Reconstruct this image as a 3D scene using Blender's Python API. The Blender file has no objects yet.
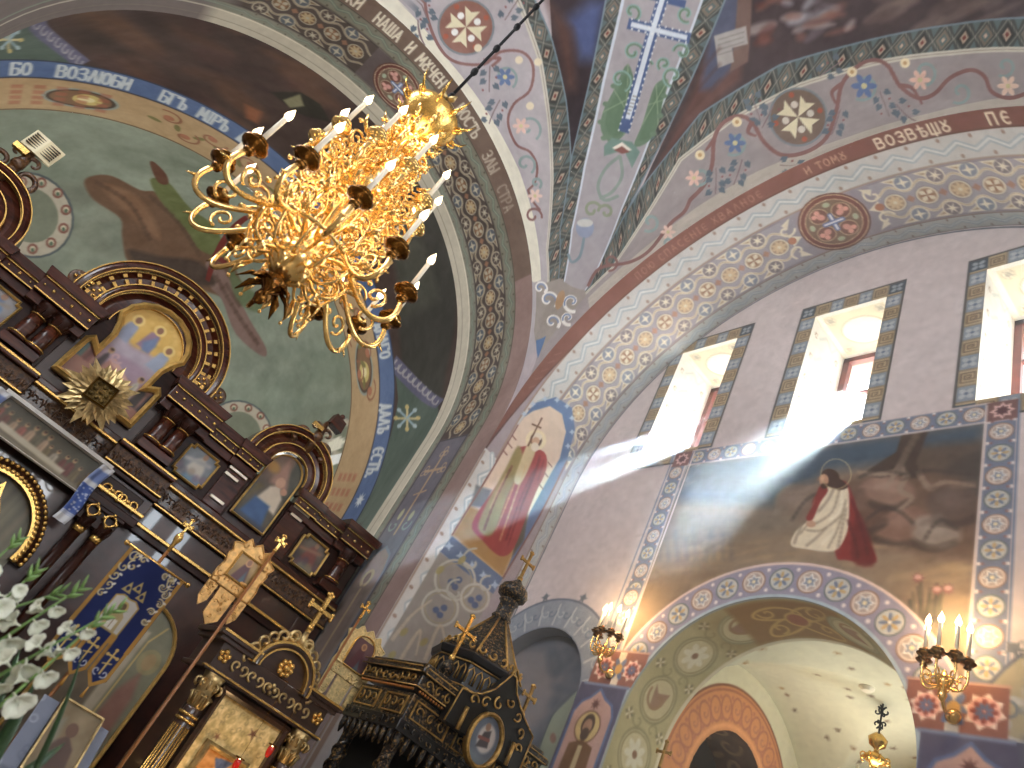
import bpy, math, random
import numpy as np
from math import pi, sin, cos, sqrt, atan2, radians
from mathutils import Matrix, Vector
random.seed(7)
rng = np.random.default_rng(7)
SC = bpy.context.scene
COL = SC.collection

# ------------------------------------------------------------------ camera, sky, sun, exposure
CAMX = np.array([0.63822474, -0.64470279, 0.42074635])     # image right, in world axes
CAMD = np.array([0.67203596, 0.19995759, -0.71301096])     # image down
CAMF = np.array([0.37554873, 0.73781792, 0.56088134])      # viewing direction
EYE = np.array([0.0, 0.0, 1.6])
FPX = 731.08
cam_data = bpy.data.cameras.new('camera')
cam = bpy.data.objects.new('camera', cam_data)
COL.objects.link(cam)
mw = Matrix.Identity(4)
for i in range(3):
    mw[i][0] = CAMX[i]; mw[i][1] = -CAMD[i]; mw[i][2] = -CAMF[i]; mw[i][3] = EYE[i]
cam.matrix_world = mw
cam_data.sensor_width = 36.0
cam_data.lens = 36.0 * FPX / 1024.0
cam_data.clip_start = 0.05
cam_data.clip_end = 300
SC.camera = cam
cam_data.dof.use_dof = True
cam_data.dof.focus_distance = 9.0
cam_data.dof.aperture_fstop = 2.2

world = bpy.data.worlds.new('sky')
SC.world = world
world.use_nodes = True
wbg = world.node_tree.nodes['Background']
wbg.inputs[0].default_value = (0.93, 0.97, 1.0, 1)
wbg.inputs[1].default_value = 5.5

def lamp(kind, name, loc, energy, color=(1, 1, 1), **kw):
    l = bpy.data.lights.new(name, kind)
    l.energy = energy; l.color = color
    for k, v in kw.items():
        setattr(l, k, v)
    o = bpy.data.objects.new(name, l)
    o.location = loc
    COL.objects.link(o)
    return o

SUN_DIR = Vector((0.6108, 0.3002, 0.7327))                 # towards the sun
sun = lamp('SUN', 'sun', (20, 10, 24), 410.0, (0.96, 0.98, 1.0), angle=radians(0.9))
sun.rotation_euler = SUN_DIR.to_track_quat('Z', 'Y').to_euler()

# daylight and added light: portals for the sky on the right, soft light from assumed windows opposite and to the west
for yw in (6.345, 4.105, 1.96):
    pl = lamp('AREA', 'window_portal', (6.72, yw, 8.67), 1.0, shape='RECTANGLE', size=2.1, size_y=.95)
    pl.rotation_euler = (0, radians(90), 0)
    pl.data.cycles.is_portal = True
    al = lamp('AREA', 'assumed_opposite_light', (-5.1, yw, 8.67), 128.0, (.92, .97, 1.0), shape='RECTANGLE', size=2.1, size_y=1.0)  # stands for an assumed, unseen window opposite
    al.rotation_euler = (0, radians(-90), 0)
al = lamp('AREA', 'assumed_west_light', (.336, -7.8, 6.5), 250.0, (.97, .98, 1.0), shape='RECTANGLE', size=2.6, size_y=3.8)  # stands for an unseen window assumed to the west
al.rotation_euler = (radians(90), 0, 0)
for yw, zw, pw in ((-.75, 5.5, 150.0), (-5.4, 6.9, 170.0)):
    al = lamp('AREA', 'added_nave_light', (4.1, yw, zw), pw, (.80, .91, 1.0), shape='RECTANGLE', size=2.4, size_y=1.9)  # unseen, added for bluish sheen on the icon screen; no window is built
    al.rotation_euler = (0, radians(90), 0)

SC.view_settings.view_transform = 'Standard'
SC.view_settings.look = 'None'
SC.view_settings.gamma = 1.0
SC.view_settings.use_curve_mapping = False
SC.view_settings.exposure = 0.12
SC.cycles.use_denoising = True
SC.cycles.max_bounces = 8
SC.cycles.diffuse_bounces = 4
SC.cycles.glossy_bounces = 4
SC.cycles.volume_bounces = 1
SC.cycles.sample_clamp_indirect = 6.0

# ------------------------------------------------------------------ measuring: a pixel of the photograph to a point of the place
def ray(x, y):
    return CAMX * ((x - 512) / FPX) + CAMD * ((y - 384) / FPX) + CAMF
def at_x(p, X):
    d = ray(*p); return EYE + d * ((X - EYE[0]) / d[0])
def at_y(p, Y):
    d = ray(*p); return EYE + d * ((Y - EYE[1]) / d[1])
def at_z(p, Z):
    d = ray(*p); return EYE + d * ((Z - EYE[2]) / d[2])
def lin(c):
    c = np.asarray(c, float) / 255.0
    return np.where(c <= 0.04045, c / 12.92, ((c + 0.055) / 1.055) ** 2.4)
def lin4(c):
    return tuple(float(v) for v in lin(c)) + (1.0,)

def catmull(P, n=5):
    Q = [P[0]] + list(P) + [P[-1]]
    out = []
    for i in range(1, len(Q) - 2):
        for k in range(n):
            t = k / n; a, b, c, d = Q[i - 1], Q[i], Q[i + 1], Q[i + 2]
            out.append(tuple(.5 * (2 * b[j] + (c[j] - a[j]) * t + (2 * a[j] - 5 * b[j] + 4 * c[j] - d[j]) * t * t + (3 * b[j] - a[j] - 3 * c[j] + d[j]) * t ** 3) for j in (0, 1)))
    return out + [tuple(P[-1])]
# ------------------------------------------------------------------ a small painter for murals and icons (colours go to a mesh attribute)
class Paint:
    def __init__(s, s0, s1, t0, t1, res, base=(128, 128, 128), tf=None):
        s.s0, s.t0, s.res = s0, t0, res
        s.ns = max(2, int(math.ceil((s1 - s0) / res)) + 1)
        s.nt = max(2, int(math.ceil((t1 - t0) / res)) + 1)
        s.a = np.empty((s.nt, s.ns, 3), np.float32)
        s.a[:] = base
        s.tf = tf
    def win(s, x0, x1, y0, y1):
        r = s.res
        i0 = max(0, int((x0 - s.s0) / r) - 1); i1 = min(s.ns, int((x1 - s.s0) / r) + 3)
        j0 = max(0, int((y0 - s.t0) / r) - 1); j1 = min(s.nt, int((y1 - s.t0) / r) + 3)
        if i1 <= i0 or j1 <= j0:
            return None
        X = s.s0 + np.arange(i0, i1, dtype=np.float32)[None, :] * r
        Y = s.t0 + np.arange(j0, j1, dtype=np.float32)[:, None] * r
        return (slice(j0, j1), slice(i0, i1)), X, Y
    def mix(s, sl, cov, col):
        cov = np.asarray(cov, np.float32)[..., None]
        s.a[sl] = s.a[sl] * (1 - cov) + np.asarray(col, np.float32) * cov
    def cov_poly(s, pts, X, Y, soft):
        pts = np.asarray(pts, np.float32)
        d2 = None; ins = None
        n = len(pts)
        for i in range(n):
            ax, ay = pts[i]; bx, by = pts[(i + 1) % n]
            ex, ey = bx - ax, by - ay
            l2 = ex * ex + ey * ey
            if l2 < 1e-12:
                continue
            wx, wy = X - ax, Y - ay
            h = np.clip((wx * ex + wy * ey) / l2, 0, 1)
            q = (wx - ex * h) ** 2 + (wy - ey * h) ** 2
            d2 = q if d2 is None else np.minimum(d2, q)
            if ay != by:
                c = ((ay > Y) != (by > Y)) & (X < ax + (Y - ay) * ex / ey)
                ins = c if ins is None else ins ^ c
        if d2 is None or ins is None:
            return 0 * (X + Y)
        d = np.sqrt(d2)
        return np.clip(0.5 + np.where(ins, d, -d) / (s.res + soft), 0, 1)
    def poly(s, pts, col, a=1.0, soft=0.0, px=False):
        if px:
            pts = [s.tf(p) for p in pts]
        pts = np.asarray(pts, float)
        m = s.res + soft
        w = s.win(pts[:, 0].min() - m, pts[:, 0].max() + m, pts[:, 1].min() - m, pts[:, 1].max() + m)
        if w:
            s.mix(w[0], s.cov_poly(pts, w[1], w[2], soft) * a, col)
    def blob(s, pts, col, a=1.0, soft=0.0, px=False):
        n = len(pts); out = []
        for i in range(n):
            p0, p1, p2, p3 = pts[i - 1], pts[i], pts[(i + 1) % n], pts[(i + 2) % n]
            for k in range(4):
                t = k / 4
                out.append(tuple(.5 * (2 * p1[j] + (p2[j] - p0[j]) * t + (2 * p0[j] - 5 * p1[j] + 4 * p2[j] - p3[j]) * t * t + (3 * p1[j] - p0[j] - 3 * p2[j] + p3[j]) * t ** 3) for j in (0, 1)))
        s.poly(out, col, a, soft, px)
    def line(s, pts, wd, col, a=1.0, px=False, w1=None, soft=0.0, closed=False, cr=None):
        pts = [tuple(p) for p in pts]
        if (cr or (cr is None and px)) and not closed and 3 <= len(pts) < 28:
            pts = catmull(pts)
        if closed:
            pts.append(pts[0])
        if px:                                              # width in photo pixels: a strip of quads on the surface
            n = len(pts) - 1
            for i in range(n):
                (ax, ay), (bx, by) = pts[i], pts[i + 1]
                L = math.hypot(bx - ax, by - ay) or 1
                wa = wd if w1 is None else wd + (w1 - wd) * i / n
                wb = wd if w1 is None else wd + (w1 - wd) * (i + 1) / n
                nx, ny = -(by - ay) / L / 2, (bx - ax) / L / 2
                ex, ey = (bx - ax) / L * wa * .2, (by - ay) / L * wa * .2
                s.poly([(ax - ex + nx * wa, ay - ey + ny * wa), (bx + ex + nx * wb, by + ey + ny * wb), (bx + ex - nx * wb, by + ey - ny * wb), (ax - ex - nx * wa, ay - ey - ny * wa)], col, a, soft, True)
            return
        P = np.asarray(pts, float)
        m = max(wd, w1 or 0) + s.res
        w = s.win(P[:, 0].min() - m, P[:, 0].max() + m, P[:, 1].min() - m, P[:, 1].max() + m)
        if not w:
            return
        sl, X, Y = w
        cov = None
        n = len(P) - 1
        for i in range(n):
            (ax, ay), (bx, by) = P[i], P[i + 1]
            ex, ey = bx - ax, by - ay
            l2 = ex * ex + ey * ey
            if l2 < 1e-12:
                continue
            h = np.clip(((X - ax) * ex + (Y - ay) * ey) / l2, 0, 1)
            d = np.sqrt((X - ax - ex * h) ** 2 + (Y - ay - ey * h) ** 2)
            hw = wd / 2 if w1 is None else (wd + (w1 - wd) * (i + h) / n) / 2
            c = np.clip(0.5 + (hw - d) / (s.res + soft), 0, 1)
            cov = c if cov is None else np.maximum(cov, c)
        if cov is not None:
            s.mix(sl, cov * a, col)
    def ell(s, c, rx, ry, col, a=1.0, rot=0.0, soft=0.0, px=False, ring=None, n=28):
        pts = []
        for k in range(n):
            t = 2 * pi * k / n
            x, y = rx * cos(t), ry * sin(t)
            pts.append((c[0] + x * cos(rot) - y * sin(rot), c[1] + x * sin(rot) + y * cos(rot)))
        if ring:
            s.line(pts, ring, col, a, px, closed=True)
        else:
            s.poly(pts, col, a, soft, px)
    def rect(s, x0, x1, y0, y1, col, a=1.0, soft=0.0):
        s.poly([(x0, y0), (x1, y0), (x1, y1), (x0, y1)], col, a, soft)
    def star(s, c, r, r2, n, col, a=1.0, rot=0.0, px=False):
        pts = []
        for k in range(2 * n):
            q = r if k % 2 == 0 else r2
            t = rot + pi * k / n
            pts.append((c[0] + q * cos(t), c[1] + q * sin(t)))
        s.poly(pts, col, a, 0, px)
    def petals(s, c, r, n, col, wd, rot=0.0, r0=0.15, a=1.0, px=False):
        for k in range(n):
            t = rot + 2 * pi * k / n
            m = (r + r * r0) / 2
            s.ell((c[0] + m * cos(t), c[1] + m * sin(t)), (r - r * r0) / 2, wd, col, a, t, px=px, n=12)
    def spiral(s, c, r0, r1, t0, t1, wd, col, a=1.0, px=False, n=26, w1=None):
        s.line([(c[0] + (r0 + (r1 - r0) * k / n) * cos(t0 + (t1 - t0) * k / n), c[1] + (r0 + (r1 - r0) * k / n) * sin(t0 + (t1 - t0) * k / n)) for k in range(n + 1)], wd, col, a, px, w1)
    def noise(s, scale, amp, seed, octaves=3, tint=(1, 1, 1)):
        f = 0
        r = np.random.default_rng(seed)
        for o in range(octaves):
            sc = scale / 2 ** o
            gx = np.arange(s.ns) * s.res / sc; gy = np.arange(s.nt) * s.res / sc
            g = r.random((int(gy[-1]) + 3, int(gx[-1]) + 3)).astype(np.float32) - .5
            ix = gx.astype(int); iy = gy.astype(int)
            fx = (gx - ix); fy = (gy - iy)
            fx = fx * fx * (3 - 2 * fx); fy = fy * fy * (3 - 2 * fy)
            A = g[iy][:, ix] * (1 - fx) + g[iy][:, ix + 1] * fx
            B = g[iy + 1][:, ix] * (1 - fx) + g[iy + 1][:, ix + 1] * fx
            f = f + (A * (1 - fy[:, None]) + B * fy[:, None]) / 2 ** o
        return (f * 2 * amp).astype(np.float32)
    def mottle(s, scale, amp, seed, octaves=3, tint=(1, 1, 1)):
        s.a += s.noise(scale, amp, seed, octaves)[..., None] * np.asarray(tint, np.float32)
    def text(s, string, fn, h, wd, col, a=1.0, gap=0.28, u0=0.0):
        """fn(u, v) gives the canvas point of reading distance u and height v"""
        u = u0
        for ch in string:
            if ch == ' ':
                u += h * 0.6; continue
            g = GLYPH.get(ch)
            if not g:
                continue
            width = max(p[0] for st in g for p in st)
            for st in g:
                s.line([fn(u + p[0] * h, p[1] * h) for p in st], wd, col, a)
            u += (width + gap) * h
        return u
    def sample(s, S, T):
        x = np.clip((S - s.s0) / s.res, 0, s.ns - 1.001); y = np.clip((T - s.t0) / s.res, 0, s.nt - 1.001)
        i = x.astype(int); j = y.astype(int); fx = (x - i)[..., None]; fy = (y - j)[..., None]
        a = s.a
        return (a[j, i] * (1 - fx) + a[j, i + 1] * fx) * (1 - fy) + (a[j + 1, i] * (1 - fx) + a[j + 1, i + 1] * fx) * fy

def _arc(cx, cy, rx, ry, a0, a1, n=9):
    return [(cx + rx * cos(radians(a0 + (a1 - a0) * k / n)), cy + ry * sin(radians(a0 + (a1 - a0) * k / n))) for k in range(n + 1)]
GLYPH = {
    'А': [[(0, 0), (.28, 1), (.58, 0)], [(.1, .34), (.48, .34)]],
    'Б': [[(.55, .88), (.55, 1), (0, 1), (0, 0), (.42, 0), (.58, .15), (.58, .4), (.42, .55), (0, .55)]],
    'В': [[(0, 0), (0, 1), (.4, 1), (.52, .88), (.52, .66), (.4, .54), (0, .54)], [(.4, .54), (.6, .4), (.6, .13), (.45, 0), (0, 0)]],
    'Г': [[(0, 0), (0, 1), (.55, 1), (.55, .85)]],
    'Д': [[(0, -.15), (.04, .08), (.56, .08), (.6, -.15)], [(.1, .08), (.3, 1), (.5, .08)]],
    'Е': [_arc(.32, .5, .3, .5, 55, 305), [(.03, .52), (.5, .52)]],
    'З': [[(.03, .88), (.2, 1), (.42, 1), (.55, .86), (.55, .66), (.4, .54), (.18, .54)], [(.4, .54), (.58, .4), (.58, .14), (.42, 0), (.18, 0), (0, .14)]],
    'И': [[(0, 0), (0, 1)], [(.52, 0), (.52, 1)], [(0, .28), (.52, .72)]],
    'І': [[(.1, 0), (.1, 1)], [(0, 1), (.2, 1)], [(0, 0), (.2, 0)]],
    'К': [[(0, 0), (0, 1)], [(.52, 1), (.06, .52), (.56, 0)]],
    'Л': [[(0, 0), (.3, 1), (.6, 0)]],
    'М': [[(0, 0), (.08, 1), (.36, .3), (.64, 1), (.72, 0)]],
    'Н': [[(0, 0), (0, 1)], [(.54, 0), (.54, 1)], [(0, .62), (.54, .38)]],
    'О': [_arc(.3, .5, .3, .5, 0, 360, 14)],
    'П': [[(0, 0), (0, 1), (.54, 1), (.54, 0)]],
    'Р': [[(0, 0), (0, 1), (.4, 1), (.55, .86), (.55, .62), (.4, .48), (0, .48)]],
    'С': [_arc(.32, .5, .32, .5, 50, 310)],
    'Т': [[(.3, 0), (.3, 1)], [(0, .86), (0, 1), (.6, 1), (.6, .86)]],
    'У': [[(0, 1), (.28, .42)], [(.56, 1), (.22, 0), (.02, .04)]],
    'Ѹ': [_arc(.28, .28, .28, .28, 0, 360, 12), [(.06, 1), (.28, .56), (.5, 1)]],
    'Х': [[(0, 1), (.54, 0)], [(.54, 1), (0, 0)]],
    'Ч': [[(0, 1), (0, .62), (.12, .48), (.52, .5)], [(.52, 1), (.52, 0)]],
    'Ш': [[(0, 1), (0, 0), (.74, 0), (.74, 1)], [(.37, 0), (.37, 1)]],
    'Щ': [[(0, 1), (0, 0), (.74, 0), (.74, 1)], [(.37, -.2), (.37, 1)]],
    'Ъ': [[(0, .86), (0, 1), (.2, 1), (.2, 0), (.5, 0), (.64, .14), (.64, .4), (.5, .54), (.2, .54)]],
    'Ы': [[(0, 1), (0, 0), (.3, 0), (.42, .14), (.42, .4), (.3, .54), (0, .54)], [(.66, 0), (.66, 1)]],
    'Ь': [[(0, 1), (0, 0), (.34, 0), (.5, .14), (.5, .4), (.34, .54), (0, .54)]],
    'Ѣ': [[(.22, 1.1), (.22, 0), (.5, 0), (.64, .14), (.64, .36), (.5, .48), (.22, .48)], [(0, .78), (.5, .78)]],
    'Ю': [[(0, 0), (0, 1)], [(0, .5), (.22, .5)], _arc(.5, .5, .28, .5, 0, 360, 14)],
    'Я': [[(0, 0), (.28, 1), (.56, 0)], [(.1, .4), (.46, .4)], [(.28, .4), (.28, 0)]],
    'Ѫ': [[(0, 0), (.1, .5), (.6, .5), (.7, 0)], [(.35, .5), (.35, 0)], [(.1, .5), (.04, 1), (.66, 1), (.6, .5)], [(.1, .95), (.35, .5), (.6, .95)]],
    '.': [[(0, 0), (.08, 0), (.08, .1), (0, .1)]],
}

# ------------------------------------------------------------------ materials
MATS = {}
def nodes_of(name):
    m = bpy.data.materials.new(name)
    m.use_nodes = True
    nt = m.node_tree
    return m, nt, nt.nodes['Principled BSDF']
def mat(name, col, rough=0.5, metal=0.0, emit=None, estr=0.0, grain=0.0, gscale=(8, 8, 8), bump=0.0, bscale=30.0, coat=0.0, spec=0.5, col2=None, trans=0.0, lo=.35, hi=.65):
    if name in MATS:
        return MATS[name]
    m, nt, b = nodes_of(name)
    c = lin4(col)
    b.inputs['Base Color'].default_value = c
    b.inputs['Roughness'].default_value = rough
    b.inputs['Metallic'].default_value = metal
    b.inputs['Coat Weight'].default_value = coat
    b.inputs['Specular IOR Level'].default_value = spec
    if trans:
        b.inputs['Transmission Weight'].default_value = trans
    tc = nt.nodes.new('ShaderNodeTexCoord')
    if grain > 0:
        mp = nt.nodes.new('ShaderNodeMapping'); mp.inputs['Scale'].default_value = gscale
        nz = nt.nodes.new('ShaderNodeTexNoise'); nz.inputs['Scale'].default_value = 1.0; nz.inputs['Detail'].default_value = 5
        mx = nt.nodes.new('ShaderNodeMix'); mx.data_type = 'RGBA'
        mx.inputs['A'].default_value = c
        mx.inputs['B'].default_value = lin4(col2) if col2 else tuple(v * (1 - grain) for v in c[:3]) + (1,)
        nt.links.new(tc.outputs['Object'], mp.inputs['Vector']); nt.links.new(mp.outputs['Vector'], nz.inputs['Vector'])
        rp = nt.nodes.new('ShaderNodeMapRange'); rp.inputs['From Min'].default_value = lo; rp.inputs['From Max'].default_value = hi
        nt.links.new(nz.outputs['Fac'], rp.inputs['Value']); nt.links.new(rp.outputs['Result'], mx.inputs['Factor'])
        nt.links.new(mx.outputs['Result'], b.inputs['Base Color'])
    if bump > 0:
        n2 = nt.nodes.new('ShaderNodeTexNoise'); n2.inputs['Scale'].default_value = bscale; n2.inputs['Detail'].default_value = 4
        bp = nt.nodes.new('ShaderNodeBump'); bp.inputs['Strength'].default_value = bump; bp.inputs['Distance'].default_value = 0.02
        nt.links.new(tc.outputs['Object'], n2.inputs['Vector']); nt.links.new(n2.outputs['Fac'], bp.inputs['Height']); nt.links.new(bp.outputs['Normal'], b.inputs['Normal'])
    if emit is not None:
        b.inputs['Emission Color'].default_value = lin4(emit)
        b.inputs['Emission Strength'].default_value = estr
    MATS[name] = m
    return m
def paint_mat(name, rough=0.75, spec=0.25, bump=0.12, metal_attr=False):
    if name in MATS:
        return MATS[name]
    m, nt, b = nodes_of(name)
    at = nt.nodes.new('ShaderNodeVertexColor'); at.layer_name = 'paint'
    tc = nt.nodes.new('ShaderNodeTexCoord')
    nz = nt.nodes.new('ShaderNodeTexNoise'); nz.inputs['Scale'].default_value = 9.0; nz.inputs['Detail'].default_value = 8
    mx = nt.nodes.new('ShaderNodeMix'); mx.data_type = 'RGBA'; mx.blend_type = 'MULTIPLY'
    mr = nt.nodes.new('ShaderNodeMapRange'); mr.inputs['To Min'].default_value = .86; mr.inputs['To Max'].default_value = 1.12
    mx.inputs['Factor'].default_value = 1.0
    nt.links.new(tc.outputs['Object'], nz.inputs['Vector']); nt.links.new(nz.outputs['Fac'], mr.inputs['Value'])
    nt.links.new(at.outputs['Color'], mx.inputs['A']); nt.links.new(mr.outputs['Result'], mx.inputs['B'])
    nt.links.new(mx.outputs['Result'], b.inputs['Base Color'])
    b.inputs['Roughness'].default_value = rough
    b.inputs['Specular IOR Level'].default_value = spec
    if bump:
        bp = nt.nodes.new('ShaderNodeBump'); bp.inputs['Strength'].default_value = bump; bp.inputs['Distance'].default_value = 0.01
        nt.links.new(nz.outputs['Fac'], bp.inputs['Height']); nt.links.new(bp.outputs['Normal'], b.inputs['Normal'])
    MATS[name] = m
    return m

# ------------------------------------------------------------------ meshes
class MB:
    """collects shapes; build() links them as ONE mesh object"""
    def __init__(s):
        s.v = []; s.f = []; s.sm = []; s.mi = []; s.cur = 0
    def add(s, vs, fs, smooth=False):
        o = len(s.v)
        s.v.extend([tuple(float(c) for c in v) for v in vs])
        for f in fs:
            s.f.append([i + o for i in f]); s.sm.append(smooth); s.mi.append(s.cur)
        return s
    def box(s, x0, x1, y0, y1, z0, z1):
        return s.add([(x0, y0, z0), (x1, y0, z0), (x1, y1, z0), (x0, y1, z0), (x0, y0, z1), (x1, y0, z1), (x1, y1, z1), (x0, y1, z1)],
                     [(0, 3, 2, 1), (4, 5, 6, 7), (0, 1, 5, 4), (1, 2, 6, 5), (2, 3, 7, 6), (3, 0, 4, 7)])
    def prism(s, poly, f, d0, d1, bev=0.0):
        """poly in (u, v); f(u, v, d) -> point; a slab between depths d0 (back) and d1 (front)"""
        n = len(poly)
        if sum(poly[i][0] * poly[(i + 1) % n][1] - poly[(i + 1) % n][0] * poly[i][1] for i in range(n)) < 0:
            poly = poly[::-1]
        rings = [(poly, d0)]
        if bev:
            cx = sum(p[0] for p in poly) / n; cy = sum(p[1] for p in poly) / n
            L = max(1e-6, max(math.hypot(p[0] - cx, p[1] - cy) for p in poly))
            k = 1 - bev / L
            rings += [(poly, d1 - bev * .6), ([(cx + (p[0] - cx) * k, cy + (p[1] - cy) * k) for p in poly], d1)]
        else:
            rings.append((poly, d1))
        vs = [f(u, v, d) for pl, d in rings for u, v in pl]
        fs = [tuple(range(n))[::-1], tuple(range((len(rings) - 1) * n, len(rings) * n))]
        for r in range(len(rings) - 1):
            for i in range(n):
                j = (i + 1) % n
                fs.append((r * n + i, r * n + j, (r + 1) * n + j, (r + 1) * n + i))
        return s.add(vs, fs)
    def strip(s, outer, inner, f, d0, d1, closed=False, dm=None):
        """a moulding between two outlines with equal counts (2D), depth d0 back to d1 front; dm raises the middle"""
        n = len(outer)
        mid = [((a[0] + b[0]) / 2, (a[1] + b[1]) / 2) for a, b in zip(outer, inner)]
        rows = [[f(u, v, d0) for u, v in outer], [f(u, v, d1) for u, v in outer]]
        if dm is not None:
            rows.append([f(u, v, dm) for u, v in mid])
        rows += [[f(u, v, d1) for u, v in inner], [f(u, v, d0) for u, v in inner]]
        vs = [p for r in rows for p in r]
        fs = []
        m = n if closed else n - 1
        for r in range(len(rows) - 1):
            for i in range(m):
                j = (i + 1) % n
                fs.append((r * n + i, (r + 1) * n + i, (r + 1) * n + j, r * n + j))
        if not closed:
            k = len(rows)
            fs.append(tuple(r * n for r in range(k))); fs.append(tuple(r * n + n - 1 for r in range(k))[::-1])
        return s.add(vs, fs)
    def lathe(s, prof, c=(0, 0, 0), ax=(0, 0, 1), seg=16, smooth=True):
        q = Vector(ax).normalized().to_track_quat('Z', 'Y').to_matrix()
        c = Vector(c)
        vs = []; fs = []
        for r, z in prof:
            for k in range(seg):
                t = 2 * pi * k / seg
                vs.append(c + q @ Vector((r * cos(t), r * sin(t), z)))
        n = len(prof)
        for i in range(n - 1):
            for k in range(seg):
                j = (k + 1) % seg
                fs.append((i * seg + k, i * seg + j, (i + 1) * seg + j, (i + 1) * seg + k))
        fs.append(tuple(range(seg))[::-1]); fs.append(tuple(range((n - 1) * seg, n * seg)))
        return s.add(vs, fs, smooth)
    def ball(s, c, r, seg=10, sq=(1, 1, 1)):
        n = max(4, seg // 2)
        vs = []; fs = []
        for i in range(n + 1):
            p = pi * i / n
            for k in range(seg):
                t = 2 * pi * k / seg
                vs.append((c[0] + r * sq[0] * sin(p) * cos(t), c[1] + r * sq[1] * sin(p) * sin(t), c[2] + r * sq[2] * cos(p)))
        for i in range(n):
            for k in range(seg):
                j = (k + 1) % seg
                fs.append((i * seg + k, (i + 1) * seg + k, (i + 1) * seg + j, i * seg + j))
        return s.add(vs, fs, True)
    def tube(s, pts, r, seg=8, r1=None, closed=False, flat=1.0):
        P = [Vector(p) for p in pts]
        n = len(P)
        if n < 2:
            return s
        up = None
        vs = []; fs = []
        for i in range(n):
            if closed:
                t = P[(i + 1) % n] - P[i - 1]
            else:
                t = P[min(i + 1, n - 1)] - P[max(i - 1, 0)]
            if t.length < 1e-9:
                t = Vector((0, 0, 1))
            t.normalize()
            if up is None:
                up = Vector((0, 0, 1)) if abs(t.z) < .9 else Vector((1, 0, 0))
            a = t.cross(up)
            if a.length < 1e-6:
                a = t.orthogonal()
            a.normalize()
            b = a.cross(t).normalized()
            up = b
            if isinstance(r, (list, tuple)):
                rr = r[i]
            else:
                rr = r if r1 is None else r + (r1 - r) * i / (n - 1)
            for k in range(seg):
                w = 2 * pi * k / seg
                vs.append(P[i] + a * (rr * cos(w)) + b * (rr * flat * sin(w)))
        m = n if closed else n - 1
        for i in range(m):
            i2 = (i + 1) % n
            for k in range(seg):
                j = (k + 1) % seg
                fs.append((i * seg + k, i2 * seg + k, i2 * seg + j, i * seg + j))
        if not closed:
            fs.append(tuple(range(seg))); fs.append(tuple(range((n - 1) * seg, n * seg))[::-1])
        return s.add(vs, fs, True)
    def ring(s, c, r, w, ax=(0, 0, 1), seg=24, ts=8):
        q = Vector(ax).normalized().to_track_quat('Z', 'Y').to_matrix()
        pts = [Vector(c) + q @ Vector((r * cos(2 * pi * k / seg), r * sin(2 * pi * k / seg), 0)) for k in range(seg)]
        return s.tube(pts, w, ts, closed=True)
    def build(s, name, m, parent=None, bevel=0.0, M=None):
        me = bpy.data.meshes.new(name)
        v = s.v
        if M is not None:
            v = [tuple(M @ Vector(p)) for p in v]
        off = Vector((0, 0, 0))
        if parent is not None:
            off = world_of(parent)
            v = [(p[0] - off[0], p[1] - off[1], p[2] - off[2]) for p in v]
        me.from_pydata(v, [], s.f)
        me.polygons.foreach_set('use_smooth', s.sm)
        for mm in (m if isinstance(m, (list, tuple)) else [m]):
            me.materials.append(mm)
        me.polygons.foreach_set('material_index', s.mi)
        me.update()
        o = bpy.data.objects.new(name, me)
        COL.objects.link(o)
        if parent is not None:
            o.parent = parent
        if bevel:
            b = o.modifiers.new('edge', 'BEVEL'); b.width = bevel; b.segments = 2; b.limit_method = 'ANGLE'; b.angle_limit = radians(40)
        return o
def world_of(o):
    p = Vector((0, 0, 0))
    while o is not None:
        p = p + o.location
        o = o.parent
    return p
def tag(o, label=None, cat=None, group=None, kind=None):
    if label: o['label'] = label
    if cat: o['category'] = cat
    if group: o['group'] = group
    if kind: o['kind'] = kind
    return o
def thing(name, loc, label, cat, group=None):
    o = bpy.data.objects.new(name, None)
    o.empty_display_size = 0.2
    o.location = loc
    COL.objects.link(o)
    return tag(o, label, cat, group)
def copy_tree(o, parent=None):
    c = o.copy(); COL.objects.link(c)
    if parent is not None:
        c.parent = parent
    for ch in list(o.children):
        copy_tree(ch, c)
    return c
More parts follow.
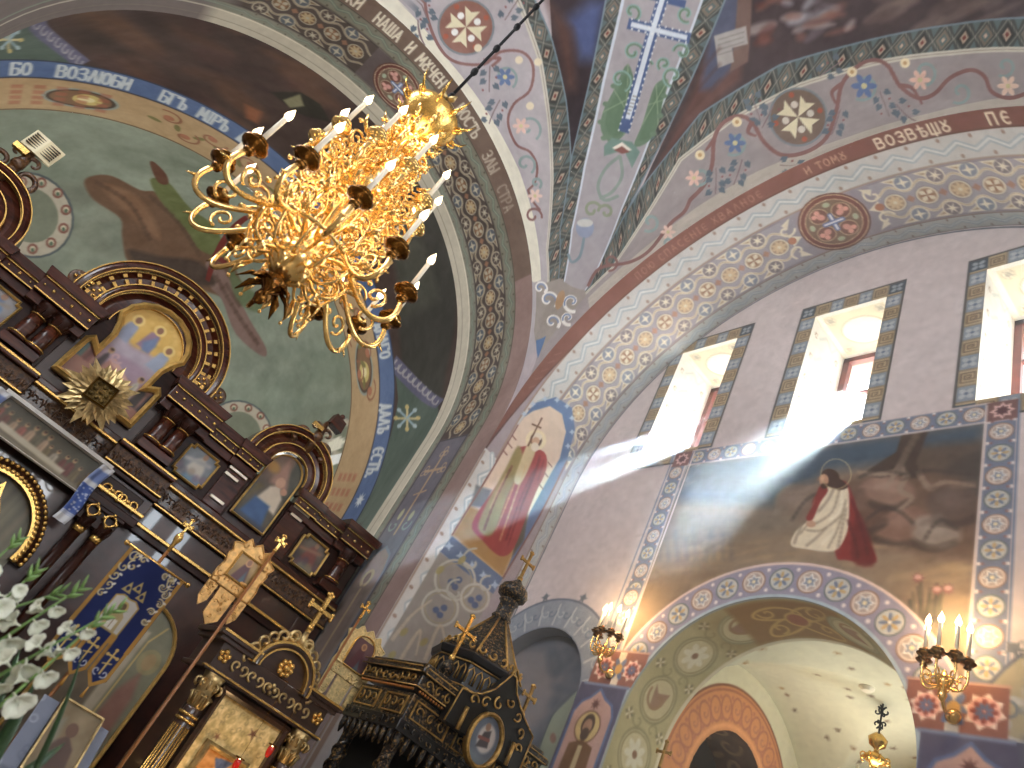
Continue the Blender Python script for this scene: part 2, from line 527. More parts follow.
def grid_mesh(name, Pf, sa, ta, paint, m, parent=None, keep=None, post=None, flip=False, sub=None):
    """a painted surface: vertices Pf(S, T) with the painter's colours in the attribute 'paint'"""
    S, T = np.meshgrid(np.asarray(sa, float), np.asarray(ta, float))
    P = Pf(S, T)
    nt, ns = S.shape
    idx = np.arange(nt * ns).reshape(nt, ns)
    q = np.stack([idx[:-1, :-1], idx[:-1, 1:], idx[1:, 1:], idx[1:, :-1]], -1).reshape(-1, 4)
    if keep is not None:
        Sc = (S[:-1, :-1] + S[1:, 1:]) / 2; Tc = (T[:-1, :-1] + T[1:, 1:]) / 2
        q = q[keep(Sc, Tc).reshape(-1)]
    if flip:
        q = q[:, ::-1]
    V = P.reshape(-1, 3)
    if post is not None:
        V = post(V, q, S.reshape(-1), T.reshape(-1))
    C = paint.sample(S, T).reshape(-1, 3)
    C = C * .84 + C.mean(1, keepdims=True) * .16             # slightly greyed: wear, and a veil of haze put into the colours
    C = lin(np.clip(C, 0, 255))
    used = np.zeros(len(V), bool); used[q.reshape(-1)] = True
    re = np.cumsum(used) - 1
    V = V[used]; C = C[used]; q = re[q]
    if parent is not None:
        V = V - np.array(world_of(parent))
    me = bpy.data.meshes.new(name)
    me.vertices.add(len(V)); me.vertices.foreach_set('co', V.astype(np.float32).reshape(-1))
    me.loops.add(q.size); me.loops.foreach_set('vertex_index', q.astype(np.int32).reshape(-1))
    me.polygons.add(len(q)); me.polygons.foreach_set('loop_start', np.arange(0, q.size, 4, dtype=np.int32))
    me.polygons.foreach_set('use_smooth', np.ones(len(q), bool))
    me.update(calc_edges=True)
    ca = me.color_attributes.new('paint', 'FLOAT_COLOR', 'POINT')
    ca.data.foreach_set('color', np.concatenate([C, np.ones((len(C), 1))], 1).astype(np.float32).reshape(-1))
    me.materials.append(m)
    o = bpy.data.objects.new(name, me)
    COL.objects.link(o)
    if parent is not None:
        o.parent = parent
    return o
PLASTER = paint_mat('painted_plaster')
ICONPAINT = paint_mat('icon_paint', rough=0.35, spec=0.4, bump=0.05)
WOOD = mat('mahogany', (74, 34, 21), 0.26, grain=.6, gscale=(3, 3, 22), coat=.1, spec=.35)
WOODD = mat('dark_walnut', (52, 25, 16), 0.34, grain=.5, gscale=(3, 3, 22), coat=.05, spec=.22)
LACQ = mat('lacquered_mahogany', (62, 32, 24), 0.3, grain=.5, gscale=(5, 5, 5), coat=.9, bump=.12, bscale=14)
GOLD = mat('gilding', (246, 200, 110), 0.24, metal=.9, grain=.35, gscale=(20, 20, 20), bump=.15, bscale=60)
BRASS = mat('polished_brass', (252, 214, 138), 0.2, metal=.92)
OLDGOLD = mat('old_gilding', (212, 186, 132), 0.34, metal=.85, grain=.5, gscale=(14, 14, 14), bump=.3, bscale=50)
BRONZE = mat('dark_bronze', (120, 82, 38), 0.25, metal=1.0)
IRON = mat('black_iron', (22, 22, 24), 0.5, metal=.6)

# ------------------------------------------------------------------ the building
XC, YC, ZS, H = 0.336, 4.12, 7.064, 3.88                    # crossing: centre, springing height, half width
XE, YE = XC + H, YC + H                                     # planes of the two arches
WX = 5.88                                                   # window wall
def uv_w(p):
    q = at_x(p, WX); return (q[1], q[2])
def uv_r(p):
    d = ray(*p); cy, cz = YC, ZS - EYE[2]
    a = d[1] ** 2 + d[2] ** 2; b = -2 * (d[1] * cy + d[2] * cz); c = cy * cy + cz * cz - H * H
    D = b * b - 4 * a * c
    if D > 0:
        P = d * ((-b + sqrt(D)) / (2 * a))
        if P[2] >= cz:
            return (H * atan2(P[2] - cz, P[1] - cy), P[0] - XE)
    P = d * (YE / d[1])
    return (P[2] - cz, P[0] - XE)
def uv_l(p):
    d = ray(*p); cx, cz = XC, ZS - EYE[2]
    a = d[0] ** 2 + d[2] ** 2; b = -2 * (d[0] * cx + d[2] * cz); c = cx * cx + cz * cz - H * H
    D = b * b - 4 * a * c
    if D > 0:
        P = d * ((-b + sqrt(D)) / (2 * a))
        if P[2] >= cz:
            return (H * atan2(P[2] - cz, P[0] - cx), P[1] - YE)
    P = d * (XE / d[0])
    return (P[2] - cz, P[1] - YE)
def uv_d(p):
    d = ray(*p); C = np.array([XC, YC, ZS - EYE[2]])
    a = d @ d; b = -2 * d @ C; c = C @ C - 2 * H * H
    P = d * ((-b + sqrt(max(0, b * b - 4 * a * c))) / (2 * a)) - C
    return (H * math.asin(max(-1, min(1, P[0] / H))), H * math.asin(max(-1, min(1, P[1] / H))))
LOFT = [(10.0, XC, ZS, H), (13.0, 0.16, 6.22, 5.06), (15.15, 0.09, 6.5, 5.06)]
LR = 4.8
def loft_at(y):
    y = np.asarray(y, float)
    ys = [l[0] for l in LOFT]
    return [np.interp(y, ys, [l[k] for l in LOFT]) for k in (1, 2, 3)]
def uv_s(p):
    d = ray(*p); lo, hi = 9.0, 16.0
    for _ in range(40):
        m = (lo + hi) / 2
        cx, cz, r = loft_at(m)
        q = EYE + d * (m / d[1])
        if math.hypot(q[0] - cx, q[2] - cz) < r: lo = m
        else: hi = m
    cx, cz, r = loft_at(lo); q = EYE + d * (lo / d[1])
    if q[2] < cz: return ((q[2] - cz) if q[0] > cx else pi * LR + cz - q[2], lo - 10.0)
    return (LR * atan2(q[2] - cz, q[0] - cx), lo - 10.0)
CC, CR = np.array([0.09, 15.15, 6.5]), 5.06
def uv_c(p):
    d = ray(*p); C = CC - EYE
    a = d @ d; b = -2 * d @ C; c = C @ C - CR * CR
    P = d * ((-b + sqrt(max(0, b * b - 4 * a * c))) / (2 * a)) - C
    return (CR * atan2(P[0], P[1]), CR * math.asin(max(-1, min(1, P[2] / CR))))

def fine(a, b, step, lo=None, hi=None, coarse=0.4):
    """finely spaced samples a..b with coarse ones out to lo and hi"""
    m = list(np.linspace(a, b, max(2, int(round((b - a) / step)) + 1)))
    if lo is not None and lo < a: m = list(np.linspace(lo, a, max(2, int((a - lo) / coarse) + 2)))[:-1] + m
    if hi is not None and hi > b: m = m + list(np.linspace(b, hi, max(2, int((hi - b) / coarse) + 2)))[1:]
    return m

# ---- motifs
CREAM, BLUEB, BRN = (232, 226, 206), (112, 122, 146), (124, 84, 70)
def star_roundel(p, c, r, rot=0.0):
    p.ell(c, r, r, (150, 112, 92)); p.ell(c, r * .88, r * .88, (222, 206, 190)); p.ell(c, r * .74, r * .74, (176, 160, 150))
    p.star(c, r * .72, r * .4, 6, (238, 236, 230), rot=rot); p.star(c, r * .52, r * .3, 6, (132, 142, 160), rot=rot); p.ell(c, r * .16, r * .16, (236, 220, 170))
def flower_roundel(p, c, r, rot=0.0):
    p.ell(c, r, r, (96, 110, 112)); p.ell(c, r * .88, r * .88, (204, 198, 182)); p.ell(c, r * .78, r * .78, (186, 190, 188))
    p.petals(c, r * .72, 4, (194, 162, 104), r * .14, rot); p.petals(c, r * .72, 4, (102, 116, 148), r * .12, rot + pi / 4); p.ell(c, r * .12, r * .12, (240, 236, 220))
def rosette(p, c, r):
    p.star(c, r, r * .72, 8, (240, 222, 208), rot=.2); p.ell(c, r * .74, r * .74, (236, 176, 160)); p.petals(c, r * .66, 8, (150, 66, 58), r * .16, r0=.1); p.petals(c, r * .45, 8, (92, 110, 150), r * .1, rot=pi / 8, r0=.2)
def border(p, a, b, w, bg=BLUEB, start=0):
    """band of roundels from a to b (centre line), width w"""
    L = math.hypot(b[0] - a[0], b[1] - a[1]); ux, uy = (b[0] - a[0]) / L, (b[1] - a[1]) / L; nx, ny = -uy, ux
    h = w / 2
    p.poly([(a[0] + nx * h, a[1] + ny * h), (b[0] + nx * h, b[1] + ny * h), (b[0] - nx * h, b[1] - ny * h), (a[0] - nx * h, a[1] - ny * h)], bg)
    n = max(1, round(L / (w * 1.02))); st = L / n
    for i in range(n):
        c = (a[0] + ux * st * (i + .5), a[1] + uy * st * (i + .5))
        (star_roundel if (i + start) % 2 else flower_roundel)(p, c, w * .40)
        for sg in (-1, 1):
            q = (a[0] + ux * st * i + nx * h * .8 * sg, a[1] + uy * st * i + ny * h * .8 * sg)
            p.ell(q, w * .07, w * .07, (222, 214, 210)); p.ell((q[0] - nx * sg * w * .1, q[1] - ny * sg * w * .1), w * .05, w * .05, (150, 100, 96))
    for sg in (-1, 1):
        p.line([(a[0] + nx * h * sg, a[1] + ny * h * sg), (b[0] + nx * h * sg, b[1] + ny * h * sg)], .022, (206, 190, 186))
def robed(p, pts_robe, col, folds, head, hr, halo=None, skin=(196, 150, 118), hair=(80, 56, 44)):
    p.blob(pts_robe, col, px=True, soft=.01)
    for f, c in folds:
        p.line(f, 2.4, c, .7, px=True, w1=1.0, soft=.02)
    if halo:
        p.ell(head, hr * 2.0, hr * 2.0, halo, .9, px=True)
    p.ell(head, hr * 1.15, hr * 1.35, hair, px=True); p.ell((head[0] - hr * .15, head[1] + hr * .15), hr * .72, hr * .9, skin, px=True)

# ---- right wall with the windows
WINS = [(5.84, 6.85, 7.60, 9.76, 5.60, 7.08, 7.34, 10.02), (3.62, 4.59, 7.60, 9.74, 3.40, 4.83, 7.34, 10.0), (1.45, 2.47, 7.60, 9.72, 1.22, 2.68, 7.34, 9.98)]
ARC = (4.12, 3.83, 1.475)                                    # arch in the wall: centre y, springing, radius
NIC = (7.15, 3.94, 0.87)                                     # blind niche
w = Paint(0.0, 8.3, 3.0, 11.2, .0115, (206, 192, 190), uv_w)
w.mottle(1.6, 7, 1); w.mottle(.25, 3, 2)
w.line([(YC + (H - .03) * cos(pi * k / 80), ZS + (H - .03) * sin(pi * k / 80)) for k in range(81)], .03, (96, 96, 104)); w.line([(7.97, 3.0), (7.97, ZS)], .03, (110, 108, 112))
for (y0, y1, z0, z1, Y0, Y1, Z0, Z1) in WINS:
    w.rect(Y0, Y1, Z0, Z1, (66, 62, 58)); w.rect(Y0 + .025, Y1 - .025, Z0 + .025, Z1 - .025, (142, 124, 98))
    def tiles(ax, a, b, c0, c1, n):
        st = (b - a) / n
        for i in range(n):
            q0, q1 = a + st * i + .012, a + st * (i + 1) - .012
            r = (q0, q1, c0, c1) if ax == 0 else (c0, c1, q0, q1)
            if i % 2:
                w.rect(*r, (134, 146, 160)); mx, my = (r[0] + r[1]) / 2, (r[2] + r[3]) / 2
                w.petals((mx, my), .09, 4, (176, 182, 186), .03, pi / 4); w.ell((mx, my), .02, .02, (90, 104, 130))
            else:
                w.rect(*r, (184, 160, 118)); mx, my = (r[0] + r[1]) / 2, (r[2] + r[3]) / 2; h = min(r[1] - r[0], r[3] - r[2]) / 2
                w.line([(mx + h * q[0], my + h * q[1]) for q in ((-.75, -.75), (.75, -.75), (.75, .75), (-.75, .75), (-.75, -.3), (.35, -.3), (.35, .35), (-.3, .35), (-.3, 0), (0, 0))], .016, (112, 86, 60))
    bw = (y0 - Y0)
    tiles(1, Z0 + .03, Z1 - .03, Y0 + .03, y0, 11); tiles(1, Z0 + .03, Z1 - .03, y1, Y1 - .03, 11)
    tiles(0, y0, y1, z1, Z1 - .03, 5); tiles(0, y0, y1, Z0 + .03, z0, 5)
    for c in ((Y0 + bw / 2, Z1 - .13), (Y1 - bw / 2, Z1 - .13), (Y0 + bw / 2, Z0 + .13), (Y1 - bw / 2, Z0 + .13)):
        w.rect(c[0] - .1, c[0] + .1, c[1] - .1, c[1] + .1, (70, 78, 88)); w.petals(c, .09, 4, (150, 160, 168), .03, pi / 4)
# great mural: night garden with a kneeling robed figure
PY0, PY1, PZ0, PZ1 = 2.36, 5.88, 4.2, 7.28
w.rect(PY0, PY1, PZ0, PZ1, (132, 112, 92))
w.poly([(PY0, PZ1), (PY1, PZ1), (PY1, 6.1), (4.6, 6.2), (3.9, 6.9), (3.2, 6.9), (PY0, 6.9)], (66, 84, 102), soft=.2)
w.poly([(PY1, 6.75), (5.5, 6.95), (5.1, 6.7), (4.6, 6.75), (4.5, 6.2), (PY1, 6.0)], (74, 92, 112), soft=.25)
w.poly([(920, 446), (985, 440), (985, 560), (900, 540), (870, 500)], (96, 78, 64), px=True, soft=.12)
w.poly([(985, 447), (952, 462), (930, 488), (985, 520)], (78, 66, 58), px=True, soft=.08)
w.poly([(810, 500), (850, 478), (905, 470), (960, 476), (978, 520), (975, 560), (900, 550), (830, 550), (790, 530)], (112, 84, 66), px=True, soft=.12)
for c, rx, ry, k in (((900, 523), 34, 22, (136, 100, 82)), ((936, 532), 26, 17, (150, 136, 122)), ((800, 505), 26, 22, (128, 108, 92)), ((868, 508), 22, 24, (104, 74, 60)), ((955, 505), 28, 20, (98, 78, 68)), ((890, 492), 26, 16, (146, 112, 94)), ((785, 528), 22, 14, (126, 104, 86))):
    w.ell(c, rx, ry, k, .9, .2, px=True, soft=.05); w.ell((c[0] - 5, c[1] - 6), rx * .5, ry * .4, tuple(min(255, v + 22) for v in k), .6, .2, px=True, soft=.08)
    w.line([(c[0] - rx * .8, c[1] + ry * .7), (c[0], c[1] + ry), (c[0] + rx * .8, c[1] + ry * .6)], 5, (70, 54, 46), .6, px=True, soft=.06)
w.poly([(905, 425), (932, 422), (916, 462), (924, 480), (900, 474), (880, 478), (862, 474), (896, 452)], (74, 56, 44), px=True, soft=.02)
for pts in ([(904, 470), (880, 474), (858, 472)], [(908, 474), (900, 490), (912, 498), (896, 512)], [(918, 472), (930, 488), (945, 482), (975, 486)], [(900, 466), (886, 488)]):
    w.line(pts, 6, (150, 128, 108), .9, px=True, w1=3, soft=.02)
w.line([(922, 426), (905, 455), (898, 470)], 6, (116, 96, 80), .7, px=True, soft=.03)
w.poly([(640, 590), (660, 520), (780, 515), (900, 556), (975, 566), (972, 640), (900, 600), (830, 566), (740, 568), (680, 590), (640, 640)], (142, 120, 96), px=True, soft=.15)
w.poly([(660, 500), (780, 505), (800, 528), (700, 545), (650, 545)], (126, 112, 96), px=True, soft=.2)
for i in range(70):
    c = (random.uniform(650, 965), random.uniform(540, 610)); w.ell(c, random.uniform(6, 22), random.uniform(1.5, 4), random.choice([(188, 158, 116), (126, 98, 72), (174, 142, 100)]), .35, random.uniform(-.3, .1), px=True, soft=.04)
for i in range(9):
    x = 660 + i * 9; w.line([(x, 560), (x + random.uniform(-4, 8), 540 - random.uniform(0, 14))], 4, (86, 88, 92), .35, px=True, soft=.05)
for i in range(160):
    c = (random.uniform(645, 975), random.uniform(455, 600)); k_ = random.uniform(-16, 16)
    sv_ = w.sample(np.array([w.tf(c)[0]]), np.array([w.tf(c)[1]]))[0]
    w.ell(c, random.uniform(4, 16), random.uniform(1.2, 4), tuple(float(v) + k_ for v in sv_), .55, random.uniform(-.5, .2), px=True, soft=.03)
for pts in ([(858, 478), (880, 470), (906, 474), (930, 470), (976, 476)], [(792, 520), (806, 500), (822, 492)], [(866, 520), (884, 508), (900, 512), (914, 524)], [(924, 540), (940, 520), (958, 530)]):
    w.line(pts, 2.6, (66, 52, 46), .55, px=True, soft=.03)
# the figure
w.blob([(836, 482), (848, 484), (858, 512), (868, 540), (876, 562), (846, 560), (836, 556), (828, 520), (814, 512), (815, 496)], (140, 40, 36), px=True, soft=.01)
w.blob([(858, 512), (876, 562), (852, 560)], (108, 28, 28), .8, px=True, soft=.03)
w.blob([(838, 484), (848, 488), (849, 515), (846, 535), (834, 551), (806, 549), (791, 545), (796, 531), (808, 520), (815, 500), (824, 488)], (224, 210, 180), px=True, soft=.01)
for f in ([(840, 488), (832, 512), (815, 524)], [(846, 500), (838, 528), (828, 548)], [(818, 502), (812, 518), (800, 534)], [(842, 515), (822, 530), (806, 530)]):
    w.line(f, 2, (164, 146, 120), .8, px=True, soft=.015)
w.blob([(820, 486), (813, 505), (806, 518), (812, 520), (820, 503), (828, 490)], (140, 40, 36), px=True, soft=.01)
w.ell((830, 478), 10, 9, (74, 48, 36), px=True, rot=.5); w.blob([(834, 476), (848, 486), (840, 490), (830, 486)], (70, 44, 34), px=True); w.ell((824, 480), 4.6, 6, (188, 140, 108), px=True); w.ell((824, 486), 3.4, 3, (74, 48, 36), px=True)
w.ell((811, 524), 5, 3.4, (196, 150, 118), px=True); w.ell((836, 474), 15, 15, (196, 180, 130), .7, px=True, ring=1)
for f in ([(834, 488), (828, 500), (818, 512)], [(846, 508), (842, 528), (838, 548)], [(826, 528), (816, 538), (806, 546)], [(802, 524), (797, 536), (794, 544)]):
    w.line(f, 2.2, (146, 126, 104), .6, px=True, soft=.02)
for f in ([(842, 492), (840, 510), (830, 520)], [(834, 532), (822, 544)]):
    w.line(f, 2, (240, 230, 206), .7, px=True, soft=.02)
for f in ([(852, 500), (862, 530), (868, 556)], [(848, 520), (856, 545), (858, 558)]):
    w.line(f, 2.4, (92, 24, 26), .7, px=True, soft=.02)
w.ell((822, 478), 2.2, 3, (206, 162, 128), .8, px=True, soft=.01); w.line([(819, 477), (817, 481)], 1.2, (150, 104, 80), px=True)
# thistles
for i in range(16):
    x = 905 + random.uniform(0, 40); w.line([(x, 628 - random.uniform(0, 10)), (x + random.uniform(-7, 9), 596 - random.uniform(-6, 16))], 2.2, random.choice([(88, 82, 62), (74, 66, 56)]), .8, px=True, soft=.02)
for c in ((918, 578), (937, 590), (948, 589)):
    w.ell(c, 5, 4, (176, 122, 116), px=True); w.star(c, 7, 3, 9, (128, 72, 66), .8, px=True); w.ell((c[0], c[1] - 1), 3.6, 2.6, (206, 156, 148), px=True)
# the frame of roundels round the mural
BT = (PZ1 + 7.53) / 2
border(w, (6.0, 5.0), (6.06, 7.3), .25, start=1); border(w, (5.90, BT), (2.34, BT), .25); border(w, (2.22, 7.27), (2.22, 4.58), .27, start=1)
border(w, (6.02, 4.58), (6.02, 5.4), .27, start=1)
for c in ((2.22, BT), (6.03, BT)):
    w.rect(c[0] - .135, c[0] + .135, BT - .125, BT + .125, (126, 84, 78)); w.star(c, .11, .07, 8, (232, 190, 180)); w.star(c, .07, .045, 8, (96, 56, 60))
for y0, y1 in ((2.08, 2.36), (5.86, 6.2)):
    for yy in (y0, y1):
        w.line([(yy, 4.2), (yy, 7.5)], .02, (222, 206, 200) if 2.3 < yy < 6 else (110, 126, 156))
# ring of roundels over the arch
cy, cz, r0 = ARC
def ringpt(r, t): return (cy + r * cos(t), cz + r * sin(t))
w.poly([ringpt(1.86, pi * k / 60 - .05) for k in range(62)] + [ringpt(1.46, pi * k / 60 - .05) for k in range(61, -1, -1)], (146, 140, 164))
for k in range(17):
    t = pi * (k + .5) / 17
    (star_roundel if k % 2 else flower_roundel)(w, ringpt(1.68, t), .135, t)
    for rr in (1.56, 1.80):
        w.ell(ringpt(rr, t + pi / 34), .022, .022, (226, 214, 210))
w.line([ringpt(1.87, pi * k / 60) for k in range(61)], .03, (226, 200, 190)); w.line([ringpt(1.49, pi * k / 60) for k in range(61)], .035, (168, 190, 200))
# niche surround (blue grey leaves) and what lies beyond the border on either side
for sg in (1, -1):
    ny = YC + sg * (NIC[0] - YC)
    w.rect(*sorted((YC + sg * 2.1, YC + sg * 4.0)), 3.0, 4.2, (138, 142, 128) if sg > 0 else (176, 164, 128))
    pts = [(ny + 1.28 * cos(pi * k / 40), NIC[1] + 1.28 * sin(pi * k / 40)) for k in range(41)]
    w.poly(pts, (140, 148, 160) if sg > 0 else (168, 158, 128))
    w.line(pts, .03, (96, 104, 120))
    for k in range(1, 12):
        t = pi * k / 12
        q = lambda r, dt=0: (ny + r * cos(t + dt), NIC[1] + r * sin(t + dt))
        w.line([q(.92), q(1.2)], .03, (186, 190, 190)); w.spiral(q(1.08, .09), .01, .08, t, t + 5, .02, (176, 184, 188)); w.spiral(q(1.08, -.09), .01, .08, t, t - 5, .02, (104, 120, 136))
        if k % 2:
            w.star(q(1.34), .09, .03, 5, (106, 112, 120), rot=t)
            w.ell(q(1.36), .04, .04, (106, 112, 120))
    if sg < 0:
        for k in range(6):
            w.spiral((1.75, 3.5 + k * .34), .02, .16, k, k + 5, .05, (206, 196, 170)); w.ell((1.5, 3.6 + k * .34), .07, .12, (136, 132, 84))
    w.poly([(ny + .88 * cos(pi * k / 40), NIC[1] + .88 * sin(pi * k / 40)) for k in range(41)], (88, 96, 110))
# squares under the candle brackets
for sg in (1, -1):
    a = lambda v: YC + sg * v
    w.rect(*sorted((a(1.34), a(2.06))), 4.18, 4.57, (146, 90, 76))
    w.rect(*sorted((a(1.64), a(1.74))), 4.16, 4.58, (224, 212, 190)); w.petals((a(1.69), 4.37), .14, 6, (96, 116, 160), .03); w.ell((a(1.69), 4.37), .05, .06, (206, 164, 92))
    rosette(w, (a(1.50), 4.37), .13); rosette(w, (a(1.90), 4.37), .15)
    w.line([(a(1.34), 4.58), (a(2.06), 4.58)], .02, (196, 150, 130))
    w.rect(*sorted((a(1.48), a(2.15))), 3.0, 4.18, (86, 84, 112)); w.line([(a(1.46), 4.17), (a(2.1), 4.17)], .03, (120, 136, 170))
    pan = [(a(1.54), 3.0), (a(1.54), 3.84), (a(1.60), 3.96), (a(1.72), 4.02), (a(1.83), 4.12), (a(1.93), 4.02), (a(2.04), 3.96), (a(2.11), 3.84), (a(2.11), 3.0)]
    w.poly(pan, (196, 154, 140)); w.line(pan, .03, (92, 112, 156))
    # a saint in the pointed panel
    c = (a(1.83), 3.70)
    w.ell(c, .17, .17, (214, 188, 120)); w.ell(c, .17, .17, (124, 84, 60), ring=.015); w.ell((c[0], c[1] + .02), .09, .12, (90, 66, 50)); w.ell(c, .065, .085, (186, 142, 112)); w.ell((c[0], c[1] - .08), .06, .07, (96, 74, 60))
    w.poly([(c[0] - .2, 3.0), (c[0] - .17, 3.5), (c[0], 3.56), (c[0] + .17, 3.5), (c[0] + .2, 3.0)], (132, 92, 58)); w.poly([(c[0] - .04, 3.0), (c[0] - .03, 3.5), (c[0] + .03, 3.5), (c[0] + .04, 3.0)], (206, 186, 140))
    w.star((c[0], 3.95), .07, .03, 8, (110, 66, 60))
w.noise_done = True
w.mottle(.08, 4, 5)
def wallP(S, T):
    return np.stack([np.full_like(S, WX), S, T], -1)
ysn = sorted(set([round(v, 4) for v in fine(2.0, 8.0, .0135, lo=0.0, coarse=.08)] + [v for W in WINS for v in W[:2]]))
zsn = sorted(set([round(v, 4) for v in fine(3.3, 11.1, .0145, lo=0.0, coarse=.2)] + [v for W in WINS for v in W[2:4]]))
def wall_keep(S, T):
    k = np.ones(S.shape, bool)
    for W in WINS:
        k &= ~((S > W[0]) & (S < W[1]) & (T > W[2]) & (T < W[3]))
    for (cy, cz, r) in (ARC, NIC):
        k &= ~((np.abs(S - cy) < r) & ((T < cz) | ((S - cy) ** 2 + (T - cz) ** 2 < r * r)))
    k &= ~((T > ZS) & ((S - YC) ** 2 + (T - ZS) ** 2 > (H + .12) ** 2))
    return k
def wall_post(V, q, S, T):
    V = V.copy()
    cnt = np.bincount(q.reshape(-1), minlength=len(V))
    edge = (cnt > 0) & (cnt < 4)
    for (cy, cz, r) in (ARC, NIC):
        dy, dz = V[:, 1] - cy, V[:, 2] - cz
        rad = np.hypot(dy, dz)
        e = edge & (dz > 0) & (np.abs(rad - r) < .06)
        k = r / np.maximum(rad, 1e-6)
        V[e, 1] = cy + dy[e] * k[e]; V[e, 2] = cz + dz[e] * k[e]
        e = edge & (dz <= 0) & (np.abs(np.abs(dy) - r) < .06)
        V[e, 1] = cy + np.sign(dy[e]) * r
    return V
wall_right = tag(grid_mesh('wall_right', wallP, ysn, zsn, w, PLASTER, keep=wall_keep, post=wall_post), kind='structure')
del w

# ---- windows: painted reveals, dark red frames, glass
FRAME = mat('red_brown_frame', (92, 44, 36), .45, grain=.3)
gm, gnt, gb = nodes_of('window_glass'); gnt.nodes.remove(gb)
g1 = gnt.nodes.new('ShaderNodeBsdfTransparent'); g2 = gnt.nodes.new('ShaderNodeBsdfGlossy'); g2.inputs['Roughness'].default_value = .02
gx = gnt.nodes.new('ShaderNodeMixShader'); gx.inputs[0].default_value = .06
gnt.links.new(g1.outputs[0], gx.inputs[1]); gnt.links.new(g2.outputs[0], gx.inputs[2]); gnt.links.new(gx.outputs[0], gnt.nodes['Material Output'].inputs[0])
WD = 6.78
for n, (y0, y1, z0, z1, *_r) in enumerate(WINS):
    rv = Paint(0, WD - WX + .2, 0, 2 * (y1 - y0) + 2 * (z1 - z0), .012, (222, 224, 214))
    wy, hz = y1 - y0, z1 - z0
    rv.mottle(.3, 5, 30 + n)
    for q in (0, wy, wy + hz, 2 * wy + hz, 2 * wy + 2 * hz):
        rv.rect(0, 1.2, q - .02, q + .02, (238, 230, 206))
    rv.rect(.06, .80, wy + hz + .07, 2 * wy + hz - .07, (206, 202, 172))            # soffit panel
    c = (.43, wy + hz + wy / 2)
    rv.ell(c, .24, .30, (226, 224, 212)); rv.ell(c, .24, .30, (170, 150, 120), ring=.02)
    for sx in (-1, 1):
        for sy in (-1, 1):
            q = (c[0] + sx * .28, c[1] + sy * .34); rv.ell(q, .06, .06, (228, 220, 196)); rv.petals(q, .05, 6, (120, 116, 100), .012); rv.ell(q, .065, .065, (150, 140, 116), ring=.01)
    for base in (wy, 2 * wy + hz):
        for k in range(5):
            q = (.42, base + .3 + k * .4)
            rv.line([(q[0] - .2, q[1]), (q[0] - .05, q[1] + .16), (q[0] + .12, q[1] + .05), (q[0] + .22, q[1] + .22)], .05, (176, 188, 182), .7, w1=.015, soft=.02)
            rv.spiral((.70, q[1]), .01, .05, 0, 5, .014, (150, 124, 96)); rv.spiral((.13, q[1]), .01, .05, 0, 5, .014, (150, 124, 96))
    def revP(S, T, y0=y0, y1=y1, z0=z0, z1=z1, wy=wy, hz=hz):
        X = WX + S
        t = T
        Y = np.where(t < wy, y0 + t, np.where(t < wy + hz, y1, np.where(t < 2 * wy + hz, y1 - (t - wy - hz), y0)))
        Z = np.where(t < wy, z0, np.where(t < wy + hz, z0 + (t - wy), np.where(t < 2 * wy + hz, z1, z1 - (t - 2 * wy - hz))))
        return np.stack([X, Y, Z], -1)
    ts = sorted(set(list(np.linspace(0, wy, 40)) + list(np.linspace(wy, wy + hz, 90)) + list(np.linspace(wy + hz, 2 * wy + hz, 50)) + list(np.linspace(2 * wy + hz, 2 * wy + 2 * hz, 90))))
    win = tag(grid_mesh('window_%d' % (n + 1), revP, np.linspace(0, WD - WX + .06, 40), ts, rv, PLASTER), kind='structure')
    fr = MB()
    f = .085
    for (a, b, c, d) in ((y0, y0 + f, z0, z1), (y1 - f, y1, z0, z1), (y0, y1, z0, z0 + f), (y0, y1, z1 - f, z1)):
        fr.box(WD - .04, WD + .05, a, b, c, d)
    ym = (y0 + y1) / 2
    fr.box(WD - .02, WD + .03, ym - .025, ym + .025, z0 + f, z1 - f)
    for k in (1, 2):
        zz = z0 + (z1 - z0) * k / 3
        fr.box(WD - .02, WD + .03, y0 + f, y1 - f, zz - .02, zz + .02)
    fr.build('window_frame', FRAME, win)
    gl = MB(); gl.box(WD + .0, WD + .006, y0 + f, y1 - f, z0 + f, z1 - f); gl.build('window_pane', gm, win)

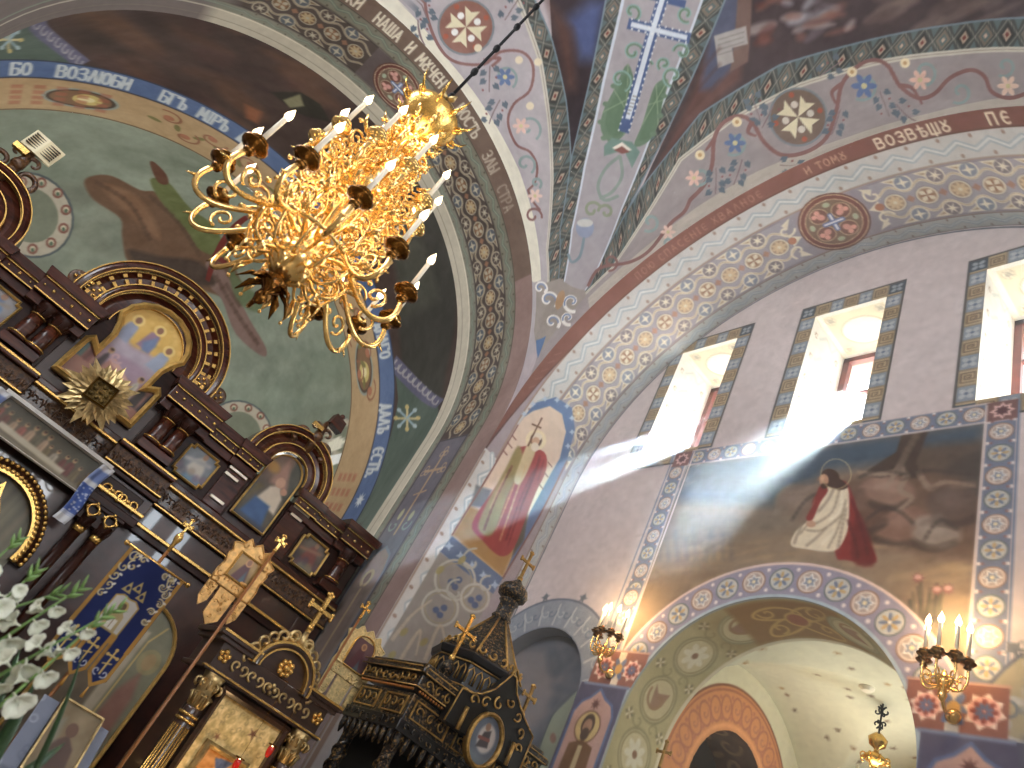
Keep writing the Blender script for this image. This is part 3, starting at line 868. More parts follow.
# ---- scroll ornament used on both arch soffits
def scroll(p, s0, s1, t0, t1, bg, lineC, leafC, roundBg, dark, seed=0):
    """two wavy vines between a middle row of roundels and star roundels along both edges"""
    p.rect(s0, s1, t0, t1, bg)
    mid, wd = (t0 + t1) / 2, t1 - t0
    n = max(1, round((s1 - s0) / (wd * .54))); P = (s1 - s0) / n
    for i in range(n):                                        # leaves round the edge roundels
        for sg in (-1, 1):
            q = (s0 + P * (i + 1.0), mid + sg * wd * .34)
            if q[0] > s1 - P * .3: continue
            p.poly([(q[0] - P * .62, q[1] + sg * wd * .13), (q[0] - P * .30, q[1] + sg * wd * .02), (q[0] - P * .22, q[1] - sg * wd * .10), (q[0] + P * .05, q[1] - sg * wd * .15), (q[0] + P * .30, q[1] - sg * wd * .02), (q[0] + P * .25, q[1] + sg * wd * .10), (q[0] - P * .1, q[1] + sg * wd * .14)], lineC)
            p.poly([(q[0] - P * .48, q[1] + sg * wd * .105), (q[0] - P * .25, q[1] + sg * wd * .03), (q[0] - P * .16, q[1] - sg * wd * .07), (q[0] + P * .05, q[1] - sg * wd * .11), (q[0] + P * .22, q[1] - sg * wd * .01), (q[0] + P * .18, q[1] + sg * wd * .08)], leafC)
            p.poly([(q[0] - P * .40, q[1] + sg * wd * .095), (q[0] - P * .22, q[1] + sg * wd * .05), (q[0] - P * .1, q[1] + sg * wd * .09)], roundBg)
    for sg in (-1, 1):
        pts = []
        for k in range(int(n * 16) + 1):
            s = s0 + P * k / 16
            pts.append((s, mid + sg * wd * (.25 + .075 * cos(2 * pi * (s - s0) / P + pi))))
        p.line(pts, wd * .07, dark, .6); p.line(pts, wd * .054, lineC); p.line(pts, wd * .016, leafC)
    for i in range(n):
        c = (s0 + P * (i + .5), mid); r = wd * .178
        p.ell(c, r * 1.08, r * 1.08, dark, .8); p.ell(c, r, r, lineC); p.ell(c, r * .84, r * .84, roundBg)
        if i % 2: p.petals(c, r * .8, 4, lineC, r * .24, rot=pi / 4); p.petals(c, r * .7, 4, (150, 106, 76), r * .1)
        else: p.petals(c, r * .8, 8, tuple(.6 * v + .4 * q for v, q in zip(lineC, (196, 150, 84))), r * .17); p.ell(c, r * .2, r * .2, lineC)
        q = (s0 + P * (i + 1.0), mid)
        if i < n - 1: p.poly([(q[0] - P * .16, q[1]), (q[0], q[1] + wd * .08), (q[0] + P * .12, q[1]), (q[0], q[1] - wd * .08)], (168, 116, 86), .8, soft=.01)
        for sg in (-1, 1):
            c = (s0 + P * (i + 1.0), mid + sg * wd * .345); r = wd * .145
            if c[0] > s1 - P * .3: continue
            p.ell(c, r * 1.1, r * 1.1, lineC); p.ell(c, r * .92, r * .92, tuple(.55 * v + .45 * q for v, q in zip(bg, (86, 72, 66) if i % 2 else (96, 124, 152)))); p.star(c, r * .86, r * .26, 6 if i % 2 else 4, tuple(min(244, v + 10) for v in lineC))
    for sg in (-1, 1):
        p.line([(s0, mid + sg * wd * .49), (s1, mid + sg * wd * .49)], wd * .02, dark)
def big_medal(p, c, r):
    p.ell(c, r, r, (96, 56, 48)); p.ell(c, r * .95, r * .95, (214, 196, 164)); p.ell(c, r * .92, r * .92, (110, 60, 52)); p.ell(c, r * .80, r * .80, (214, 196, 164)); p.ell(c, r * .775, r * .775, (122, 98, 82))
    for k in range(4):
        t = pi / 4 + k * pi / 2 + .1
        q = (c[0] + r * .45 * cos(t), c[1] + r * .45 * sin(t))
        p.ell(q, r * .27, r * .27, (206, 190, 160)); p.ell(q, r * .245, r * .245, (120, 78, 68)); p.petals((q[0] + r * .06 * cos(t), q[1] + r * .06 * sin(t)), r * .18, 3, (226, 168, 156), r * .08, rot=t + pi / 3, r0=.05); p.ell((q[0] - r * .06 * cos(t), q[1] - r * .06 * sin(t)), r * .12, r * .1, (214, 156, 146), rot=t)
        t2 = t + pi / 4
        p.ell((c[0] + r * .62 * cos(t2), c[1] + r * .62 * sin(t2)), r * .11, r * .08, (170, 186, 160), rot=t2 + pi / 2)
    for k in range(2):
        t = k * pi / 2 + pi / 4 + .8; dx, dy = cos(t) * r * .26, sin(t) * r * .26
        p.line([(c[0] - dx, c[1] - dy), (c[0] + dx, c[1] + dy)], r * .15, (96, 120, 176)); p.line([(c[0] - dx, c[1] - dy), (c[0] + dx, c[1] + dy)], r * .06, (226, 232, 240))
def zig(p, s0, s1, t0, t1, bg, c1, c2, dots, step=None):
    w_ = t1 - t0; step = step or w_ * .8
    p.rect(s0, s1, t0, t1, bg)
    n = int((s1 - s0) / step)
    pts = [(s0 + step * k, t0 + w_ * (.34 if k % 2 else .66)) for k in range(n + 2)]
    p.line(pts, w_ * .22, c1); p.line(pts, w_ * .08, c2)
    for k in range(n + 1):
        p.ell((s0 + step * k, t0 + w_ * (.84 if k % 2 else .16)), w_ * .06, w_ * .08, dots)
    for t in (t0, t1):
        p.line([(s0, t), (s1, t)], w_ * .07, dots)

# ---- right arch: painted soffit and the pier face that carries it
ra = Paint(-3.9, 10.6, -.02, 1.69, .0115, (160, 150, 158), uv_r)
zig(ra, -3.9, 10.6, .25, .64, (206, 208, 208), (172, 188, 198), (224, 228, 228), (160, 138, 126), .20)
zig(ra, -3.9, 10.6, 1.45, 1.664, (176, 182, 182), (140, 158, 176), (196, 204, 200), (126, 104, 92), .17)
ra.poly([(-.6, 0), (10.6, 0), (10.6, .25), (1.7, .25), (.6, .16), (-.3, .03)], (116, 74, 66))
ra.line([(-.6, .0), (.6, .16), (1.7, .25), (10.6, .25)], .02, (84, 56, 52))
ra.rect(-3.9, -.5, .0, .25, (206, 208, 208)); zig(ra, -3.9, -.55, .02, .42, (206, 208, 208), (172, 188, 198), (224, 228, 228), (160, 138, 126), .20)
scroll(ra, .05, 5.35, .66, 1.43, (162, 158, 172), CREAM, (186, 168, 136), (176, 150, 120), (122, 116, 126))
scroll(ra, 6.62, 10.4, .66, 1.43, (162, 158, 172), CREAM, (186, 168, 136), (176, 150, 120), (122, 116, 126))
ra.rect(5.35, 6.62, .66, 1.43, (150, 146, 160))
for sg, q in ((-1, 5.33), (1, 6.64)):
    for k in (-1, 1):
        ra.spiral((q - sg * .02, 1.045 + k * .2), .02, .13, k, k + sg * 5, .035, CREAM); ra.poly([(q, 1.045 + k * .3), (q - sg * .16, 1.045 + k * .36), (q - sg * .05, 1.045 + k * .2)], CREAM)
    ra.poly([(q, 1.15), (q - sg * .17, 1.045), (q, .94)], CREAM); ra.ell((q - sg * .02, 1.045), .06, .06, (170, 112, 86))
big_medal(ra, (5.98, 1.03), .48)
LET = (236, 226, 204)
ra.text('ВОЗВѢЩѸ', lambda u, v: (6.99 + u, .21 - v), .145, .026, LET, gap=.34)
ra.text('ПЕ', lambda u, v: (8.40 + u, .21 - v), .155, .028, LET, gap=.5)
ra.text('И ТОМѸ', lambda u, v: (6.02 + u, .19 - v), .11, .016, (196, 160, 140), .8, gap=.35)
ra.text('ПОЮ СПАСЕНІЕ ХВАЛНОЕ', lambda u, v: (3.2 + u, .19 - v), .11, .016, (176, 136, 118), .55, gap=.5)
for k in range(5):
    ra.line([(.75 + k * .17, .10), (.85 + k * .17, .16)], .02, (140, 100, 88), .6)
# saint in an arched panel on the pier, in photo pixels
def pxs(p, pts, col, **k): p.poly(pts, col, px=True, **k)
pxs(ra, [(452, 535), (487, 478), (518, 425), (535, 403), (556, 397), (572, 408), (575, 430), (567, 461), (540, 515), (503, 578)], (92, 118, 164))
pxs(ra, [(452, 535), (487, 478), (516, 428), (524, 417), (533, 411), (550, 406), (562, 414), (566, 432), (560, 458), (530, 512), (503, 578)], (226, 206, 188), soft=.01)
for k, q in enumerate(((524, 414), (533, 404), (545, 399), (557, 400), (567, 406), (572, 418), (572, 432), (568, 446))):
    ra.star(q, 3.2, 1.6, 4, (178, 200, 222), px=True)
pxs(ra, [(452, 535), (470, 505), (500, 520), (528, 516), (503, 578)], (168, 130, 78), soft=.06)
pxs(ra, [(470, 506), (476, 485), (492, 490), (484, 508)], (110, 112, 120), soft=.03); pxs(ra, [(520, 520), (528, 512), (524, 540), (512, 556)], (90, 88, 74), soft=.03)
robed(ra, [(520, 447), (544, 452), (546, 470), (536, 492), (528, 512), (514, 548), (500, 556), (482, 540), (472, 524), (492, 492), (508, 470)], (158, 66, 66), [([(524, 455), (512, 490), (496, 530)], (214, 170, 112)), ([(540, 460), (524, 500), (508, 545)], (112, 36, 42)), ([(514, 470), (500, 500), (488, 528)], (206, 190, 120))], (536, 440), 5.2, (240, 226, 190))
ra.blob([(518, 446), (505, 470), (486, 505), (478, 528), (492, 535), (506, 500), (522, 462)], (150, 134, 86), px=True, soft=.03)
ra.blob([(528, 444), (520, 462), (514, 480), (520, 484), (530, 466), (536, 448)], (206, 190, 150), px=True, soft=.02)
for f in ([(540, 456), (532, 480), (520, 508)], [(534, 470), (520, 500), (506, 540)], [(512, 466), (496, 498), (484, 530)], [(544, 460), (538, 480)]): ra.line(f, 2, (104, 40, 46), .6, px=True, soft=.02)
for f in ([(526, 466), (514, 500), (500, 540)], [(506, 474), (490, 508)]): ra.line(f, 1.6, (214, 176, 130), .7, px=True, soft=.02)
ra.ell((537, 437), 5, 4.4, (228, 218, 200), px=True); ra.ell((536, 441), 3.6, 4, (206, 166, 136), px=True); ra.ell((535, 447), 4, 4.6, (226, 216, 200), px=True)
ra.line([(528, 446), (542, 418)], 1.6, (110, 74, 54), px=True); ra.line([(532, 424), (541, 428)], 1.6, (110, 74, 54), px=True)
for q in ((505, 452), (510, 445), (514, 437), (550, 464), (546, 474), (541, 486)):
    ra.line([(q[0] - 2, q[1] - 2), (q[0] + 2, q[1] + 3)], 1.4, (130, 80, 70), .8, px=True)
ra.line([(452, 535), (487, 478), (518, 425)], 1.5, (130, 84, 78), px=True); ra.line([(503, 578), (540, 515), (567, 461)], 1.5, (130, 84, 78), px=True)
# lower panel: blue frieze and vine scrolls
pxs(ra, [(452, 536), (503, 578), (493, 594), (440, 552)], (92, 112, 150))
for k in range(5):
    t = k / 4; q = (449 + 46 * t, 546 + 39 * t); ra.star(q, 5, 2.2, 4, (160, 184, 212), px=True)
pxs(ra, [(440, 552), (493, 594), (440, 690), (371, 668)], (150, 146, 142))
for c, r in (((455, 580), 20), ((440, 608), 18), ((475, 598), 14)):
    ra.ell(c, r, r, (184, 184, 178), px=True, ring=2.2); ra.ell(c, r * .84, r * .84, (160, 152, 128), px=True, ring=1.2); ra.spiral((c[0] + r * .9, c[1] - r * .9), 2, r * .7, 0, 5, 1.8, (176, 178, 172), .8, px=True)
    for q in ((-4, 2), (4, 0), (0, 7)):
        ra.ell((c[0] + q[0], c[1] + q[1]), 3.4, 3.4, (84, 100, 140), px=True)
for pts in ([(400, 660), (420, 630), (416, 655)], [(425, 660), (440, 625), (446, 650)], [(392, 640), (412, 615), (432, 600)]):
    ra.line(pts, 4, (190, 176, 158), .8, px=True, w1=1.5)
for q in ((404, 632), (424, 642), (392, 655), (440, 570), (462, 560)):
    ra.ell(q, 5, 3, (160, 150, 96), .9, -.8, px=True)
ra.mottle(.5, 6, 11); ra.mottle(.1, 3, 12)
def archP_r(S, T):
    th = np.clip(S / H, 0, pi)
    Y = YC + H * np.cos(th); Z = ZS + H * np.sin(th) + np.minimum(S, 0) - np.maximum(S - pi * H, 0)
    return np.stack([XE + T, Y, Z], -1)
sr = fine(-3.7, 10.3, .0155, lo=-ZS, hi=pi * H + ZS, coarse=.25)
tag(grid_mesh('trim_1', archP_r, sr, np.linspace(0, 1.664, 112), ra, PLASTER), kind='structure')
del ra

# ---- left arch
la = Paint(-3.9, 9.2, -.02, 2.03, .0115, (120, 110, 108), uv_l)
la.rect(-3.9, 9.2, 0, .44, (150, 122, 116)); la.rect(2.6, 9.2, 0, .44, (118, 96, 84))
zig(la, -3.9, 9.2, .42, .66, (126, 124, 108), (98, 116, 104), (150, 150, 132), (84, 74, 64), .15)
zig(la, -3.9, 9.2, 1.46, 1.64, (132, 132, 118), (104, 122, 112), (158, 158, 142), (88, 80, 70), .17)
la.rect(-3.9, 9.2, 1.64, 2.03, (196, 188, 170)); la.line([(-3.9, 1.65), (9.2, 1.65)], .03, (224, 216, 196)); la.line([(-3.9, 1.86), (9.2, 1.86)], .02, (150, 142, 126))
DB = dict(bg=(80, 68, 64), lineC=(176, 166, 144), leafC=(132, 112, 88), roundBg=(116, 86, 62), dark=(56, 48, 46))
scroll(la, -.1, 5.55, .68, 1.44, **DB)
mc = uv_l((388, 97))
scroll(la, mc[0] + .62, 9.1, .68, 1.44, **DB)
la.rect(mc[0] - .62, mc[0] + .62, .68, 1.44, (96, 84, 84)); big_medal(la, (mc[0], 1.02), .44)
for wd_, p_, al in (('АГѸ', (318, -16), 1), ('КИ', (346, 2), 1), ('НАША', (374, 20), 1), ('И', (404, 51), 1), ('МѸЧЕН', (414, 62), 1), ('НОСТЬ', (453, 112), .8), ('ЗЛЫ', (479, 158), .5), ('СТРА', (495, 190), .3)):
    s_ = uv_l(p_)[0]
    la.text(wd_, lambda u, v: (s_ - u * .66, .35 - v * 1.15), .205, .032, LET, al, gap=.26)
# cross panel and saint on the pier side
la.rect(-3.9, -.12, .68, 1.44, (104, 100, 112)); la.line([(-3.9, .70), (-.12, .70), (-.12, 1.42), (-3.9, 1.42)], .03, (70, 66, 74))
la.line([(-1.9, 1.06), (-.4, 1.06)], .05, (168, 140, 112)); la.line([(-.75, .86), (-.75, 1.26)], .05, (168, 140, 112)); la.line([(-1.15, .92), (-1.2, 1.2)], .035, (168, 140, 112))
for q in ((-.4, 1.06), (-.75, .84), (-.75, 1.28)):
    for k in range(3):
        la.ell((q[0] + .06 * cos(k * 2.1), q[1] + .06 * sin(k * 2.1)), .045, .045, (176, 148, 118), ring=.02)
la.spiral((-1.75, .9), .02, .12, 0, 5, .03, (130, 150, 140)); la.spiral((-1.75, 1.22), .02, .12, 0, -5, .03, (130, 150, 140)); la.ell((-1.55, 1.22), .1, .05, (168, 166, 130)); la.ell((-1.6, .9), .09, .05, (168, 166, 130))
pan = [(-3.9, .74), (-2.5, .74), (-2.25, .84), (-2.12, 1.06), (-2.25, 1.28), (-2.5, 1.38), (-3.9, 1.38)]
la.poly(pan, (150, 130, 118)); la.line(pan, .04, (118, 124, 134)); la.rect(-3.9, -2.75, .78, 1.34, (92, 82, 76), .8, .2)
la.ell((-2.62, 1.06), .14, .14, (176, 156, 112)); la.ell((-2.62, 1.06), .09, .07, (120, 92, 74)); la.poly([(-3.9, .84), (-2.9, .90), (-2.72, 1.06), (-2.9, 1.24), (-3.9, 1.3)], (116, 100, 92), soft=.05); la.line([(-3.9, 1.06), (-2.8, 1.06)], .06, (160, 140, 106), .7)
la.mottle(.5, 6, 13); la.mottle(.1, 3, 14)
def archP_l(S, T):
    th = np.clip(S / H, 0, pi)
    X = XC + H * np.cos(th); Z = ZS + H * np.sin(th) + np.minimum(S, 0) - np.maximum(S - pi * H, 0)
    return np.stack([X, YE + T, Z], -1)
sl = fine(-3.7, 8.9, .016, lo=-ZS, hi=pi * H + ZS, coarse=.25)
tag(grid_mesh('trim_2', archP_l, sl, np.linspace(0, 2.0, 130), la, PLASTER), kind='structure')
del la

# ---- ceiling over the crossing (a sail vault)
dm = Paint(-1.4, 6.11, -3.6, 6.11, .0115, (176, 164, 168), uv_d)
D = uv_d
EDGE = H * pi / 2
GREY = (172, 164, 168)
# dark painted fields, left and right of the rib
dm.poly([(535, -160), (552, 40), (566, 100), (571, 160), (590, 80), (615, -60), (640, -200)], (54, 44, 48), px=True)
dm.poly([(566, 20), (590, 0), (606, 0), (596, 60), (580, 60)], (72, 84, 128), px=True, soft=.25); dm.poly([(548, 0), (572, 30), (576, 90), (566, 90)], (84, 58, 52), px=True, soft=.2)
dm.poly([(640, 192), (700, 114), (780, 65), (850, 45), (950, 25), (1060, 20), (1060, -200), (740, -200), (725, 0), (690, 82), (652, 165)], (72, 60, 62), px=True)
dm.poly([(650, 180), (690, 100), (715, 30), (745, 20), (740, 80), (690, 125)], (104, 74, 68), px=True, soft=.12)
dm.poly([(716, -20), (748, -20), (740, 60), (712, 90), (700, 90)], (82, 86, 108), px=True, soft=.1)
for i in range(26):
    c = (random.uniform(755, 850), random.uniform(-10, 42)); dm.ell(c, random.uniform(5, 18), random.uniform(2, 6), random.choice([(190, 178, 172), (138, 92, 78), (168, 170, 180), (106, 60, 52), (120, 110, 116)]), .55, random.uniform(-.9, .3), px=True, soft=.06)
for i in range(26):
    c = (random.uniform(850, 1030), random.uniform(-20, 30)); dm.ell(c, random.uniform(10, 34), random.uniform(2, 7), random.choice([(112, 96, 90), (84, 70, 68), (136, 116, 104)]), .5, -.45, px=True, soft=.06)
dm.poly([(738, -10), (752, -12), (748, 62), (730, 72)], (116, 92, 84), px=True, soft=.02); dm.poly([(714, 36), (746, 26), (748, 44), (732, 48), (734, 62), (718, 68)], (164, 158, 154), px=True, soft=.01)
for k in range(4): dm.line([(718, 40 + k * 5), (744, 32 + k * 5)], .8, (110, 104, 104), .7, px=True)
for k in range(5): dm.line([(660, 170 - k * 12), (720, 112 - k * 16)], 3, (88, 62, 58), .5, px=True, soft=.05)
# lilac bands beside the arches
def side(px_edge, px_out, far):
    return px_edge + px_out[::-1]
LI = [(300, -70), (380, 0), (440, 70), (480, 120), (510, 170), (525, 220), (532, 280), (535, 345)]
LO = [(420, -190), (478, -70), (520, 5), (540, 60), (549, 120), (552, 180), (547, 250), (541, 345)]
RI = [(536, 352), (590, 305), (640, 262), (700, 215), (760, 180), (850, 145), (930, 122), (1060, 100)]
RO = [(540, 345), (612, 268), (680, 160), (735, 118), (800, 85), (880, 62), (950, 53), (1060, 52)]
LD = [(440, -190), (495, -70), (535, 0), (552, 40), (566, 100), (571, 160), (565, 230), (552, 320)]
RD = [(556, 320), (600, 255), (640, 190), (700, 114), (780, 65), (850, 45), (950, 25), (1060, 18)]
def edge_b(p): return (D(p)[0], EDGE + .02)
def edge_a(p): return (EDGE + .02, D(p)[1])
# diamond bands first
def diamond(pa, pb, n, flip=0):
    """chequer of lozenges between two photo lines"""
    A = [D(p) for p in pa]; B = [D(p) for p in pb]
    dm.poly(A + B[::-1], (74, 78, 74))
    def at(L, u):
        q = [0]
        for i in range(len(L) - 1): q.append(q[-1] + math.hypot(L[i + 1][0] - L[i][0], L[i + 1][1] - L[i][1]))
        x = u * q[-1]
        for i in range(len(L) - 1):
            if x <= q[i + 1] or i == len(L) - 2:
                f = (x - q[i]) / max(1e-6, q[i + 1] - q[i]); return (L[i][0] + (L[i + 1][0] - L[i][0]) * f, L[i][1] + (L[i + 1][1] - L[i][1]) * f)
    def P(u, v):
        a, b = at(A, min(1, max(0, u))), at(B, min(1, max(0, u))); return (a[0] + (b[0] - a[0]) * v, a[1] + (b[1] - a[1]) * v)
    for i in range(n):
        u = (i + .5) / n; du = .5 / n
        for k, v in ((0, .5),):
            dm.poly([P(u - du * .72, .5), P(u, .12), P(u + du * .72, .5), P(u, .88)], (62, 60, 58) if i % 2 else (120, 108, 96))
            dm.poly([P(u - du * .42, .5), P(u, .27), P(u + du * .42, .5), P(u, .73)], (172, 150, 130) if i % 2 else (88, 102, 102))
            dm.poly([P(u - du * .2, .5), P(u, .4), P(u + du * .2, .5), P(u, .6)], (120, 60, 54) if i % 2 else (190, 160, 140))
        for v0, v1 in ((.0, .36), (1.0, .64)):
            dm.poly([P(u + du * .55, v0), P(u + du, v1), P(u + du * 1.45, v0)], (90, 106, 108))
            dm.line([P(u, v0), P(u + du, .5)], .016, (138, 134, 124), .8); dm.line([P(u + du, .5), P(u + 2 * du, v0)], .016, (138, 134, 124), .8)
    dm.line(A, .03, (110, 128, 140)); dm.line(B, .03, (110, 128, 140))
diamond(LO, LD, 26); diamond(RO, RD, 34)
SL0 = [(552, 320), (560, 230), (571, 160), (590, 80), (606, 0), (622, -80)]; SL1 = [(560, 300), (572, 230), (585, 165), (604, 80), (623, 0), (640, -80)]
SR0 = [(572, 310), (592, 280), (622, 208), (660, 110), (702, 0), (735, -80)]; SR1 = [(577, 310), (606, 250), (650, 165), (690, 82), (725, 0), (765, -90)]
dm.poly([D(p) for p in SL1] + [D(p) for p in SR0[::-1]], (160, 153, 158))
diamond(SL0, SL1, 18); diamond(SR0, SR1, 18)
dm.line([D(p) for p in SL1], .05, (196, 204, 216)); dm.line([D(p) for p in SR0], .04, (196, 204, 216))
# lilac band surfaces
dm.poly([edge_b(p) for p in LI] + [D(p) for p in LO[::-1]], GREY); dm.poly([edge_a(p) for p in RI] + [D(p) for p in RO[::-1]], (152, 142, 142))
for L in (LO, RO): dm.line([D(p) for p in L], .09, (196, 190, 174)); dm.line([D(p) for p in L], .015, (150, 140, 128))
LIN = [(330, -70), (398, 0), (450, 62), (490, 116), (519, 170), (534, 220), (541, 280)]
dm.poly([edge_b(p) for p in LI[:-1]] + [D(p) for p in LIN[::-1]], (222, 216, 196))
RIN = [(588, 298), (636, 255), (697, 207), (758, 171), (848, 137), (930, 113), (1060, 92)]
dm.poly([edge_a(p) for p in RI[1:]] + [D(p) for p in RIN[::-1]], (178, 168, 156))
# left vine and cross medallion
VB, VG, LF = (134, 94, 90), (132, 152, 150), (94, 106, 118)
def medal_cross(c, r, rot, disc=(140, 96, 84), dot=(232, 230, 226)):
    dm.ell(c, r * 1.06, r * 1.06, (120, 128, 134), px=True); dm.ell(c, r * .98, r * .98, disc, px=True)
    for k in range(4):
        t = rot + k * pi / 2; u = (cos(t), sin(t)); n = (-u[1], u[0])
        dm.poly([c, (c[0] + u[0] * r * .72 + n[0] * r * .3, c[1] + u[1] * r * .72 + n[1] * r * .3), (c[0] + u[0] * r * .58, c[1] + u[1] * r * .58), (c[0] + u[0] * r * .72 - n[0] * r * .3, c[1] + u[1] * r * .72 - n[1] * r * .3)], (222, 212, 176), px=True)
        t += pi / 4; dm.ell((c[0] + r * .46 * cos(t), c[1] + r * .46 * sin(t)), r * .13, r * .13, dot, px=True)
        dm.ell((c[0] + r * .82 * cos(t), c[1] + r * .82 * sin(t)), r * .1, r * .1, (170, 88, 66), px=True)
def flower5(c, r, col=(96, 116, 156)):
    for k in range(6):
        t = k * pi / 3; dm.ell((c[0] + r * .6 * cos(t), c[1] + r * .6 * sin(t)), r * .5, r * .26, col, rot=t, px=True, n=10)
    dm.ell(c, r * .25, r * .25, (200, 190, 140), px=True)
def sprig(c, ang, n=6, L=26):
    for k in range(n):
        u = L * (k + .6) / n; q = (c[0] + u * cos(ang), c[1] + u * sin(ang)); sg = 1 if k % 2 else -1
        e = (q[0] - sg * 6.5 * sin(ang), q[1] + sg * 6.5 * cos(ang)); rr = ang + sg * .8
        if k % 3 == 2: dm.ell(e, 1.2, 1.2, (140, 84, 84), px=True, n=7)
        else: dm.poly([(e[0] + 5 * cos(rr), e[1] + 5 * sin(rr)), (e[0] - 3.4 * sin(rr), e[1] + 3.4 * cos(rr)), (e[0] - 3.6 * cos(rr) - 1.6 * sin(rr), e[1] - 3.6 * sin(rr) + 1.6 * cos(rr)), (e[0] - 2 * cos(rr), e[1] - 2 * sin(rr)), (e[0] - 3.6 * cos(rr) + 1.6 * sin(rr), e[1] - 3.6 * sin(rr) - 1.6 * cos(rr)), (e[0] + 3.4 * sin(rr), e[1] - 3.4 * cos(rr))], LF, px=True)
    dm.line([c, (c[0] + L * cos(ang), c[1] + L * sin(ang))], 1.2, (130, 110, 112), px=True)
medal_cross((466, 27), 27, .35)
dm.line([(424, -8), (428, 20), (440, 48), (456, 62), (484, 64), (500, 52), (522, 52), (533, 66), (530, 90), (514, 104), (508, 122), (516, 144), (530, 152), (537, 166), (535, 182), (528, 190)], 3.2, VB, px=True, w1=2.2)
dm.spiral((533, 216), 2, 9, 0, 6.5, 2, VB, px=True); dm.line([(528, 190), (532, 200), (540, 210)], 2.2, VB, px=True)
for c, r in (((505, 77), 13), ((528, 128), 14), ((525, 164), 11), ((536, 183), 6)):
    dm.spiral(c, r * .15, r, .8, 7.2, 2.4, VG, px=True)
flower5((505, 77), 9); flower5((521, 126), 8, (216, 178, 164)); flower5((535, 196), 7, (222, 190, 176))
for c, a, n in (((420, 0), 1.2, 8), ((490, 66), 1.6, 6), ((500, 100), 2.0, 8), ((505, 20), -1.0, 6), ((418, 20), 1.3, 6)): sprig(c, a, n)
for q in ((478, 48), (538, 62), (530, 106), (519, 60)): dm.ell(q, 4, 4, (222, 208, 176), px=True)
dm.line([(484, 60), (500, 58), (492, 66)], 3, VB, px=True)
# right vine
medal_cross((798, 117), 28, .5, (120, 100, 88), (206, 196, 182))
dm.line([(690, 200), (704, 185), (712, 165), (714, 140), (722, 124), (738, 116), (752, 122), (764, 142), (782, 155), (806, 152), (826, 138), (836, 112), (842, 84), (858, 66), (874, 60), (888, 66), (900, 86), (918, 98), (934, 94), (950, 78), (970, 70), (984, 76), (992, 92), (1010, 98), (1030, 92)], 4.0, VB, px=True)
dm.line([(588, 286), (600, 268), (630, 262), (650, 250), (670, 224), (684, 212), (690, 200)], 3, VB, px=True, w1=3.6); dm.spiral((610, 262), 2, 9, 2, 8, 2, VB, px=True)
for c, r in (((735, 143), 13), ((864, 86), 15), ((700, 176), 10), ((924, 72), 15), ((960, 92), 12), ((650, 222), 10), ((668, 244), 9), ((1005, 66), 11)):
    dm.spiral(c, r * .2, r, 2.2, 8.4, 2.6, VG, px=True)
flower5((735, 143), 10); flower5((864, 86), 12, (94, 114, 158)); flower5((920, 80), 10, (220, 178, 160)); flower5((694, 178), 8, (222, 180, 164)); flower5((1008, 86), 10, (222, 190, 170)); flower5((668, 232), 7, (220, 186, 172))
for q in ((905, 63), (700, 155), (852, 72), (737, 122)): dm.ell(q, 5, 5, (226, 210, 170), px=True); dm.ell(q, 2, 2, (190, 150, 100), px=True)
for c, a, n in (((760, 120), -1.9, 8), ((762, 128), -1.1, 6), ((742, 160), 1.9, 8), ((716, 168), 1.6, 8), ((840, 110), 1.9, 8), ((820, 76), -.6, 5), ((880, 92), 1.2, 7), ((896, 104), .7, 6), ((780, 165), .2, 6)): sprig(c, a, n)
for pts in ([(752, 122), (748, 132), (756, 136)], [(842, 84), (832, 92), (836, 104)], [(900, 86), (912, 88), (922, 104)], [(714, 140), (706, 150)]): dm.line(pts, 5, VB, px=True, w1=2)
# the jewelled cross on the rib
TG, TG2, TB = (104, 128, 104), (128, 164, 156), (74, 92, 136)
for lf in ([(628, 64), (614, 90), (603, 112), (601, 130), (611, 143), (624, 135), (632, 120), (636, 95)], [(668, 80), (663, 100), (658, 125), (648, 142), (634, 146), (642, 125), (648, 105), (656, 84)]):
    dm.blob(lf, TG, px=True); dm.blob([(a * .82 + sum(q[0] for q in lf) / 8 * .18 + 1.5, b * .82 + sum(q[1] for q in lf) / 8 * .18) for a, b in lf], (84, 110, 84), .6, px=True, soft=.04)
    for k in range(3): dm.line([lf[k], lf[(5 + k) % 8]], 1.4, (140, 160, 128), .6, px=True)
for q in ((614, 86), (606, 104), (601, 122), (604, 138), (664, 96), (660, 116), (653, 134)): dm.ell(q, 3.4, 2.6, TG, px=True)
for c, r, a0, a1 in (((620, 80), 12, 1.5, 7.4), ((673, 76), 11, 1.4, -4.5), ((633, 52), 10, 0, 6), ((682, 52), 9, 3, -3), ((632, 12), 10, 2, 8), ((686, 14), 9, 1, -5), ((646, 66), 7, 1, 6), ((664, 64), 7, 2, -4)):
    dm.spiral(c, r * .2, r, a0, a1, 4, TG2, px=True, w1=2.4); dm.spiral(c, r * .2, r * .9, a0, a1, 1.4, TG, px=True)
dm.line([(664, -6), (650, 40), (636, 90), (624, 130)], 11, TB, px=True); dm.line([(630, 24), (688, 38)], 11, TB, px=True); dm.line([(652, -4), (684, 4)], 8, TB, px=True)
dm.line([(664, -6), (650, 40), (636, 90), (628, 118)], 5, (206, 214, 224), px=True); dm.line([(632, 24.5), (686, 37.5)], 5, (206, 214, 224), px=True)
for k in range(22):
    t = k / 21; q = (664 - 40 * t, -4 + 134 * t)
    for sx in (-5.2, 5.2): dm.ell((q[0] + sx, q[1]), 1.0, 1.0, (226, 228, 226), px=True, n=7)
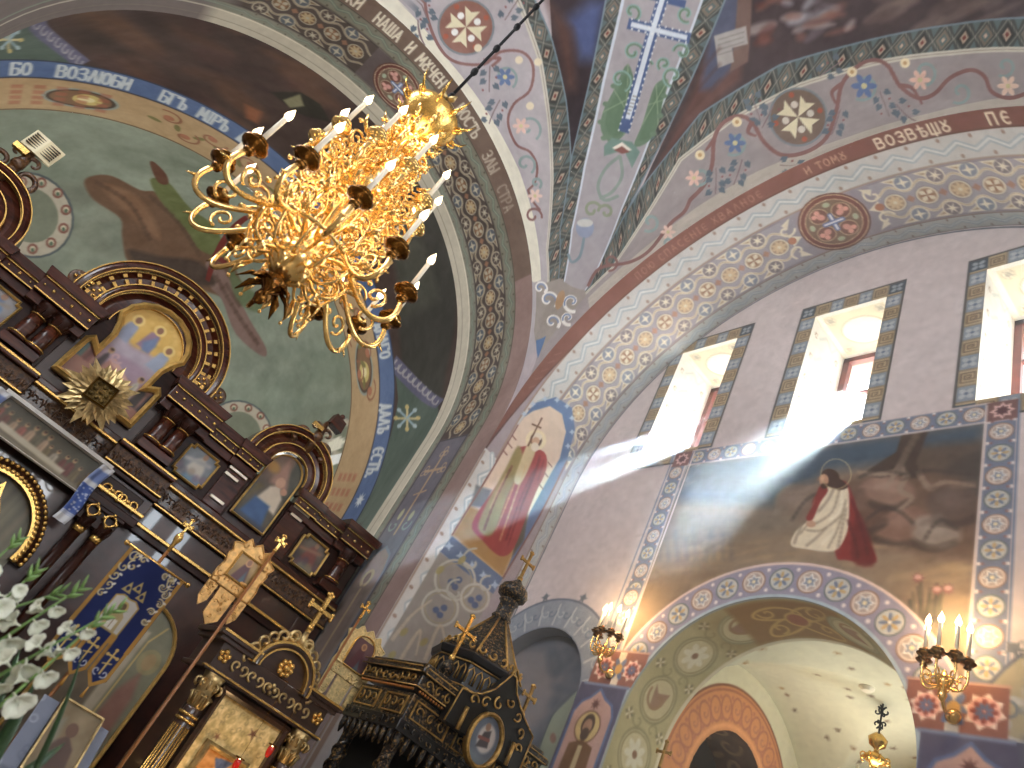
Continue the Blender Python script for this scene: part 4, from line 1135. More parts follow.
for k in range(9):
    t = k / 8; q = (632 + 54 * t, 24 + 13 * t)
    for sy in (-5, 5): dm.ell((q[0], q[1] + sy), 1, 1, (226, 228, 226), px=True, n=7)
for k in range(6): dm.line([(633 - k * 1.4, 96 + k * 3.4), (637 - k * 1.4, 97 + k * 3.4)], 1, (120, 112, 100), px=True)
dm.poly([(604, 146), (612, 138), (632, 142), (640, 152), (632, 168), (624, 150), (604, 156)], (110, 138, 128), px=True); dm.poly([(612, 148), (622, 142), (632, 150), (622, 152)], (226, 214, 200), px=True); dm.poly([(614, 150), (622, 146), (630, 152), (622, 154)], (130, 80, 72), px=True)
for pts in ([(620, 156), (606, 168), (598, 186), (604, 200), (618, 196)], [(620, 156), (622, 176), (612, 192), (600, 198)]): dm.line(pts, 3.2, (130, 146, 136), px=True)
dm.spiral((592, 210), 2, 9, 0, 6, 2.6, (136, 146, 120), px=True); dm.spiral((606, 212), 2, 8, 3, -3, 2.6, (136, 146, 120), px=True)
dm.ell((585, 228), 9, 10, (140, 150, 176), px=True); dm.ell((585, 223), 8, 4, (196, 196, 190), px=True); dm.line([(584, 238), (580, 256), (572, 262), (568, 254)], 2.6, (120, 140, 150), px=True)
# scrolls at the foot of the rib
dm.poly([(536, 282), (560, 278), (585, 290), (586, 296), (556, 330), (541, 352), (534, 330)], (150, 140, 132), px=True)
for c, r, s_ in (((548, 300), 10, 1), ((572, 302), 10, -1), ((552, 322), 8, 1), ((568, 318), 7, -1), ((540, 288), 7, 1)):
    dm.spiral(c, r * .15, r, 1, 1 + s_ * 6, 3, (226, 222, 216), px=True); dm.spiral(c, r * .1, r * .8, 1.4, 1.4 + s_ * 5, 1.4, (120, 136, 170), px=True)
dm.ell((560, 300), 4, 10, (170, 134, 100), px=True, rot=.3); dm.poly([(536, 340), (546, 336), (538, 358)], (84, 112, 156), px=True)
dm.mottle(.6, 6, 15); dm.mottle(.12, 3, 16)
def domeP(S, T):
    a = np.clip(S / H, -pi / 2, pi / 2); b = np.clip(T / H, -pi / 2, pi / 2)
    return np.stack([XC + H * np.sin(a), YC + H * np.sin(b), ZS + H * np.sqrt(np.cos(a) ** 2 + np.cos(b) ** 2)], -1)
E1 = H * pi / 2
tag(grid_mesh('ceiling', domeP, fine(-.9, E1, .0155, lo=-E1, coarse=.3), fine(-3.3, E1, .0165, lo=-E1, coarse=.3), dm, PLASTER), kind='structure')
del dm

# ---- sanctuary behind the screen: vault, band of letters, conch
sv = Paint(-.8, 15.9, -.05, 5.2, .021, (78, 60, 56), uv_s)
S = uv_s
for i in range(90):
    c = (random.uniform(20, 330), random.uniform(5, 120)); sv.ell(c, random.uniform(14, 46), random.uniform(3, 9), random.choice([(104, 72, 56), (62, 46, 50), (128, 86, 60), (92, 62, 60), (58, 46, 44)]), .4, .5 + random.uniform(-.25, .2), px=True, soft=.2)
sv.poly([(270, 92), (300, 92), (320, 104), (330, 122), (305, 116), (290, 108)], (54, 50, 42), px=True, soft=.03); sv.poly([(283, 100), (300, 94), (304, 106), (290, 108)], (140, 136, 104), px=True, soft=.02); sv.poly([(245, 104), (262, 112), (258, 124), (246, 118)], (150, 92, 64), px=True, soft=.1)
sv.poly([(400, 150), (450, 200), (446, 370), (430, 430), (402, 370), (398, 330), (390, 200)], (64, 62, 58), px=True, soft=.2)
sv.poly([(380, 200), (420, 240), (440, 300), (400, 320)], (78, 78, 70), px=True, soft=.25)
# green corners with a snow-crystal cross, edged by key pattern
for pts, key, cc in (([(-60, 40), (18, 12), (84, 62), (60, 66), (0, 60), (-60, 62)], [(20, 10), (84, 64)], (10, 40)), ([(394, 366), (436, 396), (440, 440), (420, 480), (372, 520), (352, 524), (386, 450), (398, 400)], [(394, 362), (438, 402)], (407, 418))):
    sv.poly(pts, (84, 100, 92), px=True)
    sv.line(key, 13, (98, 96, 128), px=True); n = 9
    for k in range(n):
        a = (key[0][0] + (key[1][0] - key[0][0]) * (k + .2) / n, key[0][1] + (key[1][1] - key[0][1]) * (k + .2) / n); b = (a[0] + 3.5, a[1] + 3)
        sv.line([(a[0] + 2, a[1] - 3), (a[0] - 2, a[1] + 3), (b[0] - 2, b[1] + 3), (b[0] + 1, b[1] - 1)], 1.3, (170, 166, 172), px=True)
    for k in range(8):
        t = k * pi / 4; sv.line([cc, (cc[0] + 13 * cos(t), cc[1] + 13 * sin(t))], 2.2, (150, 178, 196) if k % 2 else (206, 190, 140), px=True); sv.ell((cc[0] + 11 * cos(t), cc[1] + 11 * sin(t)), 2.2, 2.2, (170, 190, 200) if k % 2 else (206, 184, 120), px=True, n=8)
# bands
sv.rect(-.8, 15.9, 3.0, 3.72, (88, 110, 158)); sv.rect(-.8, 15.9, 3.72, 5.2, (188, 156, 116))
for t, wd, c in ((3.02, .05, (60, 64, 84)), (3.70, .05, (70, 66, 76)), (5.12, .06, (110, 90, 70))): sv.line([(-.8, t), (15.9, t)], wd, c)
for wd_, p_ in (('БО', (12, 66)), ('ВОЗЛЮБИ', (58, 70)), ('БГЪ', (163, 93)), ('МІРЪ', (201, 110)), ('ЯКО', (243, 132)), ('СЫНА', (290, 170)), ('СВОЕГО', (330, 215)), ('ДНАГО', (383, 322)), ('ДАЛЪ', (388, 404)), ('ЕСТЬ.', (385, 448))):
    s_ = S(p_)[0]
    sv.text(wd_, lambda u, v: (s_ - u * .60, 3.60 - v * 1.5), .31, .062, (198, 206, 214), gap=.26)
q_ = S((356, 500)); sv.star((q_[0], 3.36), .18, .08, 9, (206, 214, 224))
for q in ((82, 97), (363, 368)):
    c = S(q); c = (c[0], 4.42)
    sv.ell(c, .62, .44, (150, 158, 150)); sv.ell(c, .56, .38, (84, 70, 62)); sv.ell(c, .50, .33, (134, 100, 74)); sv.ell((c[0] - .1, c[1]), .24, .24, (206, 184, 110)); sv.ell((c[0] - .08, c[1]), .14, .12, (228, 214, 160))
for base in (9.2, 4.6):
    for k in range(7):
        q = (base - 1.6 + k * .42, 4.42); sv.spiral((q[0], 4.42 + (.25 if k % 2 else -.25)), .04, .3, k, k + 5.5, .05, (150, 98, 74)); sv.ell((q[0], 4.42 + (.25 if k % 2 else -.25)), .1, .1, (176, 112, 86)); sv.ell((q[0] + .2, 4.45), .14, .06, (126, 120, 72), rot=k)
for base, n in ((11.2, 5), (1.1, 12)):
    for k in range(n):
        s0 = base + k * .34 if base > 5 else base - k * .34
        for j in range(4): sv.rect(s0 - .09, s0 + .09, 4.0 + j * .24, 4.16 + j * .24, (176, 96, 76), .55, .02)
sv.mottle(1.2, 7, 21); sv.mottle(.2, 4, 22)
def loftP(Sx, T):
    y = 10.0 + T
    cx, cz, r = loft_at(y)
    th = np.clip(Sx / LR, 0, pi)
    return np.stack([cx + r * np.cos(th), y, cz + r * np.sin(th) + np.minimum(Sx, 0) - np.maximum(Sx - pi * LR, 0)], -1)
tag(grid_mesh('ceiling_sanctuary', loftP, fine(-.6, 15.0, .026, lo=-6.6, hi=pi * LR + 6.6, coarse=.4), sorted(set(list(np.linspace(0, 3, 100)) + list(np.linspace(3, 3.72, 36)) + list(np.linspace(3.72, 5.15, 60)))), sv, PLASTER), kind='structure')
del sv
cn = Paint(-8.0, 8.0, -1.5, 8.0, .021, (134, 144, 128), uv_c)
cn.mottle(1.6, 15, 23, 4)
for i in range(60):
    c = (random.uniform(40, 150), random.uniform(190, 290)); cn.ell(c, random.uniform(10, 26), random.uniform(6, 14), random.choice([(126, 132, 116), (160, 168, 150), (112, 116, 104)]), .3, px=True, soft=.25)
for i in range(50):
    c = (random.uniform(215, 340), random.uniform(300, 420)); cn.ell(c, random.uniform(10, 26), random.uniform(6, 14), random.choice([(132, 148, 132), (156, 166, 150), (122, 132, 120)]), .3, px=True, soft=.25)
for i in range(46):
    c = (random.choice([random.uniform(45, 130), random.uniform(215, 330)]), random.uniform(215, 400)); r_ = random.uniform(9, 20)
    cn.ell(c, r_, r_ * .8, (150, 160, 144), .22, px=True, soft=.12); cn.ell((c[0] + 3, c[1] + 5), r_ * .9, r_ * .6, (96, 108, 98), .22, px=True, soft=.2)
# robed rider of the clouds: brown mantle, green tunic
cn.blob([(84, 183), (92, 176), (112, 176), (140, 190), (156, 192), (168, 206), (212, 232), (232, 262), (240, 300), (150, 270), (128, 262), (122, 236), (120, 218), (94, 200)], (112, 82, 62), px=True, soft=.05)
cn.blob([(150, 180), (168, 182), (190, 208), (214, 226), (226, 256), (200, 250), (186, 230), (164, 206)], (104, 112, 66), px=True, soft=.04)
cn.blob([(150, 164), (154, 162), (166, 174), (168, 184), (158, 182)], (104, 66, 50), px=True, soft=.02)
cn.blob([(206, 262), (224, 270), (238, 296), (250, 320), (266, 348), (262, 356), (236, 334), (222, 300), (210, 286)], (132, 104, 98), px=True, soft=.04)
cn.blob([(100, 184), (130, 192), (150, 212), (160, 240), (130, 216)], (146, 106, 78), .7, px=True, soft=.12); cn.blob([(128, 250), (160, 256), (200, 262), (214, 286), (150, 276)], (78, 62, 54), px=True, soft=.12)
cn.line([(208, 280), (250, 216)], 5, (120, 46, 40), px=True); cn.line([(214, 254), (232, 268)], 5, (120, 46, 40), px=True)
cn.blob([(228, 262), (240, 280), (262, 300), (258, 312), (236, 300)], (96, 112, 78), .9, px=True, soft=.08)
for pts in ([(96, 182), (130, 204), (150, 240)], [(150, 196), (178, 222), (200, 256)], [(216, 276), (236, 312), (258, 344)], [(226, 284), (240, 306)]): cn.line(pts, 4, (84, 62, 50), .5, px=True, soft=.06)
# painted lunettes low on the apse wall
for c, r in (((30, 215), 46), ((240, 432), 34), ((346, 440), 24)):
    cn.ell(c, r, r * .9, (84, 92, 98), px=True, rot=.7); cn.ell(c, r * .95, r * .85, (186, 176, 158), px=True, rot=.7); cn.ell(c, r * .64, r * .58, (124, 130, 112), px=True, rot=.7)
    for k in range(9):
        t = -2.9 + k * .55; q = (c[0] + r * .79 * cos(t), c[1] + r * .74 * sin(t)); cn.ell(q, r * .12, r * .12, (136, 84, 74), px=True, n=9); cn.ell(q, r * .07, r * .07, (214, 204, 176), px=True, n=8); cn.ell((q[0], q[1] + 1), r * .04, r * .05, (80, 104, 84), px=True, n=7)
cn.poly([(326, 444), (338, 436), (346, 440), (342, 448), (328, 452)], (236, 232, 214), px=True); cn.poly([(327, 456), (344, 452), (342, 462), (330, 466)], (246, 248, 250), px=True)  # daylit apse windows, their brightness painted as white patches
cn.mottle(.3, 5, 24)
def conchP(Sx, T):
    ph = Sx / CR; e = np.maximum(T, 0) / CR
    return np.stack([CC[0] + CR * np.cos(e) * np.sin(ph), CC[1] + CR * np.cos(e) * np.cos(ph), CC[2] + CR * np.sin(e) + np.minimum(T, 0)], -1)
tag(grid_mesh('wall_apse', conchP, fine(-6.6, 6.6, .026, lo=-CR * pi / 2, hi=CR * pi / 2, coarse=.2), fine(-.4, 7.0, .026, lo=-6.5, hi=CR * pi / 2, coarse=.3), cn, PLASTER), kind='structure')
del cn

# ---- the side chapel seen through the arch in the wall
sf = Paint(-2.8, 7.6, -.02, .86, .012, (176, 166, 118))
sf.mottle(.4, 8, 31)
RA = ARC[2]
for k in range(-2, 13):
    s = RA * pi / 2 + (k - 5) * .62
    c = (s, .42)
    if k == 5:
        sf.rect(s - .62, s + .62, .06, .76, (156, 116, 66), 1, .06)
        for j in range(4):
            t = pi / 4 + j * pi / 2; q = (c[0] + .24 * cos(t), c[1] + .17 * sin(t)); sf.ell(q, .26, .11, (206, 168, 96), rot=t * .8 if j % 2 == 0 else -.5 * (1 if j == 1 else 1), ring=.035); sf.spiral((c[0] + .38 * cos(t), c[1] + .2 * sin(t)), .02, .10, t, t + 5.5, .03, (206, 168, 96))
        sf.ell(c, .12, .12, (170, 104, 70)); sf.ell(c, .12, .12, (206, 168, 96), ring=.03)
        continue
    if k in (4, 6):
        sf.rect(s - .31, s + .31, .05, .8, (150, 118, 70), .5, .3)
    sf.ell(c, .27, .27, (150, 142, 102)); sf.ell(c, .24, .24, (194, 184, 140)); sf.ell(c, .22, .22, (150, 138, 96), ring=.02)
    if k % 2:
        sf.petals(c, .17, 7, (210, 206, 180), .04); sf.ell(c, .04, .04, (140, 100, 70))
    else:
        sf.poly([(c[0] - .14, c[1] - .05), (c[0] - .04, c[1] + .1), (c[0] + .12, c[1] + .12), (c[0] + .05, c[1] - .04), (c[0] + .12, c[1] - .13)], (158, 122, 96)); sf.spiral(c, .02, .17, 0, 5, .03, (156, 120, 84))
    for q in ((s + .31, .14), (s + .31, .7)): sf.petals(q, .07, 4, (134, 124, 90), .02); sf.petals(q, .06, 4, (214, 206, 170), .012, rot=pi / 4)
    for q, a0 in (((s + .31, .3), 0), ((s + .31, .55), 3)): sf.spiral(q, .02, .09, a0, a0 + 5, .022, (140, 134, 92), .7)
sf.rect(-2.8, 7.6, .77, .86, (214, 206, 176)); sf.rect(-2.8, 7.6, -.02, .03, (150, 160, 160))
AX = WX + .82
def soffP(Sx, T):
    th = np.clip(Sx / RA, 0, pi)
    return np.stack([WX + T, ARC[0] + RA * np.cos(th), ARC[1] + RA * np.sin(th) + np.minimum(Sx, 0) - np.maximum(Sx - pi * RA, 0)], -1)
tag(grid_mesh('trim_3', soffP, fine(-.9, 5.6, .014, lo=-ARC[1], hi=RA * pi + ARC[1], coarse=.2), np.linspace(0, .82, 60), sf, PLASTER), kind='structure')
# groin vault and walls of the chapel
VX, VY, VR, VZ = 8.70, 4.12, 1.98, 3.90
vp = Paint(-VR, VR, -VR, VR, .016, (214, 214, 190))
vp.mottle(.8, 6, 33)
for i in range(70):
    c = (random.uniform(-VR, VR), random.uniform(-VR, VR)); col = random.choice([(128, 92, 62), (176, 140, 84), (110, 86, 66)])
    vp.star(c, .05, .02, 5, col, rot=random.random())
for k in np.linspace(-1, 1, 9):
    vp.line([(k * VR - .02, k * VR), (k * VR + .02, k * VR)], .01, (190, 184, 160))
def vaultP(Sx, T):
    m = np.minimum(np.abs(Sx), np.abs(T))
    m = np.sqrt(m * m + .0)                                   # groins
    return np.stack([VX + Sx, VY + T, VZ + np.sqrt(np.maximum(VR * VR - m * m, 0)) * .95], -1)
tag(grid_mesh('ceiling_chapel', vaultP, np.linspace(-VR, VR, 131), np.linspace(-VR, VR, 131), vp, PLASTER), kind='structure')
OC = (8.70, 4.10, 1.41, 0.86)                                 # orange arch: centre x, springing, outer and inner radius
def chapel_wall(name, frame, seed):
    """a chapel wall with an orange framed arch; frame(u, z) -> point"""
    cp = Paint(-VR, VR, 0, 6.0, .015, (210, 208, 182))
    cp.mottle(.8, 6, seed)
    arc = lambda r: [(r * cos(pi * k / 40), OC[1] + r * sin(pi * k / 40)) for k in range(41)]
    cp.poly([(OC[2], 0)] + arc(OC[2]) + [(-OC[2], 0)], (204, 134, 84)); cp.line(arc(OC[2]), .03, (120, 70, 50)); cp.line(arc(OC[3] + .06), .05, (222, 150, 98)); cp.line(arc(OC[2] - .06), .03, (166, 98, 70))
    for k in range(15):
        t = pi * (k + .5) / 15; q = (1.13 * cos(t), OC[1] + 1.13 * sin(t)); cp.ell(q, .15, .11, (170, 104, 80), rot=t, ring=.03); cp.spiral(q, .01, .07, t, t + 5, .025, (176, 112, 86))
        for r in (1.26, 1.0): cp.ell((r * cos(t + .1), OC[1] + r * sin(t + .1)), .03, .03, (180, 110, 84))
    keep = lambda Sx, T: ~((np.abs(Sx) < OC[3]) & ((T < OC[1]) | (Sx ** 2 + (T - OC[1]) ** 2 < OC[3] ** 2))) & ((T < VZ) | (Sx ** 2 + ((T - VZ) / .95) ** 2 < (VR + .02) ** 2))
    return tag(grid_mesh(name, lambda Sx, T: frame(Sx, T), np.linspace(-VR, VR, 230), fine(3.0, 5.85, .016, lo=0, coarse=.3), cp, PLASTER, keep=keep), kind='structure')
chapel_wall('wall_chapel_east', lambda u, z: np.stack([VX + u, np.full_like(u, VY + VR), z], -1), 35)
chapel_wall('wall_chapel_south', lambda u, z: np.stack([np.full_like(u, VX + VR), VY - u, z], -1), 36)
ip = Paint(-6, 9, 0, .8, .015, (120, 84, 60)); ip.mottle(.3, 14, 37)
for k in range(14): ip.spiral((-1 + k * .35, .35), .03, .2, k, k + 5, .04, (176, 134, 92)); ip.ell((-.85 + k * .35, .6), .1, .05, (150, 110, 70), rot=k)
for nm, fr in (('trim_4', lambda x, z, t: np.stack([VX + x, VY + VR + t, z], -1)), ('trim_5', lambda x, z, t: np.stack([VX + VR + t, VY - x, z], -1))):
    def inP(Sx, T, fr=fr):
        r = OC[3]; th = np.clip(Sx / r, 0, pi)
        return fr(r * np.cos(th), OC[1] + r * np.sin(th) + np.minimum(Sx, 0) - np.maximum(Sx - pi * r, 0), T)
    tag(grid_mesh(nm, inP, fine(-1.0, 3.6, .03, lo=-OC[1], hi=pi * OC[3] + OC[1], coarse=.3), np.linspace(0, .7, 24), ip, PLASTER), kind='structure')
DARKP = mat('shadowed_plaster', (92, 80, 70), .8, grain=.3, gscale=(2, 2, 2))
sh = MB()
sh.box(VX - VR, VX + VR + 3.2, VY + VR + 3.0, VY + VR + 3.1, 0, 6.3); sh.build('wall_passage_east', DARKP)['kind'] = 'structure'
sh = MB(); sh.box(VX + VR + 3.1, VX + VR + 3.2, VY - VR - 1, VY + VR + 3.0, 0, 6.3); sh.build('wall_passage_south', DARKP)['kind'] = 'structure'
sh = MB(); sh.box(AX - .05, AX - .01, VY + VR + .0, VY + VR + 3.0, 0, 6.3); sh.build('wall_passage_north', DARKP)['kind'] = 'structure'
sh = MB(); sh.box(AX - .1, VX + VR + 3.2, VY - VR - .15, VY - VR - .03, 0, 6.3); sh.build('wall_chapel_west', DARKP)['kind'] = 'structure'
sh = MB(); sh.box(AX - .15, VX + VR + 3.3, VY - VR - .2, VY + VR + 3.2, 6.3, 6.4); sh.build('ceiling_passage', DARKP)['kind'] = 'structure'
# chapel's own north wall face (around the soffit opening)
kp = Paint(-VR, VR, 0, 6, .05, (206, 204, 180))
tag(grid_mesh('wall_chapel_north', lambda u, z: np.stack([np.full_like(u, AX), VY + u, z], -1), np.linspace(-VR, VR, 160), np.linspace(0, 5.9, 240), kp, PLASTER,
    keep=lambda a, b: ~((np.abs(a) < RA + .03) & ((b < ARC[1]) | (a ** 2 + (b - ARC[1]) ** 2 < (RA + .03) ** 2)))), kind='structure')
# blind niche
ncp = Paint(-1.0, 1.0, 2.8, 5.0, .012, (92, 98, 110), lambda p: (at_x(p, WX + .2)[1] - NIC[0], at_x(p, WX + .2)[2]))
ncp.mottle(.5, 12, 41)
ncp.poly([(492, 665), (512, 648), (545, 650), (553, 690), (545, 720), (500, 740), (480, 700)], (134, 128, 130), .8, px=True, soft=.12)
for i in range(14): ncp.line([(random.uniform(-.8, .8), random.uniform(3.6, 4.8)) for _ in range(2)], .05, (150, 138, 138), .3, soft=.1)
ncp.poly([(520, 790), (530, 768), (552, 716), (576, 692), (590, 690), (580, 790)], (150, 160, 138), px=True, soft=.01); ncp.line([(530, 775), (552, 716), (576, 690)], 1.5, (96, 104, 110), px=True); ncp.ell((553, 738), 3, 5, (150, 100, 84), .8, px=True, soft=.01)
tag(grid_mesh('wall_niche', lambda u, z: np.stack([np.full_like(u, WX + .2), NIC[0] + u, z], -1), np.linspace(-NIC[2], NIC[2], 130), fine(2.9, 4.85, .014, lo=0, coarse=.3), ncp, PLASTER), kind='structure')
nsp = Paint(-5, 8, 0, .5, .05, (120, 128, 140))
tag(grid_mesh('trim_6', lambda Sx, T: np.stack([WX + T, NIC[0] + NIC[2] * np.cos(np.clip(Sx / NIC[2], 0, pi)), NIC[1] + NIC[2] * np.sin(np.clip(Sx / NIC[2], 0, pi)) + np.minimum(Sx, 0) - np.maximum(Sx - pi * NIC[2], 0)], -1),
    fine(0, pi * NIC[2], .03, lo=-NIC[1], hi=pi * NIC[2] + NIC[1], coarse=.4), np.linspace(0, .2, 6), nsp, PLASTER), kind='structure')
fl = MB(); fl.box(-12, 16, -14, 22, -.12, 0)
fl.build('floor', mat('stone_floor', (150, 138, 124), .4, grain=.3, gscale=(1, 1, 1)))['kind'] = 'structure'

# ---- the rest of the crossing, out of the photograph: it keeps the daylight to the windows
shp = Paint(-20, 30, -20, 30, .5, (186, 172, 168))
LX = 2 * XC - WX                                              # opposite wall, its windows assumed
def shell(name, f, a, b, keep=None):
    return tag(grid_mesh(name, f, a, b, shp, PLASTER, keep=keep), kind='structure')
thr = lambda S, r=H: np.clip(S / r, 0, pi)
shell('trim_7', lambda S, T: np.stack([2 * XC - XE - T, YC + H * np.cos(thr(S)), ZS + H * np.sin(thr(S)) + np.minimum(S, 0) - np.maximum(S - pi * H, 0)], -1), fine(0, pi * H, .2, lo=-ZS, hi=pi * H + ZS, coarse=1.5), np.linspace(0, 1.664, 4))
shell('trim_8', lambda S, T: np.stack([XC + H * np.cos(thr(S)), 2 * YC - YE - T, ZS + H * np.sin(thr(S)) + np.minimum(S, 0) - np.maximum(S - pi * H, 0)], -1), fine(0, pi * H, .2, lo=-ZS, hi=pi * H + ZS, coarse=1.5), np.linspace(0, 8.3, 12))
cut = lambda v: sorted(set(np.round(v, 3)))
shell('wall_left', lambda S, T: np.stack([np.full_like(S, LX), S, T], -1), cut(list(np.arange(.1, 8.2, .2)) + [v for W in WINS for v in W[:2]]), cut(list(np.arange(0, 11.2, .2)) + [7.6, 9.74]),
      keep=lambda S, T: ~(np.logical_or.reduce([(S > W[0]) & (S < W[1]) for W in WINS]) & (T > 7.6) & (T < 9.74)))
shell('wall_west', lambda S, T: np.stack([S, np.full_like(S, -8.0), T], -1), np.arange(-3.7, 4.5, .2), np.arange(0, 11.4, .2), keep=lambda S, T: ~((np.abs(S - XC) < 1.3) & (T > 4.6) & (T < 8.4)))  # unseen west window opening, assumed

ev = MB(); ev.box(WX + 1.0, WX + 1.48, .2, 8.2, 9.9, 10.05); ev.build('sun_baffle', mat('baffle_board', (120, 112, 104), .7, grain=.2))['kind'] = 'structure'  # unseen slab added outside to cut the sun and narrow the beams

# ------------------------------------------------------------------ chandelier
IVORY = mat('ivory_candle', (236, 226, 204), .45)
BULB = mat('lit_bulb', (255, 240, 214), .4, emit=(255, 226, 176), estr=9.0)
def spiral3(c, u, v, r0, r1, a0, a1, n=22):
    c, u, v = Vector(c), Vector(u), Vector(v)
    return [c + u * ((r0 + (r1 - r0) * k / n) * cos(a0 + (a1 - a0) * k / n)) + v * ((r0 + (r1 - r0) * k / n) * sin(a0 + (a1 - a0) * k / n)) for k in range(n + 1)]
def bez(p, n=14):
    p = [Vector(q) for q in p]
    out = []
    for k in range(n + 1):
        t = k / n; q = p[:]
        while len(q) > 1:
            q = [q[i] * (1 - t) + q[i + 1] * t for i in range(len(q) - 1)]
        out.append(q[0])
    return out
def bulb_mesh(mb, c, h=.09, r=.021):
    mb.lathe([(r * .45, 0), (r * .8, h * .12), (r, h * .32), (r * .72, h * .58), (r * .3, h * .82), (.001, h)], c, seg=10)
CX, CY, CZ = XC, YC, 3.75
ch = thing('chandelier', (CX, CY, CZ), 'large gilded many-armed chandelier hanging on a black chain in the middle of the church', 'chandelier')
# stem, bowls, crown
m = MB()
m.lathe([(.02, 4.1), (.06, 4.16), (.09, 4.3), (.05, 4.4), (.04, 4.5), (.10, 4.6), (.12, 4.68), (.06, 4.78), (.035, 4.86), (.05, 4.98), (.11, 5.06), (.12, 5.12), (.05, 5.2), (.03, 5.3), (.075, 5.4), (.085, 5.47), (.04, 5.56), (.025, 5.66), (.05, 5.74), (.03, 5.8), (.02, 6.0)], (CX, CY, 0), seg=20)
m.build('stem', BRASS, ch)
m = MB()
m.lathe([(.03, 3.98), (.08, 4.0), (.13, 4.05), (.16, 4.12), (.17, 4.2), (.15, 4.22), (.05, 4.22)], (CX, CY, 0), seg=28)
m.ring((CX, CY, 4.24), .36, .014, seg=40)
for k in range(24):
    t = 2 * pi * k / 24; m.ball((CX + .36 * cos(t), CY + .36 * sin(t), 4.25), .02, 8)
for k in range(12):
    t = 2 * pi * (k + .5) / 12; u = Vector((cos(t), sin(t), 0)); c = Vector((CX, CY, 4.12))
    m.tube(bez([c + u * .14, c + u * .22 + Vector((0, 0, -.12)), c + u * .34 + Vector((0, 0, -.08)), c + u * .36 + Vector((0, 0, .12))]), .012, 6)
    m.tube(spiral3(c + u * .26 + Vector((0, 0, .03)), u, (0, 0, 1), .06, .01, -1.6, 5, 16), .010, 6)
    m.tube([c + u * .24 + Vector((0, 0, -.07)), c + u * .30 + Vector((0, 0, -.14)), c + u * .30 + Vector((0, 0, -.22))], [.012, .03, .004], 6, flat=.4)
    m.ball(c + u * .30 + Vector((0, 0, -.24)), .014, 8)
m.build('lower_bowl', BRASS, ch)
m = MB()
m.lathe([(.03, 4.78), (.10, 4.8), (.18, 4.86), (.22, 4.92), (.20, 4.95), (.08, 4.93)], (CX, CY, 0), seg=24)
for k in range(16):
    t = 2 * pi * k / 16; m.ball((CX + .22 * cos(t), CY + .22 * sin(t), 4.95), .018, 8)
m.build('upper_bowl', BRASS, ch)
m = MB()
m.lathe([(.04, 5.66), (.09, 5.7), (.16, 5.76), (.22, 5.86), (.235, 5.92), (.22, 5.96), (.18, 5.93), (.12, 5.98), (.06, 6.06), (.02, 6.12)], (CX, CY, 0), seg=24)
for k in range(10):
    t = 2 * pi * k / 10; u = Vector((cos(t), sin(t), 0)); c = Vector((CX, CY, 5.92)) + u * .235
    m.tube(spiral3(c, u, (0, 0, 1), .055, .01, -2.6, 3.2, 16), .011, 6)
    m.tube([c - u * .02 + Vector((0, 0, -.02)), c + u * .07 + Vector((0, 0, .05)), c + u * .10 + Vector((0, 0, .12))], .016, 6, r1=.003)
m.build('crown', GOLD, ch)
m = MB()
m.lathe([(.001, 3.75), (.03, 3.77), (.045, 3.81), (.02, 3.85), (.07, 3.9), (.10, 3.94), (.05, 3.98), (.03, 4.02)], (CX, CY, 0), seg=16)
for k in range(8):
    t = 2 * pi * k / 8; u = Vector((cos(t), sin(t), 0)); c = Vector((CX, CY, 3.92))
    m.tube([c + u * .06, c + u * .14 + Vector((0, 0, -.03)), c + u * .19 + Vector((0, 0, -.12))], [.024, .032, .004], 6, flat=.4)
m.build('pendant', BRONZE, ch)
# openwork scroll brackets round the stem
def bracket(z0, z1, r, nm):
    mm = MB(); u = Vector((1, 0, 0)); v = Vector((0, 0, 1)); c = Vector((CX, CY, 0)); h = z1 - z0
    mm.tube(bez([c + u * .04 + v * z0, c + u * (r * 1.5) + v * (z0 + h * .15), c + u * r * .2 + v * (z0 + h * .5), c + u * r * 1.3 + v * (z0 + h * .7), c + u * .05 + v * z1]), .012, 6)
    mm.tube(spiral3(c + u * r * .95 + v * (z0 + h * .22), u, v, .075, .012, 0, 8), .010, 6)
    mm.tube(spiral3(c + u * r * .85 + v * (z0 + h * .68), u, v, .065, .012, 2, -6), .010, 6)
    mm.tube(spiral3(c + u * r * .55 + v * (z0 + h * .45), u, v, .055, .01, 1, 8), .009, 6)
    mm.ball(c + u * r * 1.02 + v * (z0 + h * .45), .022, 8); mm.ball(c + u * r * 1.05 + v * (z0 + h * .9), .018, 8)
    for k in (.1, .5, .9):
        mm.tube([c + u * r * .8 + v * (z0 + h * k), c + u * (r * .8 + .06) + v * (z0 + h * k + .03), c + u * (r * .8 + .09) + v * (z0 + h * k + .09)], [.016, .02, .003], 6, flat=.4)
    return mm.build(nm, BRASS, ch)
for (z0, z1, r, n) in ((4.2, 4.75, .44, 12), (4.35, 5.0, .30, 10), (4.75, 5.25, .36, 12), (5.0, 5.6, .22, 10), (5.35, 5.78, .14, 8)):
    b0 = bracket(z0, z1, r, 'scroll_bracket')
    for k in range(1, n):
        c = copy_tree(b0, ch); c.rotation_euler.z = 2 * pi * k / n
